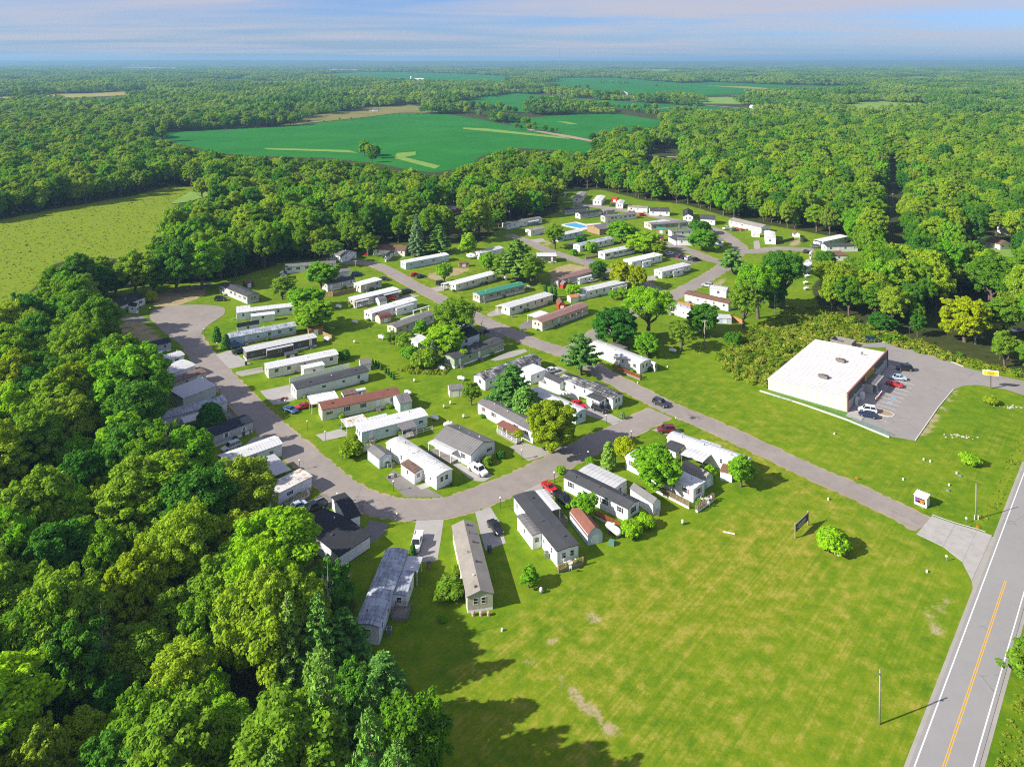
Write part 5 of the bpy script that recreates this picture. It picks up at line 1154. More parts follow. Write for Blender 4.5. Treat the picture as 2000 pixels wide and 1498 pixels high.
home('tan home', 'tan home with grey shingle roof and pale carport behind', 'd1', (1015, 827), (1310, 716), 4.6, 'gable', 'shingle_grey', 'siding_tan', adds=[('carport', 'd1', (1060, 700), (1150, 660), 2.6, 'flat', 'roof_white')])
home('twin-roofed white home', 'white home with white roof, side room and open carport', 'd1', (822, 712), (1175, 605), 4.6, 'gable', 'roof_white', 'siding_white', rise=.4, adds=[('room', 'd1', (1010, 612), (1150, 575), 2.7, 'flat', 'roof_white', 'siding_white'), ('carport', 'd1', (1150, 630), (1265, 590), 2.5, 'flat', 'roof_white')])
home('grey-walled white-roof home', 'grey-walled home with white roof and two porches near the brown fence', 'd1', (690, 606), (1035, 520), 4.6, 'flat', 'roof_white', 'siding_taupe', adds=[('porch', 'd1', (690, 555), (780, 530), 2.4, 'flat', 'roof_white', 'trim_white'), ('carport', 'd1', (905, 500), (1035, 470), 2.4, 'flat', 'roof_white', 'trim_dark')])
home('tan flat-roofed home', 'tan-walled home with pale flat roof behind the brown fence', 'd1', (738, 486), (902, 440), 4.8, 'flat', 'roof_white', 'siding_tan')
home('shaded grey home', 'grey home with blue-grey roof shaded by garden trees', 'd1', (478, 480), (690, 432), 4.6, 'gable', 'shingle_charcoal', 'siding_grey', sh='trim_white')
home('bare white-ended home', 'home showing a bare white wall beside the utility pole', 'd1', (523, 384), (656, 370), 4.5, 'gable', 'shingle_grey', 'siding_white', wins=False)
home('long white home by the wood', 'long white home with black shutters at the foot of the wood', 'd1', (150, 338), (542, 306), 4.8, 'gable', 'shingle_grey', 'siding_white', sh='shutter_black', adds=[('room', 'd1', (108, 350), (160, 322), 2.2, 'gable', 'shingle_charcoal', 'siding_white')])
home('porch house at the lane end', 'white house with open porch end beside the pale feathery tree', 'd1', (590, 252), (704, 218), 8.0, 'gable', 'shingle_grey', 'siding_white', ridge='perp', name='house', cat='house')
home('brown-roofed house at the lane end', 'house with brown shingle roof and white gabled porch against the wood', 'd1', (835, 195), (1080, 205), 7.5, 'gable', 'shingle_brown', 'siding_cream', rise=1.4, name='house', cat='house', adds=[('room', 'd1', (925, 205), (985, 165), 2.5, 'gable', 'shingle_grey', 'siding_white')])
home('white and blue long home', 'long pale blue home with white roof standing below the spruce', 'd1', (1088, 306), (1423, 241), 4.6, 'arch', 'roof_white', 'siding_blue', win_step=5)
home('cream long home', 'long cream home with bright white roof on dark footings', 'd1', (1480, 479), (1800, 390), 4.6, 'flat', 'roof_white', 'siding_cream', sk='skirting_grey', adds=[('porch', 'd1', (1385, 425), (1430, 400), 2.4, 'flat', 'roof_white', 'trim_white')])
home('green-roofed home', 'taupe home with green metal roof', 'd2', (388, 606), (737, 520), 4.7, 'gable', 'roof_green', 'siding_taupe', sh='shutter_black')
home('white home with the front carport', 'cream home with grey-white roof and white carport beside the brown drive', 'd2', (620, 706), (958, 602), 4.6, 'flat', 'roof_pale_grey', 'siding_cream', adds=[('carport', 'd2', (515, 632), (700, 588), 2.5, 'flat', 'roof_white')])
home('red-roofed home', 'tan home with red-brown metal roof and porch on the lane corner', 'd2', (875, 826), (1233, 690), 4.8, 'gable', 'roof_brown', 'siding_tan', adds=[('carport', 'd2', (760, 702), (925, 690), 2.5, 'flat', 'roof_white'), ('porch', 'd2', (1090, 700), (1190, 665), 2.5, 'shed', 'roof_brown', 'trim_white')])
home('brown-roofed long home', 'dark walled home with long brown metal roof beside the heart-red shed', 'd2', (1000, 486), (1308, 402), 4.7, 'gable', 'roof_brown', 'siding_taupe', adds=[('room', 'd2', (1165, 420), (1250, 390), 2.4, 'flat', 'roof_white', 'siding_white')])
home('grey sheet-roofed home', 'white home with grey sheet roof beside two clipped trees', 'd2', (1222, 575), (1537, 500), 4.6, 'flat', 'roof_pale_grey', 'siding_white', adds=[('carport', 'd2', (1425, 495), (1530, 468), 2.4, 'flat', 'roof_white')])
home('carport home by the pines', 'open white carport home with dark posts beside the pine cluster', 'd2', (835, 292), (985, 292), 6.0, 'flat', 'roof_white', 'siding_dark', vents=0, win_step=5)
home('white home behind the camper', 'white home with pale roof behind the round camper', 'd2', (385, 270), (570, 226), 4.5, 'gable', 'roof_pale_grey', 'siding_white')
# --- rows behind
home('white home below the tall wood', 'white home with grey roof and side porch below the tall wood', 'd3', (655, 492), (992, 430), 4.8, 'gable', 'shingle_grey', 'siding_white', adds=[('porch', 'd3', (870, 420), (950, 400), 2.4, 'flat', 'roof_white', 'trim_dark')])
home('small beige home', 'short beige home with brown roof beside the ragged tree', 'd3', (882, 556), (1020, 532), 4.8, 'gable', 'shingle_taupe', 'siding_cream')
home('blue-grey home by the pool', 'pale blue home with grey roof between the ragged tree and the pool', 'd3', (1150, 612), (1387, 560), 4.6, 'flat', 'roof_pale_grey', 'siding_blue')
home('white grey-roofed home near the pool house', 'white home with mottled grey roof behind the round shrub', 'd3', (1362, 710), (1693, 636), 4.8, 'gable', 'roof_weathered', 'siding_white', adds=[('carport', 'd3', (1240, 640), (1290, 620), 2.4, 'flat', 'roof_white', 'trim_dark')])
home('red-striped home', 'white home with a red band of shutters and pale roof', 'd3', (1605, 786), (1897, 722), 4.6, 'flat', 'roof_pale_grey', 'siding_white', sh='shutter_red', win_step=1.7, adds=[('deck', 'd3', (1420, 770), (1570, 735), .6, 'wood_deck')])
home('white-roofed home beside the yellow trees', 'white home with bright roof and bay beside the two yellow trees', 'd4', (372, 872), (667, 802), 5.4, 'flat', 'roof_white', 'siding_white', adds=[('room', 'd4', (480, 815), (550, 795), 2.4, 'flat', 'roof_white', 'siding_white')])
home('corner home with the red steps', 'white home with grey-white roof and red steps on the lane crossing', 'd4', (665, 972), (940, 902), 4.6, 'flat', 'roof_pale_grey', 'siding_white', adds=[('room', 'd4', (775, 905), (870, 880), 2.4, 'flat', 'roof_white', 'siding_white'), ('deck', 'd4', (880, 905), (940, 885), .6, 'wood_red')])
home('pool house', 'brown timber pool house with grey pitched roof', 'd3', (1412, 515), (1572, 545), 15.0, 'gable', 'roof_dark_metal', 'siding_wood', he=3.0, ridge='perp', back=('d3', 1650, 428), rise=1.3, name='pool_house', cat='pool house', wins=False, vents=0, z0=.05)
home('four-window white home', 'white home with four dark windows beside the pool house', 'd3', (1608, 420), (1912, 386), 4.8, 'gable', 'shingle_grey', 'siding_cream', sh='shutter_black', win_step=3)
home('grey home in shade by the pool', 'shaded grey home with near-black roof behind the pool', 'd3', (1365, 390), (1580, 358), 4.8, 'gable', 'shingle_black', 'siding_grey')
home('blue-shaded home behind the pool', 'home with dark roof deep in tree shade behind the pool', 'd3', (1215, 345), (1455, 325), 4.8, 'gable', 'shingle_navy', 'siding_taupe')
home('brown flat roof beside the back lane', 'low home with brown flat roof beside the back lane', 'd3', (1590, 360), (1700, 345), 5.0, 'flat', 'shingle_taupe', 'siding_taupe', vents=1)
for k, (x0, y0, x1, y1, rf, wl, lab) in enumerate([(640, 235, 675, 248, 'shingle_taupe', 'siding_white', 'taupe-roofed end-on home farthest up the back row'), (790, 303, 893, 312, 'shingle_taupe', 'siding_cream', 'cream end-on home with taupe roof in the back row'),
                                                   (1052, 335, 1160, 345, 'roof_white', 'siding_white', 'white end-on home with bright white roof in the back row'), (1352, 375, 1440, 388, 'roof_pale_grey', 'siding_white', 'end-on home with pale roof beside the red shed in the back row')]):
    home(lab, lab, 'd5', (x0, y0), (x1, y1), 17.0, 'gable', rf, wl, ridge='perp', back=('d5', *[(690, 124), (920, 162), (1160, 212), (1420, 270)][k]), group='end-on homes in the back row', vents=1)
home('red-railed white house', 'white house with brown roof and red porch rail in the back row', 'd4', (330, 318), (520, 330), 6.0, 'gable', 'shingle_taupe', 'siding_white', name='house', cat='house', adds=[('deck', 'd4', (335, 325), (400, 300), .6, 'wood_red')])
home('slate-roofed house', 'white house with slate grey hipped roof and garage opening', 'd4', (548, 358), (738, 362), 8.0, 'gable', 'shingle_charcoal', 'siding_white', rise=1.5, name='house', cat='house')
home('tall black-roofed house', 'narrow white house with black roof, gable facing the lane', 'd4', (870, 412), (966, 413), 14.0, 'gable', 'shingle_black', 'siding_white', ridge='perp', back=('d4', 915, 285), rise=1.4, name='house', cat='house')
home('white garage with dark hip roof', 'white garage house with dark grey roof beside the dark rounded shrub', 'd4', (1040, 442), (1182, 450), 9.0, 'gable', 'shingle_charcoal', 'siding_white', rise=1.6, name='house', cat='house', he=3.1)
home('long taupe-roofed home', 'long white home with taupe roof and red deck before the wood', 'd4', (1315, 452), (1632, 527), 7.5, 'gable', 'shingle_taupe', 'siding_white', rise=1.1, adds=[('deck', 'd4', (1360, 480), (1470, 490), .6, 'wood_red')])
home('end-on white home', 'white home seen end-on with patched white roof beside the dark fence', 'd4', (1668, 634), (1772, 638), 15.0, 'arch', 'roof_white_worn', 'siding_white', ridge='perp', back=('d4', 1711, 505))
home('pale flat hall', 'low hall with wide pale flat roof beside the pool house', 'd4', (490, 470), (560, 492), 14.0, 'flat', 'roof_pale_grey', 'siding_tan', vents=0, name='hall', cat='hall', ridge='perp')
home('grey long home behind the teal shed', 'long grey home with grey roof behind the teal-roofed shed', 'd4', (560, 497), (918, 472), 5.0, 'gable', 'shingle_grey', 'siding_taupe', sh='shutter_black')
home('white home behind the round maple', 'white home with grey roof, farther of the two behind the round maple', 'd4', (760, 568), (1160, 545), 4.8, 'gable', 'shingle_grey', 'siding_white', adds=[('room', 'd4', (795, 600), (870, 555), 2.4, 'gable', 'shingle_charcoal', 'siding_white')])
home('white home nearer the parked cars', 'white home, nearer of the two behind the round maple', 'd4', (825, 648), (1262, 652), 4.8, 'gable', 'shingle_grey', 'siding_white')
home('brick-roofed long home', 'cream home with red-brown shingle roof beside the orange-red fence', 'd4', (885, 1190), (1310, 1290), 4.8, 'gable', 'shingle_brown', 'siding_cream')
home('white home beside the red fence', 'white home with pale blue arched roof beside the orange-red fence', 'd4', (710, 1300), (930, 1368), 4.8, 'arch', 'roof_pale_grey', 'siding_white')
home('home under the thin tree', 'white home with grey roof half hidden by the spreading trees', 'd4', (1130, 1135), (1290, 1160), 5.0, 'gable', 'roof_pale_grey', 'siding_white')
home('white home with the red deck', 'long white home with white roof and red deck rail at the lane junction', 'd2', (1640, 1162), (1716, 1122), 29.0, 'arch', 'roof_white', 'siding_cream', ridge='perp', back=('d2', 1282, 906), adds=[('room', 'd2', (1650, 1040), (1765, 1075), 2.5, 'flat', 'roof_white', 'siding_white'), ('deck', 'd2', (1430, 1110), (1640, 1195), .6, 'wood_red'), ('room', 'd2', (1395, 930), (1540, 955), 2.5, 'flat', 'roof_grey', 'siding_grey')])
home('charcoal and white home at the lane end', 'home with white roof half and charcoal half at the lane end', 'e2', (430, 215), (735, 148), 5.0, 'flat', 'roof_white', 'siding_blue', adds=[('room', 'e2', (310, 130), (600, 105), 2.7, 'flat', 'shingle_charcoal', 'siding_white')])
home('dark-roofed home under the flat tree', 'white home with dark roof under the flat-topped tree', 'e2', (470, 272), (860, 262), 5.0, 'gable', 'shingle_charcoal', 'siding_white', adds=[('room', 'e2', (510, 320), (640, 265), 2.4, 'shed', 'shingle_brown', 'siding_white')])
home('cream home by the lane end', 'small cream home with bright roof beside the small dark tree', 'e2', (225, 350), (320, 358), 8.0, 'arch', 'roof_white', 'siding_cream', ridge='perp', back=('e2', 285, 270))
home('grey-roofed white home by the lawn tanks', 'white home with grey shingle roof beside the yellowish spreading tree', 'e2', (215, 470), (285, 482), 11.0, 'gable', 'roof_pale_grey', 'siding_white', ridge='perp', back=('e2', 255, 368))
home('half-hidden arched home', 'white home with arched roof peeking from the huge dark tree', 'e2', (80, 535), (190, 556), 9.0, 'arch', 'roof_white', 'siding_white', ridge='perp')
home('brown-roofed woodland house', 'cream house with brown roof in a clearing in the wood', 'd8', (1620, 410), (1765, 447), 8.0, 'gable', 'shingle_brown', 'siding_cream', rise=1.5, name='house', cat='house')
home('grey house in the clearing', 'pale grey house behind the brown-roofed house in the clearing', 'd8', (1790, 295), (1890, 300), 8.0, 'gable', 'roof_pale_grey', 'siding_white', name='house', cat='house')
home('white house at the field edge', 'small white house between the wood and the soy field', 'd7', (1070, 85), (1130, 88), 7.0, 'gable', 'shingle_grey', 'siding_white', name='house', cat='house')
home('tan house in the wood', 'tan house with pale roof glimpsed inside the wood', 'd7', (1310, 380), (1440, 395), 8.0, 'gable', 'roof_pale_grey', 'siding_orange', name='house', cat='house')
# --- homes between the lane and the big lawn
home('taupe-shingled home', 'long home with taupe shingle roof and dark vents beside the lawn', 'c4', (1090, 1264), (1290, 1244), 22.0, 'gable', 'shingle_taupe', 'siding_olive', ridge='perp', back=('c4', 1062, 548), rise=.75, vents=7)
home('dark flat-roofed home', 'white home with flat charcoal roof, side room and lawn deck', 'c4', (1788, 908), (1958, 862), 20.5, 'flat', 'shingle_charcoal', 'siding_white', ridge='perp', back=('c4', 1528, 322), he=3.0, adds=[('room', 'c4', (1482, 512), (1597, 664), 2.7, 'flat', 'roof_grey', 'siding_white'), ('awning', 'c4', (1632, 318), (1815, 455), 2.8, 'flat', 'roof_white'), ('deck', 'c4', (1800, 935), (1990, 865), .6, 'wood_new'), ('deck', 'c4', (1760, 500), (1870, 560), .6, 'wood_grey')])
home('charcoal-roofed long home', 'long white home with charcoal roof and wide white garage behind', 'c6', (645, 952), (768, 908), 25.0, 'gable', 'shingle_charcoal', 'siding_white', ridge='perp', back=('c6', 208, 562), sh='shutter_black', adds=[('room', 'c6', (300, 548), (655, 632), 2.7, 'flat', 'roof_pale_grey', 'siding_white'), ('deck', 'c6', (400, 890), (600, 1000), .6, 'wood_red', 'skirting_white')])
home('white home with the long deck', 'white home with patched white roof and long brown deck on the lawn', 'c6', (1168, 806), (1268, 752), 28.0, 'flat', 'roof_white_worn', 'siding_white', ridge='perp', back=('c6', 690, 405), sh='shutter_red', adds=[('deck', 'c6', (855, 690), (1150, 830), .6, 'wood_deck', 'skirting_white'), ('deck', 'c6', (1190, 855), (1340, 770), .6, 'wood_deck', 'skirting_white')])
home('arched-roof home by the entrance lane', 'cream home with ribbed white arched roof beside the entrance lane', 'c6', (1555, 605), (1637, 562), 29.0, 'arch', 'roof_white', 'siding_cream', ridge='perp', back=('c6', 1000, 262), adds=[('room', 'c6', (935, 375), (1110, 350), 2.5, 'flat', 'shingle_charcoal', 'siding_cream'), ('carport', 'c6', (1080, 430), (1260, 480), 2.5, 'flat', 'roof_white', 'wood_grey'), ('carport', 'c6', (1240, 315), (1395, 365), 2.5, 'flat', 'roof_white')])
# ------------------------------------------------------------------ labels by neighbour
USED = {}
def near_home(P, maxw=12):
    best, bd = None, 1e9
    for nick, root, L, dep in HOMES:
        loc = Matrix.LocRotScale(root.location, root.rotation_euler, None).inverted() @ Vector((P[0], P[1], 0))
        d = math.hypot(max(0, -loc.x, loc.x - L), max(0, -loc.y, loc.y - dep))
        if d < bd: best, bd = nick, d
    return best
def nlabel(desc, P, rel='beside the'):
    nk = near_home(P)
    if nk.split()[0] in ('taupe-roofed', 'cream', 'white', 'end-on') and 'back row' in nk: nk = nk.replace(' in the back row', '')
    s = f'{desc} {rel} {nk}'; ws = s.split()
    if len(ws) > 15: s = ' '.join(ws[:15])
    k = USED.get(s, 0); USED[s] = k + 1
    if k: s = f'{s}, {["", "second", "third", "fourth", "fifth", "sixth"][min(k, 5)]} one'
    return s

# ------------------------------------------------------------------ sheds
def shed(label, c, A, B, dep, roof, rm, wm, he=2.1, ridge='ab', rise=.7, dm=None, name='garden_shed', cat='shed'):
    a, b = GQ(c, *A), GQ(c, *B); d = b - a; L = d.length
    root = link(name, None, None, (a.x, a.y, 0), (0, 0, math.atan2(d.y, d.x))); ax = 'x' if ridge == 'ab' else 'y'
    make_wall('wall', root, roof, wm, L, dep, he, rise, ax, 0.0); make_roof('roof', root, roof, rm, L, dep, he, rise, ax, .14, .6 if rm.startswith('roof') else 0, thick=.09, end=.12)
    w = min(1.5, L * .5); dd = link('door', ubox(dm or 'trim_white'), root, (L / 2, 0, .05), (0, 0, 0), (w, .08, min(1.8, he - .2))); link('handle', ubox('metal_dark'), dd, (.3, -.6, .5), (0, 0, 0), (.06, .4, .06))
    tag(root, label, cat); return root
shed('dark shed with brown roof behind the grey gabled home', 'c1', (1190, 334), (1263, 322), 3.2, 'gable', 'shingle_brown', 'siding_dark')
shed('orange-roofed timber shed behind the dark brown home', 'c1', (1690, 705), (1800, 690), 4.0, 'gable', 'siding_orange', 'siding_wood', rise=.5)
shed('low dark box shed behind the cream L-shaped home', 'c1', (1515, 890), (1605, 872), 2.4, 'flat', 'shingle_charcoal', 'siding_dark', 1.4, rise=.1)
shed('white shed with worn grey roof on the lawn beside the tan tank', 'c2', (1042, 1102), (1137, 1064), 5.4, 'gable', 'shingle_grey', 'siding_shed_blue', 2.3, rise=.6, ridge='perp')
shed('small cream shed with grey roof on the open lawn', 'c2', (1590, 546), (1692, 536), 3.4, 'gable', 'roof_grey', 'siding_cream', 2.1)
shed('white garden shed with grey roof at the end of the black-roofed home', 'c2', (895, 345), (976, 335), 4.0, 'gable', 'shingle_grey', 'siding_white', 2.2)
shed('pale blue summer house with grey pyramid roof behind the aqua home', 'c2', (1205, 672), (1296, 648), 5.5, 'gable', 'roof_grey', 'siding_aqua', 2.6, rise=1.2)
shed('barn shed with red-brown shingles and pale blue door end', 'c6', (352, 1142), (466, 1112), 8.0, 'gambrel', 'shingle_redbrown', 'siding_shed_blue', 1.9, ridge='perp', rise=1.4, dm='trim_white')
shed('grey-roofed white shed at the end of the charcoal-roofed home', 'c6', (860, 905), (918, 878), 6.8, 'gable', 'shingle_grey', 'siding_white', 2.4, rise=.8, ridge='perp')
shed('brown-roofed white barn shed beside the long deck', 'c6', (1265, 700), (1330, 665), 6.5, 'gambrel', 'shingle_taupe', 'siding_shed_blue', 1.9, rise=1.2, ridge='perp')
shed('brown-roofed small shed at the end of the arched-roof home', 'c6', (1385, 628), (1475, 650), 3.5, 'flat', 'shingle_rust', 'siding_white', 1.9, rise=.1)
shed('tan barn shed with red-brown roof on the grass', 'd1', (890, 732), (974, 710), 3.6, 'gambrel', 'shingle_redbrown', 'siding_tan', 1.8, rise=1.1)
shed('white barn shed between the porch roofs', 'd1', (885, 592), (942, 580), 4.0, 'gambrel', 'shingle_grey', 'siding_white', 1.7, rise=1.1)
shed('grey-roofed white shed inside the white fence', 'c5', (850, 335), (908, 312), 6.5, 'gable', 'shingle_charcoal', 'siding_white', 2.1, ridge='perp')
shed('red barn shed with white door trim behind the red-roofed home', 'd2', (1004, 664), (1056, 662), 5.5, 'gambrel', 'shingle_brown', 'barn_red', 1.8, ridge='perp', rise=1.3)
shed('bright red-ended shed beside the brown-roofed long home', 'd2', (1038, 497), (1082, 490), 4.6, 'gambrel', 'shingle_grey', 'barn_red', 1.6, ridge='perp', rise=1.2, dm='barn_red')
shed('orange-roofed cream shed near the slim evergreens', 'd2', (1098, 606), (1160, 596), 3.0, 'gable', 'siding_orange', 'siding_cream', 1.9)
shed('white barn shed beside the orange-roofed shed', 'd2', (1165, 588), (1220, 578), 3.6, 'gambrel', 'roof_pale_grey', 'siding_shed_blue', 1.7, rise=1.1)
shed('little brown box shed near the camper', 'd1', (1505, 290), (1582, 286), 2.6, 'flat', 'shingle_brown', 'siding_wood', 1.7, rise=.1)
shed('teal-roofed tan shed before the grey long home', 'd4', (610, 530), (700, 535), 3.4, 'gable', 'roof_green', 'siding_wood', 2.2, rise=.9)
shed('red shed with dark roof near the parked cars', 'd4', (600, 605), (680, 608), 3.4, 'gable', 'shingle_charcoal', 'barn_red', 2.0)
shed('white barn shed on the grass before the long taupe-roofed home', 'd4', (1550, 567), (1618, 568), 3.4, 'gambrel', 'roof_pale_grey', 'siding_cream', 1.7, rise=1.1)
shed('white barn shed with red roof edge near the lane end', 'd6', (757, 322), (812, 323), 4.0, 'gambrel', 'shingle_brown', 'siding_white', 1.7, ridge='perp', rise=1.2)
shed('small white shed beside the orange-red fence', 'd4', (1215, 1408), (1342, 1412), 3.6, 'shed', 'roof_pale_grey', 'siding_shed_blue', 1.9, rise=.2)
shed('red shed beside the end-on home in the back row', 'd5', (1300, 300), (1365, 305), 4.0, 'gambrel', 'barn_red', 'barn_red', 1.9, rise=1.2)
shed('white shed at the wood edge below the utility pole', 'd8', (605, 535), (675, 530), 3.6, 'gable', 'shingle_grey', 'siding_white', 2.0)

# ------------------------------------------------------------------ vehicles (x forward)
def car_meshes(kind):
    """body, glass, wheel places, lamp places for a vehicle type; lower hull + cabin lofted through sections"""
    sp = dict(sedan=(4.7, 1.78, .62, .92, 1.42, (-1.55, -.85, .35, 1.05)), suv=(4.7, 1.86, .70, 1.06, 1.72, (-2.15, -1.85, .45, 1.10)), pickup=(5.6, 1.92, .78, 1.10, 1.80, (-.55, -.35, .95, 1.50)),
              van=(5.0, 1.95, .62, 1.08, 1.82, (-2.35, -2.15, 1.05, 1.90)), coupe=(4.5, 1.78, .60, .86, 1.28, (-1.60, -.55, .25, .95)))[kind]
    Ln, Wd, zc, zb, zt, (r0, r1, f1, f0) = sp; h = Ln / 2; w = Wd / 2; body, gl = MB(), MB()
    secs = [(-h, .62 * w + .25, .42, zb - .10), (-h + .12, w * .95, .30, zb), (-h * .55, w, .26, zb + .02), (0, w, .26, zb), (h * .45, w, .26, zb - .02), (h - .55, w * .97, .28, zb - .12), (h - .1, w * .86, .34, zb - .24), (h, w * .68, .42, zb - .34)]
    if kind == 'van': secs = secs[:5] + [(h - .45, w * .97, .28, zb - .06), (h - .1, w * .88, .34, zb - .2), (h, w * .7, .42, zb - .32)]
    ring = lambda x, ww, z0, z1: [(x, -ww * .92, z0), (x, -ww, (z0 + z1) / 2 - .02), (x, -ww * .985, z1 - .10), (x, -ww * .88, z1), (x, ww * .88, z1), (x, ww * .985, z1 - .10), (x, ww, (z0 + z1) / 2 - .02), (x, ww * .92, z0)]
    vs = [p for s in secs for p in ring(*s)]; n = 8; fs = [[i * n + j, (i + 1) * n + j, (i + 1) * n + (j + 1) % n, i * n + (j + 1) % n] for i in range(len(secs) - 1) for j in range(n)]
    fs += [list(range(n)), [len(vs) - n + j for j in range(n)][::-1]]; body.add(vs, fs)
    # cabin: glass box with painted roof panel and pillars
    z0 = zb - .03; wt = w * .74; wb = w * .90
    gl.add([(r0, -wb, z0), (f0, -wb, z0), (f0, wb, z0), (r0, wb, z0), (r1, -wt, zt - .05), (f1, -wt, zt - .05), (f1, wt, zt - .05), (r1, wt, zt - .05)], [[0, 1, 5, 4], [1, 2, 6, 5], [2, 3, 7, 6], [3, 0, 4, 7], [4, 5, 6, 7]])
    body.box(r1 - .03, f1 + .03, -wt - .02, wt + .02, zt - .052, zt)
    for s in (-1, 1):
        for (a, b) in (((r0, z0), (r1, zt - .03)), ((f0, z0), (f1, zt - .03)), (((r0 + f0) / 2 - .1, z0), ((r1 + f1) / 2 - .05, zt - .03))): body.bar((a[0], s * (wb + .012), a[1]), (b[0], s * (wt + .012), b[1]), .075)
    if kind == 'pickup':
        body.box(-h + .12, -.62, -w * .93, -w * .80, zb - .05, zb + .16); body.box(-h + .12, -.62, w * .80, w * .93, zb - .05, zb + .16); body.box(-h + .05, -h + .14, -w * .93, w * .93, zb - .05, zb + .16)
    wx = (-h * .60, h * .62); wr = .33 if kind in ('sedan', 'coupe') else .38
    return body, gl.mesh('glass_' + kind, MATS['car_glass']), wx, wr, w, h, zb
CARS = {k: car_meshes(k) for k in ('sedan', 'suv', 'pickup', 'van', 'coupe')}
BODY, WHEEL = {}, {}
for r_ in (.33, .38):
    WHEEL[r_] = (MB().cyl((0, -.11, 0), (0, .11, 0), r_, r_, 14).mesh('tyre', MATS['tyre']), MB().cyl((0, -.12, 0), (0, .12, 0), r_ * .6, r_ * .6, 10).mesh('rim', MATS['rim']))
LAMP = {m: MB().box(-.06, .06, -.17, .17, -.07, .07).mesh(m, MATS[m]) for m in ('head_lamp', 'tail_lamp')}
def car(kind, colour, c, rear, front, desc=None, rel='parked beside the', label=None):
    a, b = GQ(c, *rear), GQ(c, *front); d = b - a; P = (a + b) / 2; body, gl, wx, wr, w, h, zb = CARS[kind]
    if (kind, colour) not in BODY: BODY[(kind, colour)] = body.mesh(f'{kind}_{colour}', MATS['paint_' + colour + '_car'])
    root = link({'pickup': 'pickup_truck', 'van': 'van', 'suv': 'suv'}.get(kind, 'car'), None, None, (P.x, P.y, .075), (0, 0, math.atan2(d.y, d.x)))
    link('body', BODY[(kind, colour)], root); link('glass', gl, root)
    for x in wx:
        for s in (-1, 1):
            t_ = link('wheel', WHEEL[wr][0], root, (x, s * (w - .10), wr)); link('rim', WHEEL[wr][1], t_)
    for s in (-1, 1):
        link('headlight', LAMP['head_lamp'], root, (h - .09, s * w * .62, zb - .36)); link('taillight', LAMP['tail_lamp'], root, (-h + .05, s * w * .68, zb - .22))
    nm = {'sedan': 'sedan', 'suv': 'sport utility car', 'pickup': 'pickup truck', 'van': 'van', 'coupe': 'coupe'}[kind]
    tag(root, label or nlabel(f'{desc or colour} {nm}', P, rel), 'car' if kind != 'pickup' and kind != 'van' else ('pickup' if kind == 'pickup' else 'van')); return root
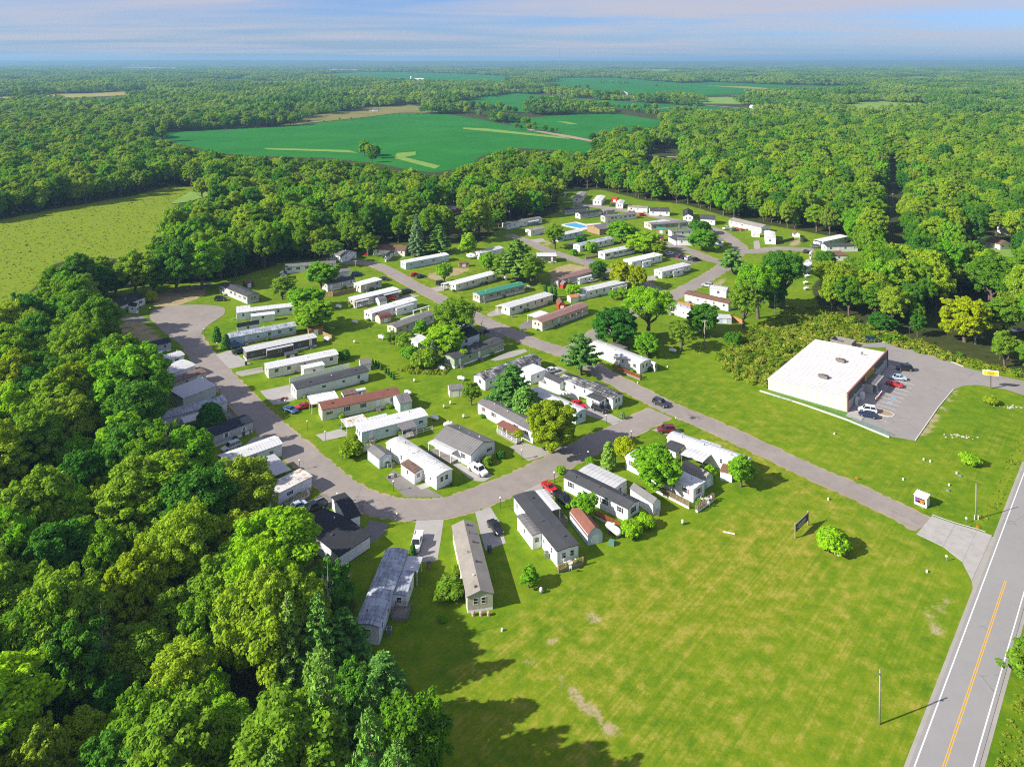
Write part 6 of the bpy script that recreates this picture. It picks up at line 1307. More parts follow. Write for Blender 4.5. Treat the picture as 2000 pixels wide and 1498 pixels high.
for a in [
    ('suv', 'dark', 'c1', (965, 430), (1040, 428), 'dark grey'), ('suv', 'blue', 'c1', (1085, 800), (1155, 790), 'blue'), ('sedan', 'black', 'c1', (1120, 845), (1180, 832), 'black'),
    ('coupe', 'blue', 'c1', (1505, 1280), (1590, 1310), 'blue'), ('coupe', 'red', 'c1', (1690, 1258), (1600, 1278), 'red'), ('van', 'white', 'c1', (545, 872), (480, 905), 'white'),
    ('suv', 'silver', 'c3', (755, 362), (612, 418), 'silver'), ('sedan', 'paleblue', 'c3', (1258, 832), (1122, 892), 'pale'), ('pickup', 'black', 'c3', (1410, 832), (1250, 905), 'black'),
    ('pickup', 'white', 'c4', (1100, 128), (1245, 215), 'white'), ('coupe', 'red', 'c4', (1682, 268), (1780, 345), 'bright red'), ('pickup', 'black', 'c4', (1775, 352), (1900, 455), 'black'),
    ('sedan', 'black', 'c4', (1268, 572), (1348, 668), 'black'), ('pickup', 'white', 'c4', (712, 680), (680, 800), 'white work'),
    ('sedan', 'red', 'c5', (948, 432), (1050, 476), 'red'), ('suv', 'black', 'c5', (1108, 472), (1222, 512), 'black'), ('sedan', 'white', 'c5', (828, 180), (732, 202), 'white'), ('suv', 'maroon', 'c5', (1725, 655), (1642, 655), 'maroon'),
    ('suv', 'silver', 'd4', (1150, 1058), (1065, 1042), 'silver'), ('sedan', 'white', 'd4', (700, 745), (780, 732), 'white'), ('sedan', 'maroon', 'd4', (812, 772), (872, 758), 'maroon'),
    ('sedan', 'navy', 'd4', (855, 782), (910, 768), 'navy'), ('suv', 'white', 'd4', (895, 795), (955, 778), 'white'), ('suv', 'dark', 'd4', (955, 806), (1032, 795), 'dark'), ('sedan', 'silver', 'd4', (650, 712), (705, 702), 'silver'),
    ('pickup', 'white', 'd4', (1335, 490), (1268, 495), 'white'), ('sedan', 'grey', 'd4', (1340, 508), (1402, 502), 'grey'), ('suv', 'red', 'd4', (440, 362), (505, 358), 'red'),
    ('sedan', 'red', 'd7', (1015, 1000), (1085, 988), 'red'), ('sedan', 'teal', 'd7', (1055, 1022), (1155, 1000), 'dark teal'), ('suv', 'black', 'd7', (1280, 1082), (1335, 1078), 'black'),
    ('suv', 'dark', 'd7', (915, 1172), (1035, 1150), 'dark'), ('suv', 'blue', 'd7', (430, 1000), (540, 982), 'dark blue'), ('sedan', 'black', 'd7', (285, 1035), (395, 1028), 'black'),
    ('sedan', 'red', 'd7', (570, 800), (600, 775), 'red'), ('suv', 'teal', 'd7', (590, 760), (630, 745), 'dark teal'), ('sedan', 'black', 'd7', (700, 1035), (800, 1040), 'black'),
    ('sedan', 'white', 'd2', (1225, 450), (1300, 436), 'white'), ('sedan', 'dark', 'd2', (1320, 435), (1395, 425), 'dark'), ('sedan', 'black', 'd2', (380, 850), (450, 832), 'black'), ('suv', 'red', 'd1', (945, 548), (1010, 540), 'red'),
    ('suv', 'dark', 'd6', (822, 365), (880, 350), 'dark'), ('suv', 'grey', 'd6', (1000, 422), (908, 415), 'grey'), ('sedan', 'navy', 'd6', (855, 475), (890, 462), 'navy'), ('sedan', 'white', 'd6', (75, 245), (150, 240), 'white'),
    ('sedan', 'black', 'd4', (1160, 678), (1255, 672), 'black'), ('van', 'dark', 'd5', (1285, 355), (1340, 350), 'dark')]:
    car(*a)
car('suv', 'dark', 'c5', (1580, 424), (1700, 470), label='dark sport utility car driving alone along the entrance lane')
for kind, col, r_, f_, lab in [('suv', 'black', (1350, 420), (1030, 395), 'black sport utility car nearest the far corner of the store front'), ('sedan', 'paleblue', (1200, 590), (920, 560), 'pale blue sedan beside the red car at the store'),
                               ('coupe', 'red', (1165, 730), (830, 655), 'red car at the store beside the red and white bollards'), ('suv', 'white', (650, 1185), (365, 1140), 'white sport utility car beside the parking island'),
                               ('sedan', 'navy', (690, 1290), (350, 1225), 'navy sedan at the near corner of the store front')]:
    car(kind, col, 'e1', r_, f_, label=lab)
car('suv', 'teal', 'c7', (985, 290), (1042, 290), label='dark car parked alone behind the store by the timber pen')

def bike(label, c, x, y, rz, col):
    P = GQ(c, x, y); root = link('motorcycle', None, None, (P.x, P.y, .05), (0, 0, rz))
    MB().sphere((0, 0, .62), .3, 8, 5, (1.5, .55, .6)).box(-.75, -.1, -.14, .14, .68, .80).box(-.35, .35, -.16, .16, .3, .6).obj('body', MATS['paint_' + col + '_car'], root)
    for xx in (-.72, .72): w_ = link('wheel', WHEEL[.33][0], root, (xx, 0, .33), scale=(1, .6, 1)); link('rim', WHEEL[.33][1], w_)
    m = MB(); m.bar((.72, 0, .33), (.45, 0, 1.0), .05); m.bar((.45, -.38, 1.02), (.45, .38, 1.02), .04); m.obj('handlebar', MATS['metal_dark'], root); tag(root, label, 'motorcycle')
bike('red and black motorcycle on the pale pad by the lane', 'c2', 302, 565, .3, 'red'); bike('white and black motorcycle on the grey pad beside the white porch', 'c2', 1145, 1170, .5, 'white')

# ------------------------------------------------------------------ tanks, lamps, poles, small yard things
TANK = MB(); n_ = 12
def tank_mesh(mat, L=2.6, r=.5):
    m = MB(); vs = []; prof = [(-L / 2, .05), (-L / 2 + .1, r * .6), (-L / 2 + .32, r * .93), (-L / 2 + .5, r), (L / 2 - .5, r), (L / 2 - .32, r * .93), (L / 2 - .1, r * .6), (L / 2, .05)]
    for x, q in prof:
        for j in range(12): t_ = 2 * math.pi * j / 12; vs.append((x, math.cos(t_) * q, .75 + math.sin(t_) * q))
    fs = [[i * 12 + j, i * 12 + (j + 1) % 12, (i + 1) * 12 + (j + 1) % 12, (i + 1) * 12 + j] for i in range(len(prof) - 1) for j in range(12)]
    m.add(vs, fs); return m.mesh('vessel', MATS[mat], True)
VES = {m: tank_mesh(m) for m in ('tank_white', 'tank_tan')}
TLEG = MB().box(-.06, .06, -.32, .32, 0, .42).mesh('leg', MATS['concrete']); TCAP = MB().cyl((0, 0, 0), (0, 0, .26), .2, .17, 10).mesh('valve_dome', MATS['tank_white'])
def tank(c, x, y, rz, s=1.0, mat='tank_white', label=None):
    P = GQ(c, x, y); root = link('propane_tank', None, None, (P.x, P.y, 0), (0, 0, rz), (s, s, s)); link('vessel', VES[mat], root)
    for xx in (-.75, .75): link('leg', TLEG, root, (xx, 0, 0))
    link('valve_dome', TCAP, root, (0, 0, 1.22)); tag(root, label or nlabel('white propane tank on grass', P, 'near the'), 'propane tank', 'propane tanks on the lawns')
for a in [('c2', 1058, 92, -.6), ('c2', 630, 108, -.5), ('c2', 1528, 332, -.5), ('c2', 1682, 412, -.5), ('c2', 1265, 525, -.6), ('c2', 1472, 722, -.5), ('c2', 1580, 772, .3), ('c5', 84, 252, -.4), ('d1', 565, 606, -.4), ('d1', 690, 728, -.5), ('d1', 897, 845, -.5),
          ('d2', 762, 496, -.3), ('d2', 582, 424, -.4), ('d2', 1892, 992, -.4), ('d1', 1858, 384, -.4), ('d2', 1745, 24, 0), ('e2', 235, 585, .2), ('e2', 222, 740, .3), ('e2', 215, 668, .2), ('c1', 1922, 490, -.5), ('c1', 1835, 740, -.5), ('c1', 912, 312, 0)]:
    tank(*a)
tank('c2', 942, 975, .45, 1.35, 'tank_tan', 'large tan propane tank beside the white shed and the rust-tipped bush')
tank('c6', 552, 1052, -.9, 1.5, 'tank_white', 'large white propane tank on end of the deck beside the clipped bush')
def dish(c, x, y, lab, mat='tank_white'):
    P = GQ(c, x, y); root = link('lawn_tank', None, None, (P.x, P.y, 0)); MB().cyl((0, 0, .25), (0, 0, .85), .3, .3, 12).sphere((0, 0, .85), .3, 12, 6, (1, 1, .5)).obj('vessel', MATS[mat], root, True)
    for k in range(3): t_ = k * 2.1; link('leg', ubox('steel'), root, (math.cos(t_) * .3, math.sin(t_) * .3, 0), (0, 0, t_), (.06, .06, .3))
    tag(root, lab, 'tank')
dish('c2', 1315, 425, 'upright white tank on the lawn beyond the row of young evergreens'); dish('c2', 1597, 600, 'upright white tank below the small cream shed'); dish('c2', 1547, 628, 'squat tank beside the upright white tank below the cream shed', 'concrete_pale')
dish('c2', 848, 122, 'upright tank behind the dark brown home near the orange-roofed shed'); dish('c2', 1700, 705, 'small white yard post tank near the grey-roofed double home')
dish('c6', 1092, 975, 'white utility stub on the lawn beyond the clipped bushes', 'concrete_pale'); dish('c4', 1665, 1110, 'white utility stub on the lawn beside the sapling', 'concrete_pale')
LPOST = MB().cyl((0, 0, 0), (0, 0, 2.0), .06, .05, 8).cyl((0, 0, 1.95), (0, 0, 2.06), .12, .12, 8).mesh('post', MATS['metal_dark']); LGL = MB().sphere((0, 0, 2.22), .2, 10, 7).mesh('globe', MATS['lamp_globe'], True)
for c, x, y in [('c4', 75, 415), ('c4', 540, 575), ('c4', 513, 318), ('c4', 1347, 448), ('c4', 1768, 248), ('c4', 1515, 70), ('c5', 556, 866), ('c5', 1074, 882), ('c5', 808, 1045), ('c5', 1758, 612), ('c5', 1411, 718), ('c5', 1215, 590),
                ('c1', 974, 812), ('c1', 452, 532), ('c1', 874, 700), ('c1', 995, 1168), ('c2', 620, 880), ('c2', 480, 797), ('c2', 305, 632), ('d1', 1815, 845), ('c2', 755, 1030), ('c3', 1218, 550)]:
    P = GQ(c, x, y); root = link('lamp_post', None, None, (P.x, P.y, 0)); link('post', LPOST, root); link('globe', LGL, root); tag(root, nlabel('globe lamp on dark post', P, 'near the'), 'lamp post', 'globe lamp posts along the lanes')
def upole(x, yb, yt, label, arms=(), trans=False, r=.15, guy=None):
    P = G(x, yb); h = CAM_H * (1 - (yt - CY) / (yb - CY)); root = link('utility_pole', None, None, (P.x, P.y, 0)); MB().cyl((0, 0, -.2), (.05, 0, h), r, r * .7, 10).obj('pole', MATS['pole_wood'], root, True)
    for z, w in arms:
        ca = MB().box(-w / 2, w / 2, -.06, .06, h - z - .06, h - z + .06).obj('crossarm', MATS['pole_wood'], root)
        for q in (-.45, -.2, .2, .45): MB().cyl((q * w, 0, h - z + .06), (q * w, 0, h - z + .28), .05, .04, 6).obj('insulator', MATS['tank_white'], ca)
    if trans: MB().cyl((.32, 0, h - 2.1), (.32, 0, h - 1.2), .24, .24, 10).obj('transformer', MATS['steel'], root)
    if guy: MB().bar((0, 0, h - 1.0), guy, .03).obj('guy_wire', MATS['sign_yellow'], root)
    tag(root, label, 'utility pole'); root['h'] = h; return root
p1 = upole(1718, 1414, 1307, 'bare wooden pole with small lamp arm on the big lawn', r=.13); MB().bar((0, 0, 7.2), (-.5, -.3, 7.5), .04).box(-.75, -.45, -.45, -.25, 7.45, 7.6).obj('lamp_arm', MATS['steel'], p1)
p2 = upole(1906, 1014, 944, 'pale wooden pole beside the highway with white marker posts at its foot', r=.12)
for k in (-.35, .4): MB().box(k - .08, k + .08, -.2, -.1, 0, .9).obj('marker_post', MATS['paint_white'], p2)
upole(1376, 682, 626, 'wooden pole with transformer beside the olive tree', [(.3, 2.0)], True, guy=(-2.5, -3.5, 0)); upole(1513, 612, 570, 'wooden pole with crossarm before the huge dark tree', [(.25, 2.0)], True)
upole(1741, 498, 471, 'wooden pole in the cleared strip through the wood', [(.3, 2.2)], True); upole(694, 534, 509, 'wooden pole in the lane beside the bare white-ended home', [(.3, 1.4)])
upole(1743, 400, 378, 'wooden pole farther up the cleared strip', [(.3, 2.2)]); upole(1742, 318, 303, 'double-arm pole at the far end of the cleared strip', [(.3, 3.0), (1.3, 3.0)])
for k, (x, yb, yt) in enumerate([(1136, 189, 179), (1201, 194, 183), (1308, 200, 190), (1057, 183, 174)]): upole(x, yb, yt, ['first', 'second', 'third', 'fourth'][k] + ' roadside pole along the far country road', [(.4, 3.0)], r=.25)
# power lines down the cleared strip
wm_ = MB()
A_, B_ = G(1741, 498), G(1743, 400)
for q in (-.9, 0, .9):
    pv = None
    for i in range(13):
        f = i / 12; p = A_.lerp(B_, f); z = 9.4 - 1.2 * 4 * f * (1 - f); v = (p.x + q, p.y, z)
        if pv: wm_.bar(pv, v, .03)
        pv = v
tag(wm_.obj('power_line', MATS['metal_dark']), 'sagging power wires above the cleared strip through the wood', 'power line')
# tyre-and-post details near the highway
def post_sign(c, x, y, h, w, label, mat='tank_white'):
    P = GQ(c, x, y); root = link('reflector_post', None, None, (P.x, P.y, 0)); MB().box(-.03, .03, -.03, .03, 0, h).obj('post', MATS['pole_wood'], root); MB().cyl((0, -.05, h), (0, .02, h), w, w, 12).obj('disc', MATS[mat], root); tag(root, label, 'marker')
post_sign('c8', 1392, 782, .95, .25, 'white mailbox marker on a post beside the concrete apron, lawn side'); post_sign('c8', 1546, 485, 1.0, .25, 'white marker on a post near the highway pole'); post_sign('c8', 1632, 535, .5, .25, 'small orange marker at the apron corner', 'orange_plastic')
post_sign('c8', 692, 148, .5, .3, 'orange marker post beside the entrance lane', 'orange_plastic')
def stub(c, x, y, label, mat='tank_white', r=.2, h=.38):
    P = GQ(c, x, y); tag(MB().cyl((0, 0, 0), (0, 0, h), r, r * .9, 10).sphere((0, 0, h), r * .95, 10, 4, (1, 1, .4)).obj('pipe_stub', MATS[mat], loc=(P.x, P.y, 0)), label, 'pipe stub')
for c, x, y, lab in [('c8', 1240, 868, 'white pipe cap on the lawn below the mailbox marker'), ('c8', 470, 303, 'white pipe cap on the lawn above the park sign'), ('c8', 1472, 100, 'tall white septic cap on the lawn near the white stand'), ('c8', 1412, 192, 'white septic cap nearer the white stand'),
                     ('c8', 1055, 148, 'flat white cap on grass beside the lane'), ('c4', 1360, 1405, 'white pipe cap on the big lawn below the sapling'), ('c7', 1345, 1060, 'small white cap on the store lawn, one of two'), ('c7', 1388, 1072, 'small white cap on the store lawn, nearer the highway'),
                     ('c7', 765, 893, 'white pipe stub on the grass below the store fence'), ('c5', 1460, 272, 'white marker cap on the grass by the lane'), ('c5', 1692, 148, 'white marker cap on the grass near the red deck')]: stub(c, x, y, lab)
for c, x, y, lab in [('c8', 1500, 118, 'round green septic lid beside the tall white cap'), ('c8', 1405, 232, 'round green septic lid nearer the white stand')]: stub(c, x, y, lab, 'plastic_green', .5, .12)
P = GQ('c6', 1455, 1045); tag(MB().cyl((-1.1, 0, .12), (1.1, 0, .12), .12, .12, 8).obj('pipe', MATS['tank_white'], loc=(P.x, P.y, 0), rot=(0, 0, -.35)), 'short white pipe lying on the big lawn', 'pipe')
P = GQ('c6', 540, 1130); tag(MB().box(-.6, .6, -.5, .5, 0, .7).box(-.5, .5, -.4, .4, .7, .8).obj('utility_box', MATS['plastic_green'], loc=(P.x, P.y, 0), rot=(0, 0, -.5)), 'green utility box on the lawn beside the barn shed', 'utility box')
for c, x, y, lab in [('c4', 1710, 828, 'grey air conditioner beside the dark flat-roofed home'), ('c4', 478, 1425, 'white air conditioner beside the weathered home')]:
    P = GQ(c, x, y); root = link('air_conditioner', None, None, (P.x, P.y, 0)); MB().box(-.45, .45, -.45, .45, 0, .9).obj('case', MATS['steel'], root); MB().cyl((0, 0, .9), (0, 0, .94), .36, .36, 14).obj('fan_grille', MATS['metal_dark'], root); tag(root, lab, 'air conditioner')

# ------------------------------------------------------------------ fences
def fence(label, c, pts, h, mat, post=2.4, solid=True, pmat=None, name='fence', z0=.06):
    P = [GQ(c, *p) for p in pts]; root = link(name, None, None, (P[0].x, P[0].y, 0)); O = P[0]
    for a, b in zip(P, P[1:]):
        d = b - a; L = d.length; n = max(1, round(L / post)); u = d / L; rz = math.atan2(u.y, u.x)
        for i in range(n):
            p = a + u * (L * i / n) - O; q = L / n
            link('post', ubox(pmat or mat), root, (p.x, p.y, 0), (0, 0, rz), (.12, .12, h + .08)); m_ = p + u * (q / 2)
            if solid: link('panel', ubox(mat), root, (m_.x, m_.y, z0), (0, 0, rz), (q - .13, .045, h - z0))
            else:
                for zz in (.35, h - .1): link('rail', ubox(mat), root, (m_.x, m_.y, zz), (0, 0, rz), (q - .13, .05, .10))
        p = b - O; link('post', ubox(pmat or mat), root, (p.x, p.y, 0), (0, 0, rz), (.12, .12, h + .08))
    tag(root, label, 'fence')
fence('white panel fence behind the white home with black roof', 'c2', [(342, 440), (806, 322)], 1.8, 'trim_white')
fence('white vinyl fence enclosing the corner garden', 'c5', [(1000, 405), (860, 370), (690, 300), (770, 265), (845, 235)], 1.5, 'trim_white')
fence('brown board fence below the shaded grey home', 'd1', [(430, 515), (520, 518), (700, 478)], 1.7, 'siding_wood')
fence('orange-red board fence beside the dark round tree', 'd4', [(1180, 1365), (1340, 1368), (1465, 1420)], 1.5, 'siding_orange')
fence('orange-red fence at the lane before the brick-roofed home', 'd4', [(820, 1225), (975, 1255)], 1.3, 'siding_orange')
fence('dark board fence beside the end-on white home', 'd4', [(1780, 635), (1950, 595)], 1.4, 'siding_dark')
fence('low white rail fence before the aqua home', 'c2', [(1320, 838), (1455, 800)], 1.0, 'trim_white', solid=False)
fence('timber fence beside the orange-roofed shed', 'c1', [(1800, 700), (1868, 732)], 1.4, 'siding_wood')
fence('black railing strip between the two brown and blue homes', 'c1', [(1200, 770), (1640, 690)], .9, 'wood_red', solid=False)
def wire_fence(label, P, h, mat):
    root = link('chain_link_fence', None, None, P[0]); O = P[0]; m = MB(); rl = MB()
    for a, b in zip(P, P[1:]):
        d = b - a; L = d.length; u = d / L; n = max(1, round(L / 3))
        for i in range(n + 1): p = a + u * (L * i / n) - O; link('post', ubox('steel'), root, (p.x, p.y, 0), (0, 0, 0), (.07, .07, h + .05))
        for z in (.08, h): rl.bar(tuple(a - O + Vector((0, 0, z))), tuple(b - O + Vector((0, 0, z))), .05)
        k = int(L / .34)
        for i in range(k):
            s0, s1 = a + u * (L * i / k) - O, a + u * (L * min(i + 5, k) / k) - O; m.bar((s0.x, s0.y, .08), (s1.x, s1.y, h), .010); m.bar((s0.x, s0.y, h), (s1.x, s1.y, .08), .010)
    rl.obj('rail', MATS[mat], root); w_ = m.obj('wire_mesh', MATS[mat], root); w_['kind'] = 'stuff'; tag(root, label, 'fence')
wire_fence('green chain-link fence along the store side', [GQ('c7', 345, 640), GQ('c7', 560, 700), GQ('c7', 845, 795), GQ('c7', 1120, 905)], 1.3, 'green_trim')

# ------------------------------------------------------------------ store
def text_mesh(body, size):
    tx = bpy.data.curves.new('lettering', 'FONT'); tx.body = body; tx.size = size; tx.align_x = 'CENTER'; tx.align_y = 'CENTER'; tx.extrude = .008
    o = bpy.data.objects.new('lettering_tmp', tx); me = bpy.data.meshes.new_from_object(o); me.materials.clear(); me.materials.append(MATS['banner_black'])
    bpy.data.objects.remove(o); return me
def store():
    A, B, Cc = GQ('c7', 334, 601), GQ('c7', 846, 749), GQ('c7', 1105, 452); d = B - A; Wd = d.length; rz = math.atan2(d.y, d.x); perp = Vector((-math.sin(rz), math.cos(rz), 0)); Ln = (Cc - B).dot(perp)
    root = link('store', None, None, (A.x, A.y, 0), (0, 0, rz)); hb, hf = 3.0, 4.1
    m = MB(); m.extrude([(0, 0), (Wd, 0), (Wd, hf - .05), (0, hb - .05)], 'y', 0, Ln)
    n = int(Wd / .45)                                                # vertical ribs of the wall sheets
    for i in range(n):
        x = Wd * (i + .5) / n; m.box(x - .05, x + .05, -.045, -.001, 0, hb + (hf - hb) * x / Wd - .08)
    n = int(Ln / .45)
    for i in range(n): y = Ln * (i + .5) / n; m.box(-.045, -.001, y - .05, y + .05, 0, hb - .1)
    m.obj('wall', MATS['siding_ribbed'], root)
    r_ = MB(); prof = [(-.15, hb), (Wd - .05, hf), (Wd - .05, hf + .12), (-.15, hb + .12)]; r_.extrude(prof, 'y', -.15, Ln + .15); n = int(Ln / .9)
    for i in range(n + 1):
        y = -.1 + (Ln + .2) * i / n; r_.extrude([(-.15, hb + .12), (Wd - .1, hf + .12), (Wd - .1, hf + .17), (-.15, hb + .17)], 'y', y - .04, y + .04)
    r_.obj('roof', MATS['roof_store'], root)
    for k in (6.0, 14.5):
        mm = MB()
        for i in range(7): s = Ln * (.12 + .12 * i); mm.box(Wd * .28 - .15, Wd * .28 + .15, s - .25, s + .25, hb + .34, hb + .46)
        break
    # false front: dark parapet band, pale wall below, brick-red edge pilasters
    f = MB().box(Wd + .02, Wd + .26, -.1, Ln + .1, 2.75, 5.0).obj('parapet', MATS['metal_dark'], root); MB().box(Wd - .05, Wd + .34, -.15, Ln + .15, 5.0, 5.12).obj('coping', MATS['brick_red'], f)
    MB().box(Wd + .02, Wd + .16, .25, Ln - .25, 0, 2.74).obj('front_wall', MATS['siding_grey'], root)
    for y in (-.12, Ln - .18): MB().box(Wd + .0, Wd + .36, y, y + .34, 0, 4.98).obj('pilaster', MATS['brick_red'], root)
    cy_ = Ln * .5
    sg = MB().box(Wd + .28, Wd + .40, cy_ - 4.6, cy_ + 4.6, 3.45, 4.65).obj('sign_board', MATS['sign_yellow'], root)
    link('lettering', text_mesh('DOLLAR GENERAL', .95), sg, (Wd + .415, cy_, 4.05), (math.pi / 2, 0, math.pi / 2))
    # entrance vestibule
    MB().box(Wd + .28, Wd + 3.1, cy_ - 4.2, cy_ + 3.4, 2.9, 3.25).obj('canopy', MATS['roof_dark_metal'], root); MB().box(Wd + 3.1, Wd + 3.25, cy_ - 4.25, cy_ + 3.45, 2.85, 3.3).obj('canopy_fascia', MATS['concrete_pale'], root)
    MB().box(Wd + .17, Wd + 2.0, cy_ - 4.1, cy_ - 2.6, 0, 2.88).obj('entrance_wall', MATS['siding_grey'], root)
    for k in range(4):
        dd = link('door', ubox('window_glass'), root, (Wd + .24, cy_ - 1.6 + k * 1.25, .1), (0, 0, 0), (.10, 1.15, 2.3)); link('handle', ubox('steel'), dd, (.8, .35, .45), (0, 0, 0), (.5, .04, .2))
    for y in (cy_ - 2.3, cy_ + 3.2): link('canopy_post', ubox('concrete_pale'), root, (Wd + 2.95, y, 0), (0, 0, 0), (.25, .25, 2.88))
    for y in (Ln * .13, Ln * .33, Ln * .68, Ln * .88): MB().box(Wd + .27, Wd + .5, y - .15, y + .15, 3.0, 3.25).obj('wall_light', MATS['trim_white'], root)
    for y in (Ln * .10,): MB().box(-.08, -.03, 2, 3, .1, 2.2).obj('service_door', MATS['trim_white'], root)
    tag(root, 'low metal-sided store with pale ribbed roof and dark front band', 'store')
    HOMES.append(('store', root, Wd, Ln)); root['len'] = Wd; root['dep'] = Ln
    M = Matrix.LocRotScale(root.location, root.rotation_euler, None); W3 = lambda x, y, z=0: M @ Vector((x, y, z))
    for (c, x, y, lab) in [('c7', 700, 530, 'brown rooftop unit on the store roof nearer the lane'), ('c7', 812, 425, 'brown rooftop unit on the store roof nearer the wood')]:
        p = GQ(c, x, y, 3.7); u = link('rooftop_unit', None, None, (p.x, p.y, 3.75), (0, 0, rz), (.8, .8, .8)); MB().box(-1.2, 1.2, -.9, .9, .1, 1.15).obj('case', MATS['hvac_brown'], u); MB().box(-2.1, -1.22, -.6, .6, .3, 1.0).obj('intake_hood', MATS['hvac_brown'], u)
        MB().cyl((.5, 0, 1.15), (.5, 0, 1.2), .55, .55, 14).obj('fan', MATS['metal_dark'], u); MB().box(-1.0, 1.0, -.7, .7, -.25, .1).obj('kerb', MATS['steel'], u); tag(u, lab, 'rooftop unit')
    p = GQ('c7', 942, 380, 4.0); u = link('satellite_dish', None, None, (p.x, p.y, 3.92)); MB().cyl((0, 0, 0), (0, 0, .6), .04, .04, 6).obj('mast', MATS['steel'], u); MB().sphere((0, -.1, .8), .45, 12, 6, (1, .3, 1)).obj('reflector', MATS['steel'], u, True); tag(u, 'small satellite dish on the store roof', 'satellite dish')
    return root, Wd, Ln, W3, rz
ST, SW, SL, W3, SRZ = store()
lot = flat('parking_lot', pxpoly('c7', [(846, 752), (1105, 452), (1100, 330), (840, 322), (1068, 295), (1300, 332), (1515, 388), (1530, 420), (1610, 458), (1800, 505), (2020, 552), (2100, 580), (2100, 680), (2010, 645), (1880, 602), (1780, 585), (1690, 572), (1600, 578), (1545, 600), (1440, 720), (1290, 935), (1120, 905), (885, 800)]),
           'asphalt_store', .025, 'asphalt parking lot and drive of the store', 'parking lot')
# walk, kerbs, island, bay lines
walk = link('sidewalk', None); tag(walk, 'concrete walk along the store front', 'sidewalk', kind='structure')
n = 14
for i in range(n):
    y0, y1 = -2.6 + (SL + 4.0) * i / n, -2.6 + (SL + 4.0) * (i + 1) / n
    flat('slab', [W3(SW + .4, y0 + .02), W3(SW + 4.4, y0 + .02), W3(SW + 4.4, y1 - .02), W3(SW + .4, y1 - .02)], 'concrete', .14, parent=walk, thick=.14)
def kerb(pts, w=.22, h=.16, label='concrete kerb edging the store lot'):
    root = link('kerb', None); tag(root, label, 'kerb', kind='structure')
    for a, b in zip(pts, pts[1:]):
        d = b - a; u = d.normalized(); nn = Vector((-u.y, u.x, 0)) * w / 2; n_ = max(1, round(d.length / 3.0))
        for i in range(n_):
            p, q = a + d * (i / n_) + u * .01, a + d * ((i + 1) / n_) - u * .01; flat('kerb_stone', [p - nn, q - nn, q + nn, p + nn], 'concrete_pale', h, parent=root, thick=h)
kerb(pxpoly('c7', [(1068, 292), (1300, 329), (1515, 385), (1518, 420), (1605, 455)]), label='concrete kerb along the back of the store lot'); kerb(pxpoly('c7', [(1540, 600), (1440, 718), (1292, 932)]), label='concrete kerb beside the bare strip of the store lot')
kerb(pxpoly('c7', [(280, 612), (345, 632), (560, 700), (845, 800), (1122, 915)]), .5, .25, 'pale concrete strip below the chain-link fence')
isl = [W3(SW + 4.6, 4.0), W3(SW + 8.5, 4.0), W3(SW + 10.0, 5.0), W3(SW + 10.2, 6.6), W3(SW + 9.0, 7.6), W3(SW + 4.6, 7.6)]
flat('parking_island', isl, 'concrete_pale', .13, 'raised island in the store lot beside the white car', 'kerb', thick=.13); c_ = sum(isl, Vector()) / 6; flat('island_soil', [c_ + (p - c_) * .86 for p in isl], 'dirt_pad', .137, 'soil on the island', 'soil')
for k in range(11): y = 1.2 + 2.9 * k; strip('bay_line', [W3(SW + 4.6, y), W3(SW + 9.6, y)], .11, 'paint_white', .034, None, lot, jit=0)
for y in (SL * .42, SL * .33): flat('bay_symbol', [W3(SW + 6.6, y), W3(SW + 8.0, y), W3(SW + 8.0, y + 1.2), W3(SW + 6.6, y + 1.2)], 'paint_blue', .040, parent=lot)
for k in range(6):
    p = W3(SW + 4.1, SL * .30 + 1.15 * k); b_ = link('bollard', None, None, (p.x, p.y, .14)); MB().cyl((0, 0, 0), (0, 0, .55), .11, .11, 10).obj('post', MATS['paint_red_car'], b_); MB().cyl((0, 0, .55), (0, 0, .95), .112, .10, 10).obj('sleeve', MATS['paint_white'], b_)
    tag(b_, 'red and white bollard in the row before the store entrance', 'bollard', 'bollards before the store entrance')
for i, (y, lab) in enumerate([(SL * .16, 'caged gas bottle locker against the store front'), (SL * .27, 'white ice chest against the store front')]):
    p = W3(SW + .85, y); b_ = link('gas_locker' if i == 0 else 'ice_chest', None, None, (p.x, p.y, .14), (0, 0, SRZ)); MB().box(-.45, .45, -.9, .9, 0, 1.75).obj('case', MATS['tank_white'], b_)
    for s in (-.45, .45): MB().box(.45, .49, s - .4, s + .4, .1, 1.6).obj('door', MATS['paint_white'] if i else MATS['steel'], b_)
    tag(b_, lab, 'locker' if i == 0 else 'ice chest')
for y in (SL * .36, SL * .46):
    p = W3(SW + 4.25, y); b_ = link('parking_sign', None, None, (p.x, p.y, .14)); MB().cyl((0, 0, 0), (0, 0, 1.9), .03, .03, 6).obj('post', MATS['steel'], b_); MB().box(-.15, .15, -.02, .02, 1.4, 1.9).obj('plate', MATS['paint_blue'], b_, rot=(0, 0, SRZ + math.pi / 2)); tag(b_, 'blue parking plate on a thin post before the store', 'sign', 'parking plates before the store')
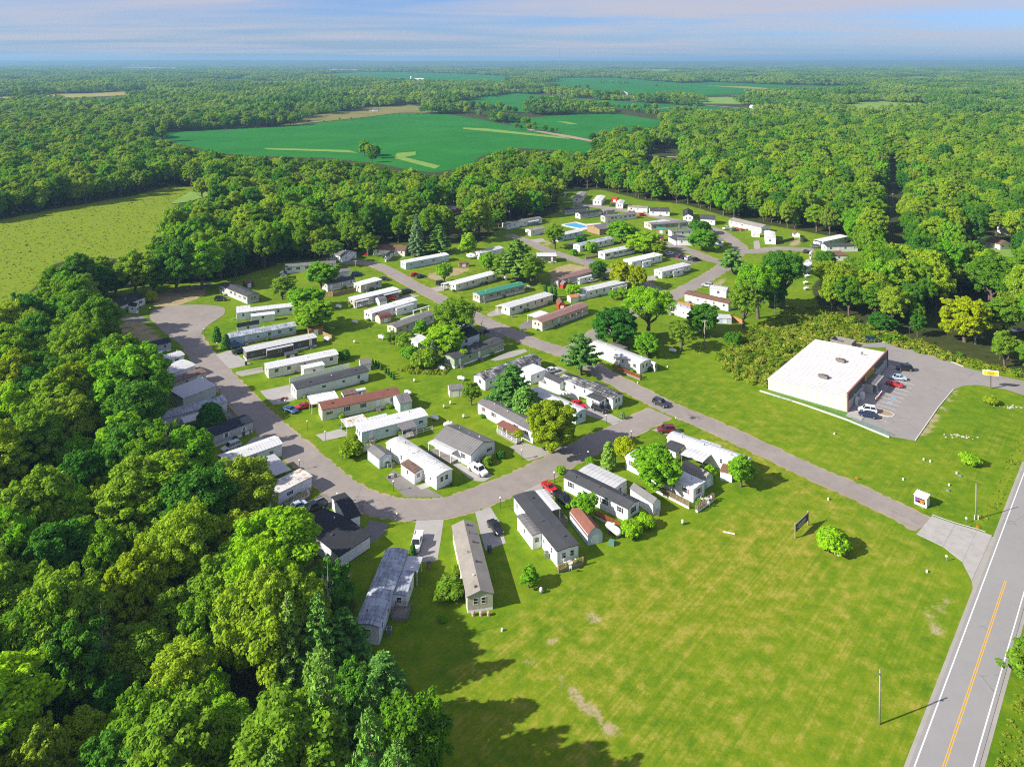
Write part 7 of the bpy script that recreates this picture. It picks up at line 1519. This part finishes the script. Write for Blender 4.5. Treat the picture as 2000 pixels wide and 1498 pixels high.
# timber pen for bins
p = GQ('c7', 740, 312); pen = link('bin_enclosure', None, None, (p.x, p.y, 0), (0, 0, SRZ))
for k in range(5):
    for (x0, x1, y0, y1) in ((0, 6.5, 0, .06), (0, 6.5, 4.4, 4.46), (0, .06, .1, 4.36), (6.44, 6.5, .1, 4.36)): link('board', ubox('wood_grey'), pen, ((x0 + x1) / 2, (y0 + y1) / 2, .05 + .38 * k), (0, 0, 0), (x1 - x0, y1 - y0, .34))
for x in (0, 3.2, 6.5):
    for y in (-.06, 4.52): link('post', ubox('wood_grey'), pen, (x, y, 0), (0, 0, 0), (.14, .12, 2.05))
link('bin', ubox('metal_dark'), pen, (2.2, 2.2, .02), (0, 0, .1), (2.2, 1.6, 1.2)); tag(pen, 'open weathered timber pen behind the store', 'enclosure')
# light pole
p = GQ('c7', 1253, 325); lp = link('parking_light', None, None, (p.x, p.y, 0)); MB().cyl((0, 0, 0), (0, 0, .9), .3, .3, 12).obj('base', MATS['concrete_pale'], lp); MB().cyl((0, 0, .9), (0, 0, 6.6), .07, .05, 8).obj('pole', MATS['metal_dark'], lp); MB().box(-.3, .3, -.9, .1, 6.55, 6.7).obj('lamp_head', MATS['metal_dark'], lp); tag(lp, 'dark parking lot light on a white base behind the store', 'light pole')
# yellow pole sign
p = GQ('c7', 1780, 597); ps = link('pole_sign', None, None, (p.x, p.y, 0), (0, 0, -.30)); MB().box(-.16, .16, -.16, .16, 0, 3.9).obj('pole', MATS['hvac_brown'], ps); b_ = MB().box(-1.95, 1.95, -.28, .28, 3.9, 5.25).obj('cabinet', MATS['trim_white'], ps); f = MB().box(-1.8, 1.8, -.31, -.282, 4.03, 5.12).obj('face', MATS['sign_yellow'], b_)
for z, s, tt in ((4.83, .44, 'DOLLAR'), (4.33, .44, 'GENERAL')):
    link('lettering', text_mesh(tt, s), b_, (0, -.325, z), (math.pi / 2, 0, 0))
MB().box(-1.8, 1.8, .282, .31, 4.03, 5.12).obj('face', MATS['sign_yellow'], b_); tag(ps, 'yellow store sign on a brown pole beside the lot drive', 'sign')
# vendor stand
p = GQ('c8', 1140, 335); q = GQ('c8', 1236, 374); d = q - p; vs_ = link('sign_stand', None, None, (p.x, p.y, 0), (0, 0, math.atan2(d.y, d.x))); L_ = d.length
MB().box(0, L_, 0, 1.9, .08, 2.0).obj('box', MATS['trim_white'], vs_); MB().extrude([(-.12, 2.0), (2.02, 2.2), (2.02, 2.3), (-.12, 2.1)], 'x', -.1, L_ + .1).obj('roof', MATS['trim_white'], vs_); MB().box(.05, L_ - .05, .1, 1.8, 0, .08).obj('skids', MATS['wood_grey'], vs_)
bn = MB().box(.22, L_ - .22, -.03, -.004, .65, 1.72).obj('banner', MATS['banner_black'], vs_); MB().cyl((.62, -.036, 1.3), (.62, -.03, 1.3), .34, .34, 14).obj('emblem', MATS['banner_purple'], bn)
for z, a, b in ((1.32, 1.0, L_ - .3), (.92, 1.2, L_ - .45)):
    x = a
    while x < b - .12:
        w = RNG.uniform(.08, .16); MB().box(x, x + w, -.038, -.031, z - .13 + RNG.uniform(-.03, .03), z + .15 + RNG.uniform(-.03, .05)).obj('lettering', MATS['banner_orange'], bn); x += w + .05
tag(vs_, 'small white stand with black, purple and orange banner beside the entrance', 'stand')
# park sign
p, q = GQ('c8', 212, 600), GQ('c8', 312, 502); d = q - p; L_ = d.length; sg = link('park_sign', None, None, (p.x, p.y, 0), (0, 0, math.atan2(d.y, d.x)))
for x in (0, L_): pp = link('post', ubox('wood_deck'), sg, (x, 0, 0), (0, 0, 0), (.2, .2, 2.8)); MB().cyl((0, 0, 0), (0, 0, .12), .14, .05, 8).obj('finial', MATS['stone'], pp, loc=(0, 0, 1), scale=(5, 5, .357))
MB().box(.1, L_ - .1, -.08, .08, 2.45, 2.6).obj('top_rail', MATS['wood_grey'], sg); b_ = MB().box(.15, L_ - .15, -.05, .05, 1.05, 2.4).obj('board', MATS['sign_navy'], sg)
for sd in (-.055, .055):
    for z, f0, f1 in ((2.0, .22, .78), (1.65, .15, .85), (1.3, .3, .7)):
        x = L_ * f0
        while x < L_ * f1: w = RNG.uniform(.10, .2); MB().box(x, x + w, sd - .004, sd + .004, z - .11, z + .11).obj('lettering', MATS['sign_lettering'], b_); x += w + .06
tag(sg, 'dark blue park sign between two timber posts on the lawn', 'sign')
for i, a in enumerate([(1190, 1215), (1300, 1260), (1390, 1310), (1470, 1340), (1570, 1345), (1620, 1370), (1560, 1400), (1660, 1330)]):
    P = G(1520 + a[0] / 13.25, 980 + a[1] / 13.25); tag(MB().sphere((0, 0, .12), .3, 8, 5, (1, .75, .6)).obj('stone', MATS['stone'], loc=(P.x, P.y, 0), rot=(0, 0, i)), 'pale stone in the ring around the arching shrub', 'stone', 'stones around the arching shrub')
for x, y, lab in [(1575, 905, 'stones at the culvert end on the store lawn'), (1905, 715, 'stone edging beside the store drive')]:
    P = GQ('c7', x, y); m = MB(); r_ = random.Random(x)
    for k in range(26): m.sphere((r_.gauss(0, 2.2), r_.gauss(0, .6), .05), r_.uniform(.15, .38), 6, 4, (1, .8, .5))
    tag(m.obj('gravel', MATS['stone'], loc=(P.x, P.y, 0), rot=(0, 0, -.1)), lab, 'stones', kind='stuff')

# ------------------------------------------------------------------ pool
pw = pxpoly('d5', [(690, 590), (830, 570), (1005, 620), (870, 640), (690, 606)])
flat('pool_deck', pxpoly('d5', [(640, 590), (830, 555), (960, 585), (1150, 570), (1180, 600), (1060, 640), (900, 668), (650, 610)]), 'pool_tile', .02, 'paved deck around the swimming pool', 'pool deck')
flat('pool_water', pw, 'pool_water', .05, 'bright blue water of the swimming pool', 'water')
kerb(pw + pw[:1], .35, .12, 'coping around the swimming pool')
# ------------------------------------------------------------------ camper, woodpile, junk
P = GQ('d2', 320, 262); cp = link('camper', None, None, (P.x, P.y, 0), (0, 0, -.4)); MB().sphere((0, 0, 1.5), 1.25, 14, 8, (2.1, .9, .95)).obj('body', MATS['tank_white'], cp, True)
for s in (-1, 1): w_ = link('wheel', WHEEL[.33][0], cp, (0, s * .95, .33)); link('rim', WHEEL[.33][1], w_)
e = link('window', frame_mesh(), cp, (.3, -1.08, 1.5), (0, 0, 0), (.9, 1, .5)); link('pane', PANE, e); tag(cp, 'rounded white camper beside the round green tree', 'camper')
P = GQ('c7', 1960, 230); bt = link('boat', None, None, (P.x, P.y, 0), (0, 0, .3)); MB().add([(-3, -1, .9), (3.4, 0, 1.2), (-3, 1, .9), (-2.6, -.6, .2), (2.4, 0, .35), (-2.6, .6, .2)], [[0, 3, 4, 1], [1, 4, 5, 2], [2, 5, 3, 0], [0, 1, 2], [3, 5, 4]]).obj('hull', MATS['tank_white'], bt); MB().box(-1.4, .6, -.7, .7, .95, 1.7).obj('cover', MATS['steel'], bt); tag(bt, 'covered white boat at the wood edge beyond the store', 'boat')
# ------------------------------------------------------------------ far farms and mast
def farm(label, x, y, L, Wd, he, rise, rm, wm, ridge='ab', rz=0.0):
    P = G(x, y); root = link('farm_building', None, None, (P.x - L / 2, P.y, 0), (0, 0, rz)); ax = 'x' if ridge == 'ab' else 'y'
    make_wall('wall', root, 'gable', wm, L, Wd, he, rise, ax, 0); make_roof('roof', root, 'gable', rm, L, Wd, he, rise, ax, .4, 0, thick=.2); link('door', ubox('trim_white'), root, (L * .4, 0, .05), (0, 0, 0), (2.6, .12, min(3, he - .3))); tag(root, label, 'farm building')
farm('white farm barn with gabled roof beside the country road', 1218, 187, 22, 18, 7, 5, 'roof_pale_grey', 'siding_white', 'perp'); farm('white farmhouse before the gabled barn', 1193, 192, 20, 10, 5, 3, 'roof_white', 'siding_white'); farm('low white farm shed nearer the country road', 1250, 193, 34, 12, 4, 2, 'roof_white', 'siding_white')
farm('long low white farm shed farther along the road', 1265, 195, 24, 12, 3.5, 1.5, 'roof_white', 'siding_cream'); farm('pinkish farm shed beside the white farmhouse', 1176, 188, 18, 10, 3.5, 2, 'shingle_brown', 'siding_tan'); farm('red-roofed farmhouse among trees', 1093, 217, 14, 11, 5.5, 3.5, 'barn_red', 'siding_white', 'perp')
farm('red barn behind the tree-ringed farmhouse', 1120, 217, 12, 9, 4, 2.5, 'barn_red', 'barn_red'); farm('pink-roofed shed beside the red barn', 1129, 217, 10, 9, 3, 2, 'barn_red', 'siding_tan'); farm('white farmhouse half hidden by the farm trees', 1060, 216, 12, 9, 5, 3, 'roof_white', 'siding_white')
farm('long white barn beside the silo', 818, 158, 44, 16, 7, 4, 'roof_white', 'siding_white'); farm('brown-roofed farm shed left of the silo', 776, 156, 36, 14, 5, 3, 'shingle_brown', 'siding_cream'); farm('white shed far off across the fields', 550, 137, 50, 20, 6, 4, 'roof_white', 'siding_white'); farm('white house at the far road', 1480, 214, 24, 12, 5, 3, 'roof_white', 'siding_white'); farm('long shed at the far field edge', 730, 218, 16, 6, 3, 1, 'roof_grey', 'siding_grey')
P = G(803, 158); sl = link('silo', None, None, (P.x, P.y, 0)); MB().cyl((0, 0, 0), (0, 0, 17), 4, 4, 16).obj('shell', MATS['concrete_pale'], sl, True); MB().sphere((0, 0, 17), 4, 16, 8, (1, 1, .6)).obj('dome', MATS['tank_white'], sl, True); tag(sl, 'pale silo beside the long white barn', 'silo')
P = G(1093, 150); ms = link('radio_mast', None, None, (P.x, P.y, 0)); hm_ = 94 + 21 * P.y / F_PX; m = MB(); R_ = 2.0
for k in range(3):
    t_ = k * 2.094; m.cyl((math.cos(t_) * R_, math.sin(t_) * R_, 0), (math.cos(t_) * R_, math.sin(t_) * R_, hm_), .5, .4, 5)
for i in range(24):
    z0, z1 = hm_ * i / 24, hm_ * (i + 1) / 24
    for k in range(3): a0, a1 = k * 2.094, (k + 1) * 2.094; m.cyl((math.cos(a0) * R_, math.sin(a0) * R_, z0), (math.cos(a1) * R_, math.sin(a1) * R_, z1), .3, .3, 4)
m.obj('lattice', MATS['steel'], ms); MB().cyl((0, 0, hm_), (0, 0, hm_ + 6), .5, .3, 6).obj('antenna', MATS['barn_red'], ms); tag(ms, 'tall thin radio mast on the horizon', 'mast')
strip('country_road', [G(1055, 184), G(1130, 189), G(1200, 195), G(1280, 201), G(1340, 204), G(1420, 210), G(1520, 217)], 8, 'concrete_drive', .5, 'pale country road running past the farms'); strip('farm_track', [G(1262, 215), G(1300, 212), G(1340, 208), G(1365, 206)], 6, 'gravel_drive', .55, 'gravel track joining the country road')
strip('farm_track', [G(1255, 303), G(1290, 305), G(1325, 308)], 5, 'gravel_drive', .04, 'pale track showing inside the wood')

# ------------------------------------------------------------------ yard clutter and foundation planting
BIN = MB().extrude([(-.28, 0), (.28, 0), (.33, 1.0), (-.33, 1.0)], 'y', -.3, .3)
BINM = {m: BIN.mesh('bin_body', MATS[m]) for m in ('paint_blue', 'plastic_green', 'metal_dark', 'wood_deck')}; LID = MB().box(-.36, .36, -.36, .34, 1.0, 1.07).mesh('lid', MATS['metal_dark'])
def bin_(c, x, y, m, desc):
    P = GQ(c, x, y); o = link('trash_bin', None, None, (P.x, P.y, 0), (0, 0, x * .1)); link('body', BINM[m], o); link('lid', LID, o); tag(o, nlabel(desc + ' trash bin', P, 'beside the'), 'trash bin')
for a in [('c2', 1108, 1085, 'paint_blue', 'blue'), ('c2', 1150, 1092, 'wood_deck', 'brown'), ('c3', 830, 262, 'metal_dark', 'dark'), ('c3', 780, 285, 'metal_dark', 'black'), ('c4', 1262, 790, 'metal_dark', 'dark'), ('c4', 790, 915, 'wood_deck', 'brown'), ('d1', 1020, 590, 'plastic_green', 'green'),
          ('c5', 1235, 470, 'metal_dark', 'dark'), ('c6', 905, 905, 'metal_dark', 'grey'), ('d2', 640, 720, 'plastic_green', 'green'), ('c2', 740, 790, 'paint_blue', 'blue'), ('c1', 1200, 930, 'metal_dark', 'dark'), ('d2', 1640, 1190, 'plastic_green', 'green')]: bin_(*a)
def patio(c, x, y, z, lab):
    P = GQ(c, x, y, z); o = link('patio_table', None, None, (P.x, P.y, z)); MB().cyl((0, 0, .68), (0, 0, .73), .55, .55, 14).obj('top', MATS['tank_white'], o); MB().cyl((0, 0, 0), (0, 0, .68), .05, .05, 6).cyl((0, 0, 0), (0, 0, .04), .3, .3, 8).obj('base', MATS['steel'], o); tag(o, 'white round table on ' + lab, 'table')
    for k in range(3):
        t_ = k * 2.1 + .5; q = link('patio_chair', None, None, (P.x + math.cos(t_) * 1.0, P.y + math.sin(t_) * 1.0, z), (0, 0, t_ + math.pi / 2)); link('seat', ubox('tank_white'), q, (0, 0, .4), (0, 0, 0), (.48, .48, .06)); link('backrest', ubox('tank_white'), q, (0, -.24, .46), (0, 0, 0), (.48, .05, .5))
        for sx in (-.2, .2):
            for sy in (-.2, .2): link('leg', ubox('tank_white'), q, (sx, sy, 0), (0, 0, 0), (.04, .04, .4))
        tag(q, 'white patio chair around the table on ' + lab, 'chair', 'patio chairs on ' + lab)
patio('c4', 1890, 900, .6, 'the new deck of the dark flat-roofed home'); patio('c6', 1280, 800, .6, 'the end deck facing the lawn')
SHR = random.Random(21)
for nick, root, L, dep in HOMES[:]:
    if nick == 'store' or L + dep < 12 or root.location.y > 330 or root['category'] == 'garage': continue
    M = Matrix.LocRotScale(root.location, root.rotation_euler, None); n = SHR.choice([1, 2, 2, 3, 4])
    for k in range(n):
        side = SHR.choice('fffl'); s = SHR.uniform(.08, .92)
        p = M @ (Vector((s * L, -.75, 0)) if side == 'f' else Vector((-.75, s * dep, 0))); h = SHR.uniform(.6, 1.3)
        tree('round_bush', 'foundation_shrub', p, h, h * SHR.uniform(1.1, 1.6), nlabel('low shrub planted against the wall', p, 'of the'), 'shrubs planted along the home walls', SHR.choice(['leaf_maple', 'leaf_olive', 'leaf_dark', 'leaf_lime', 'leaf_autumn']), 'shrub', r=SHR)
for i, x in enumerate((1135, 1195, 1255)):
    P = GQ('c4', x, 1285); o = link('flower_pot', None, None, (P.x, P.y, 0)); MB().cyl((0, 0, 0), (0, 0, .35), .22, .3, 10).obj('pot', MATS['concrete_pale'], o); MB().sphere((0, 0, .5), .34, 10, 6, (1, 1, .7)).obj('flowers', MATS['flower_pink'], o); tag(o, ['first', 'middle', 'last'][i] + ' of three pots of pink flowers before the taupe-shingled home', 'flower pot')
# ------------------------------------------------------------------ air
def hills():
    n = 160; m = MB(); vs = []; r = random.Random(4); ph = [r.uniform(0, 6.3) for _ in range(6)]
    for row, (Y, H) in enumerate(((10500, 0), (13000, 62), (16000, 96), (22000, 100), (30000, 0))):
        for i in range(n + 1):
            x = (-1 + 2 * i / n) * 24000; h = H * (.86 + .10 * math.sin(x / 3100 + ph[0] + row) + .06 * math.sin(x / 1300 + ph[1]) + .03 * math.sin(x / 420 + ph[2] + row)); vs.append((x, Y, max(h, 0) + .2))
    m.add(vs, [[k * (n + 1) + i, k * (n + 1) + i + 1, (k + 1) * (n + 1) + i + 1, (k + 1) * (n + 1) + i] for k in range(4) for i in range(n)])
    tag(m.obj('hills', MATS['far_land'], smooth=True), 'low wooded rise along the horizon', 'hills', kind='structure')
hills()
def haze():
    m, nt = new_mat('haze_air'); t = NT(nt)
    v = t.n('ShaderNodeVolumePrincipled', {'Color': (.34, .60, .84, 1), 'Density': 1.05e-4, 'Anisotropy': 0.1})
    t.n('ShaderNodeOutputMaterial', {'Volume': v.outputs[0]})
    o = MB().box(-59000, 59000, -59000, 59000, -1.0, 168.0).obj('haze', m); tag(o, 'thin blue summer haze over the whole countryside', 'haze', kind='stuff')
haze()
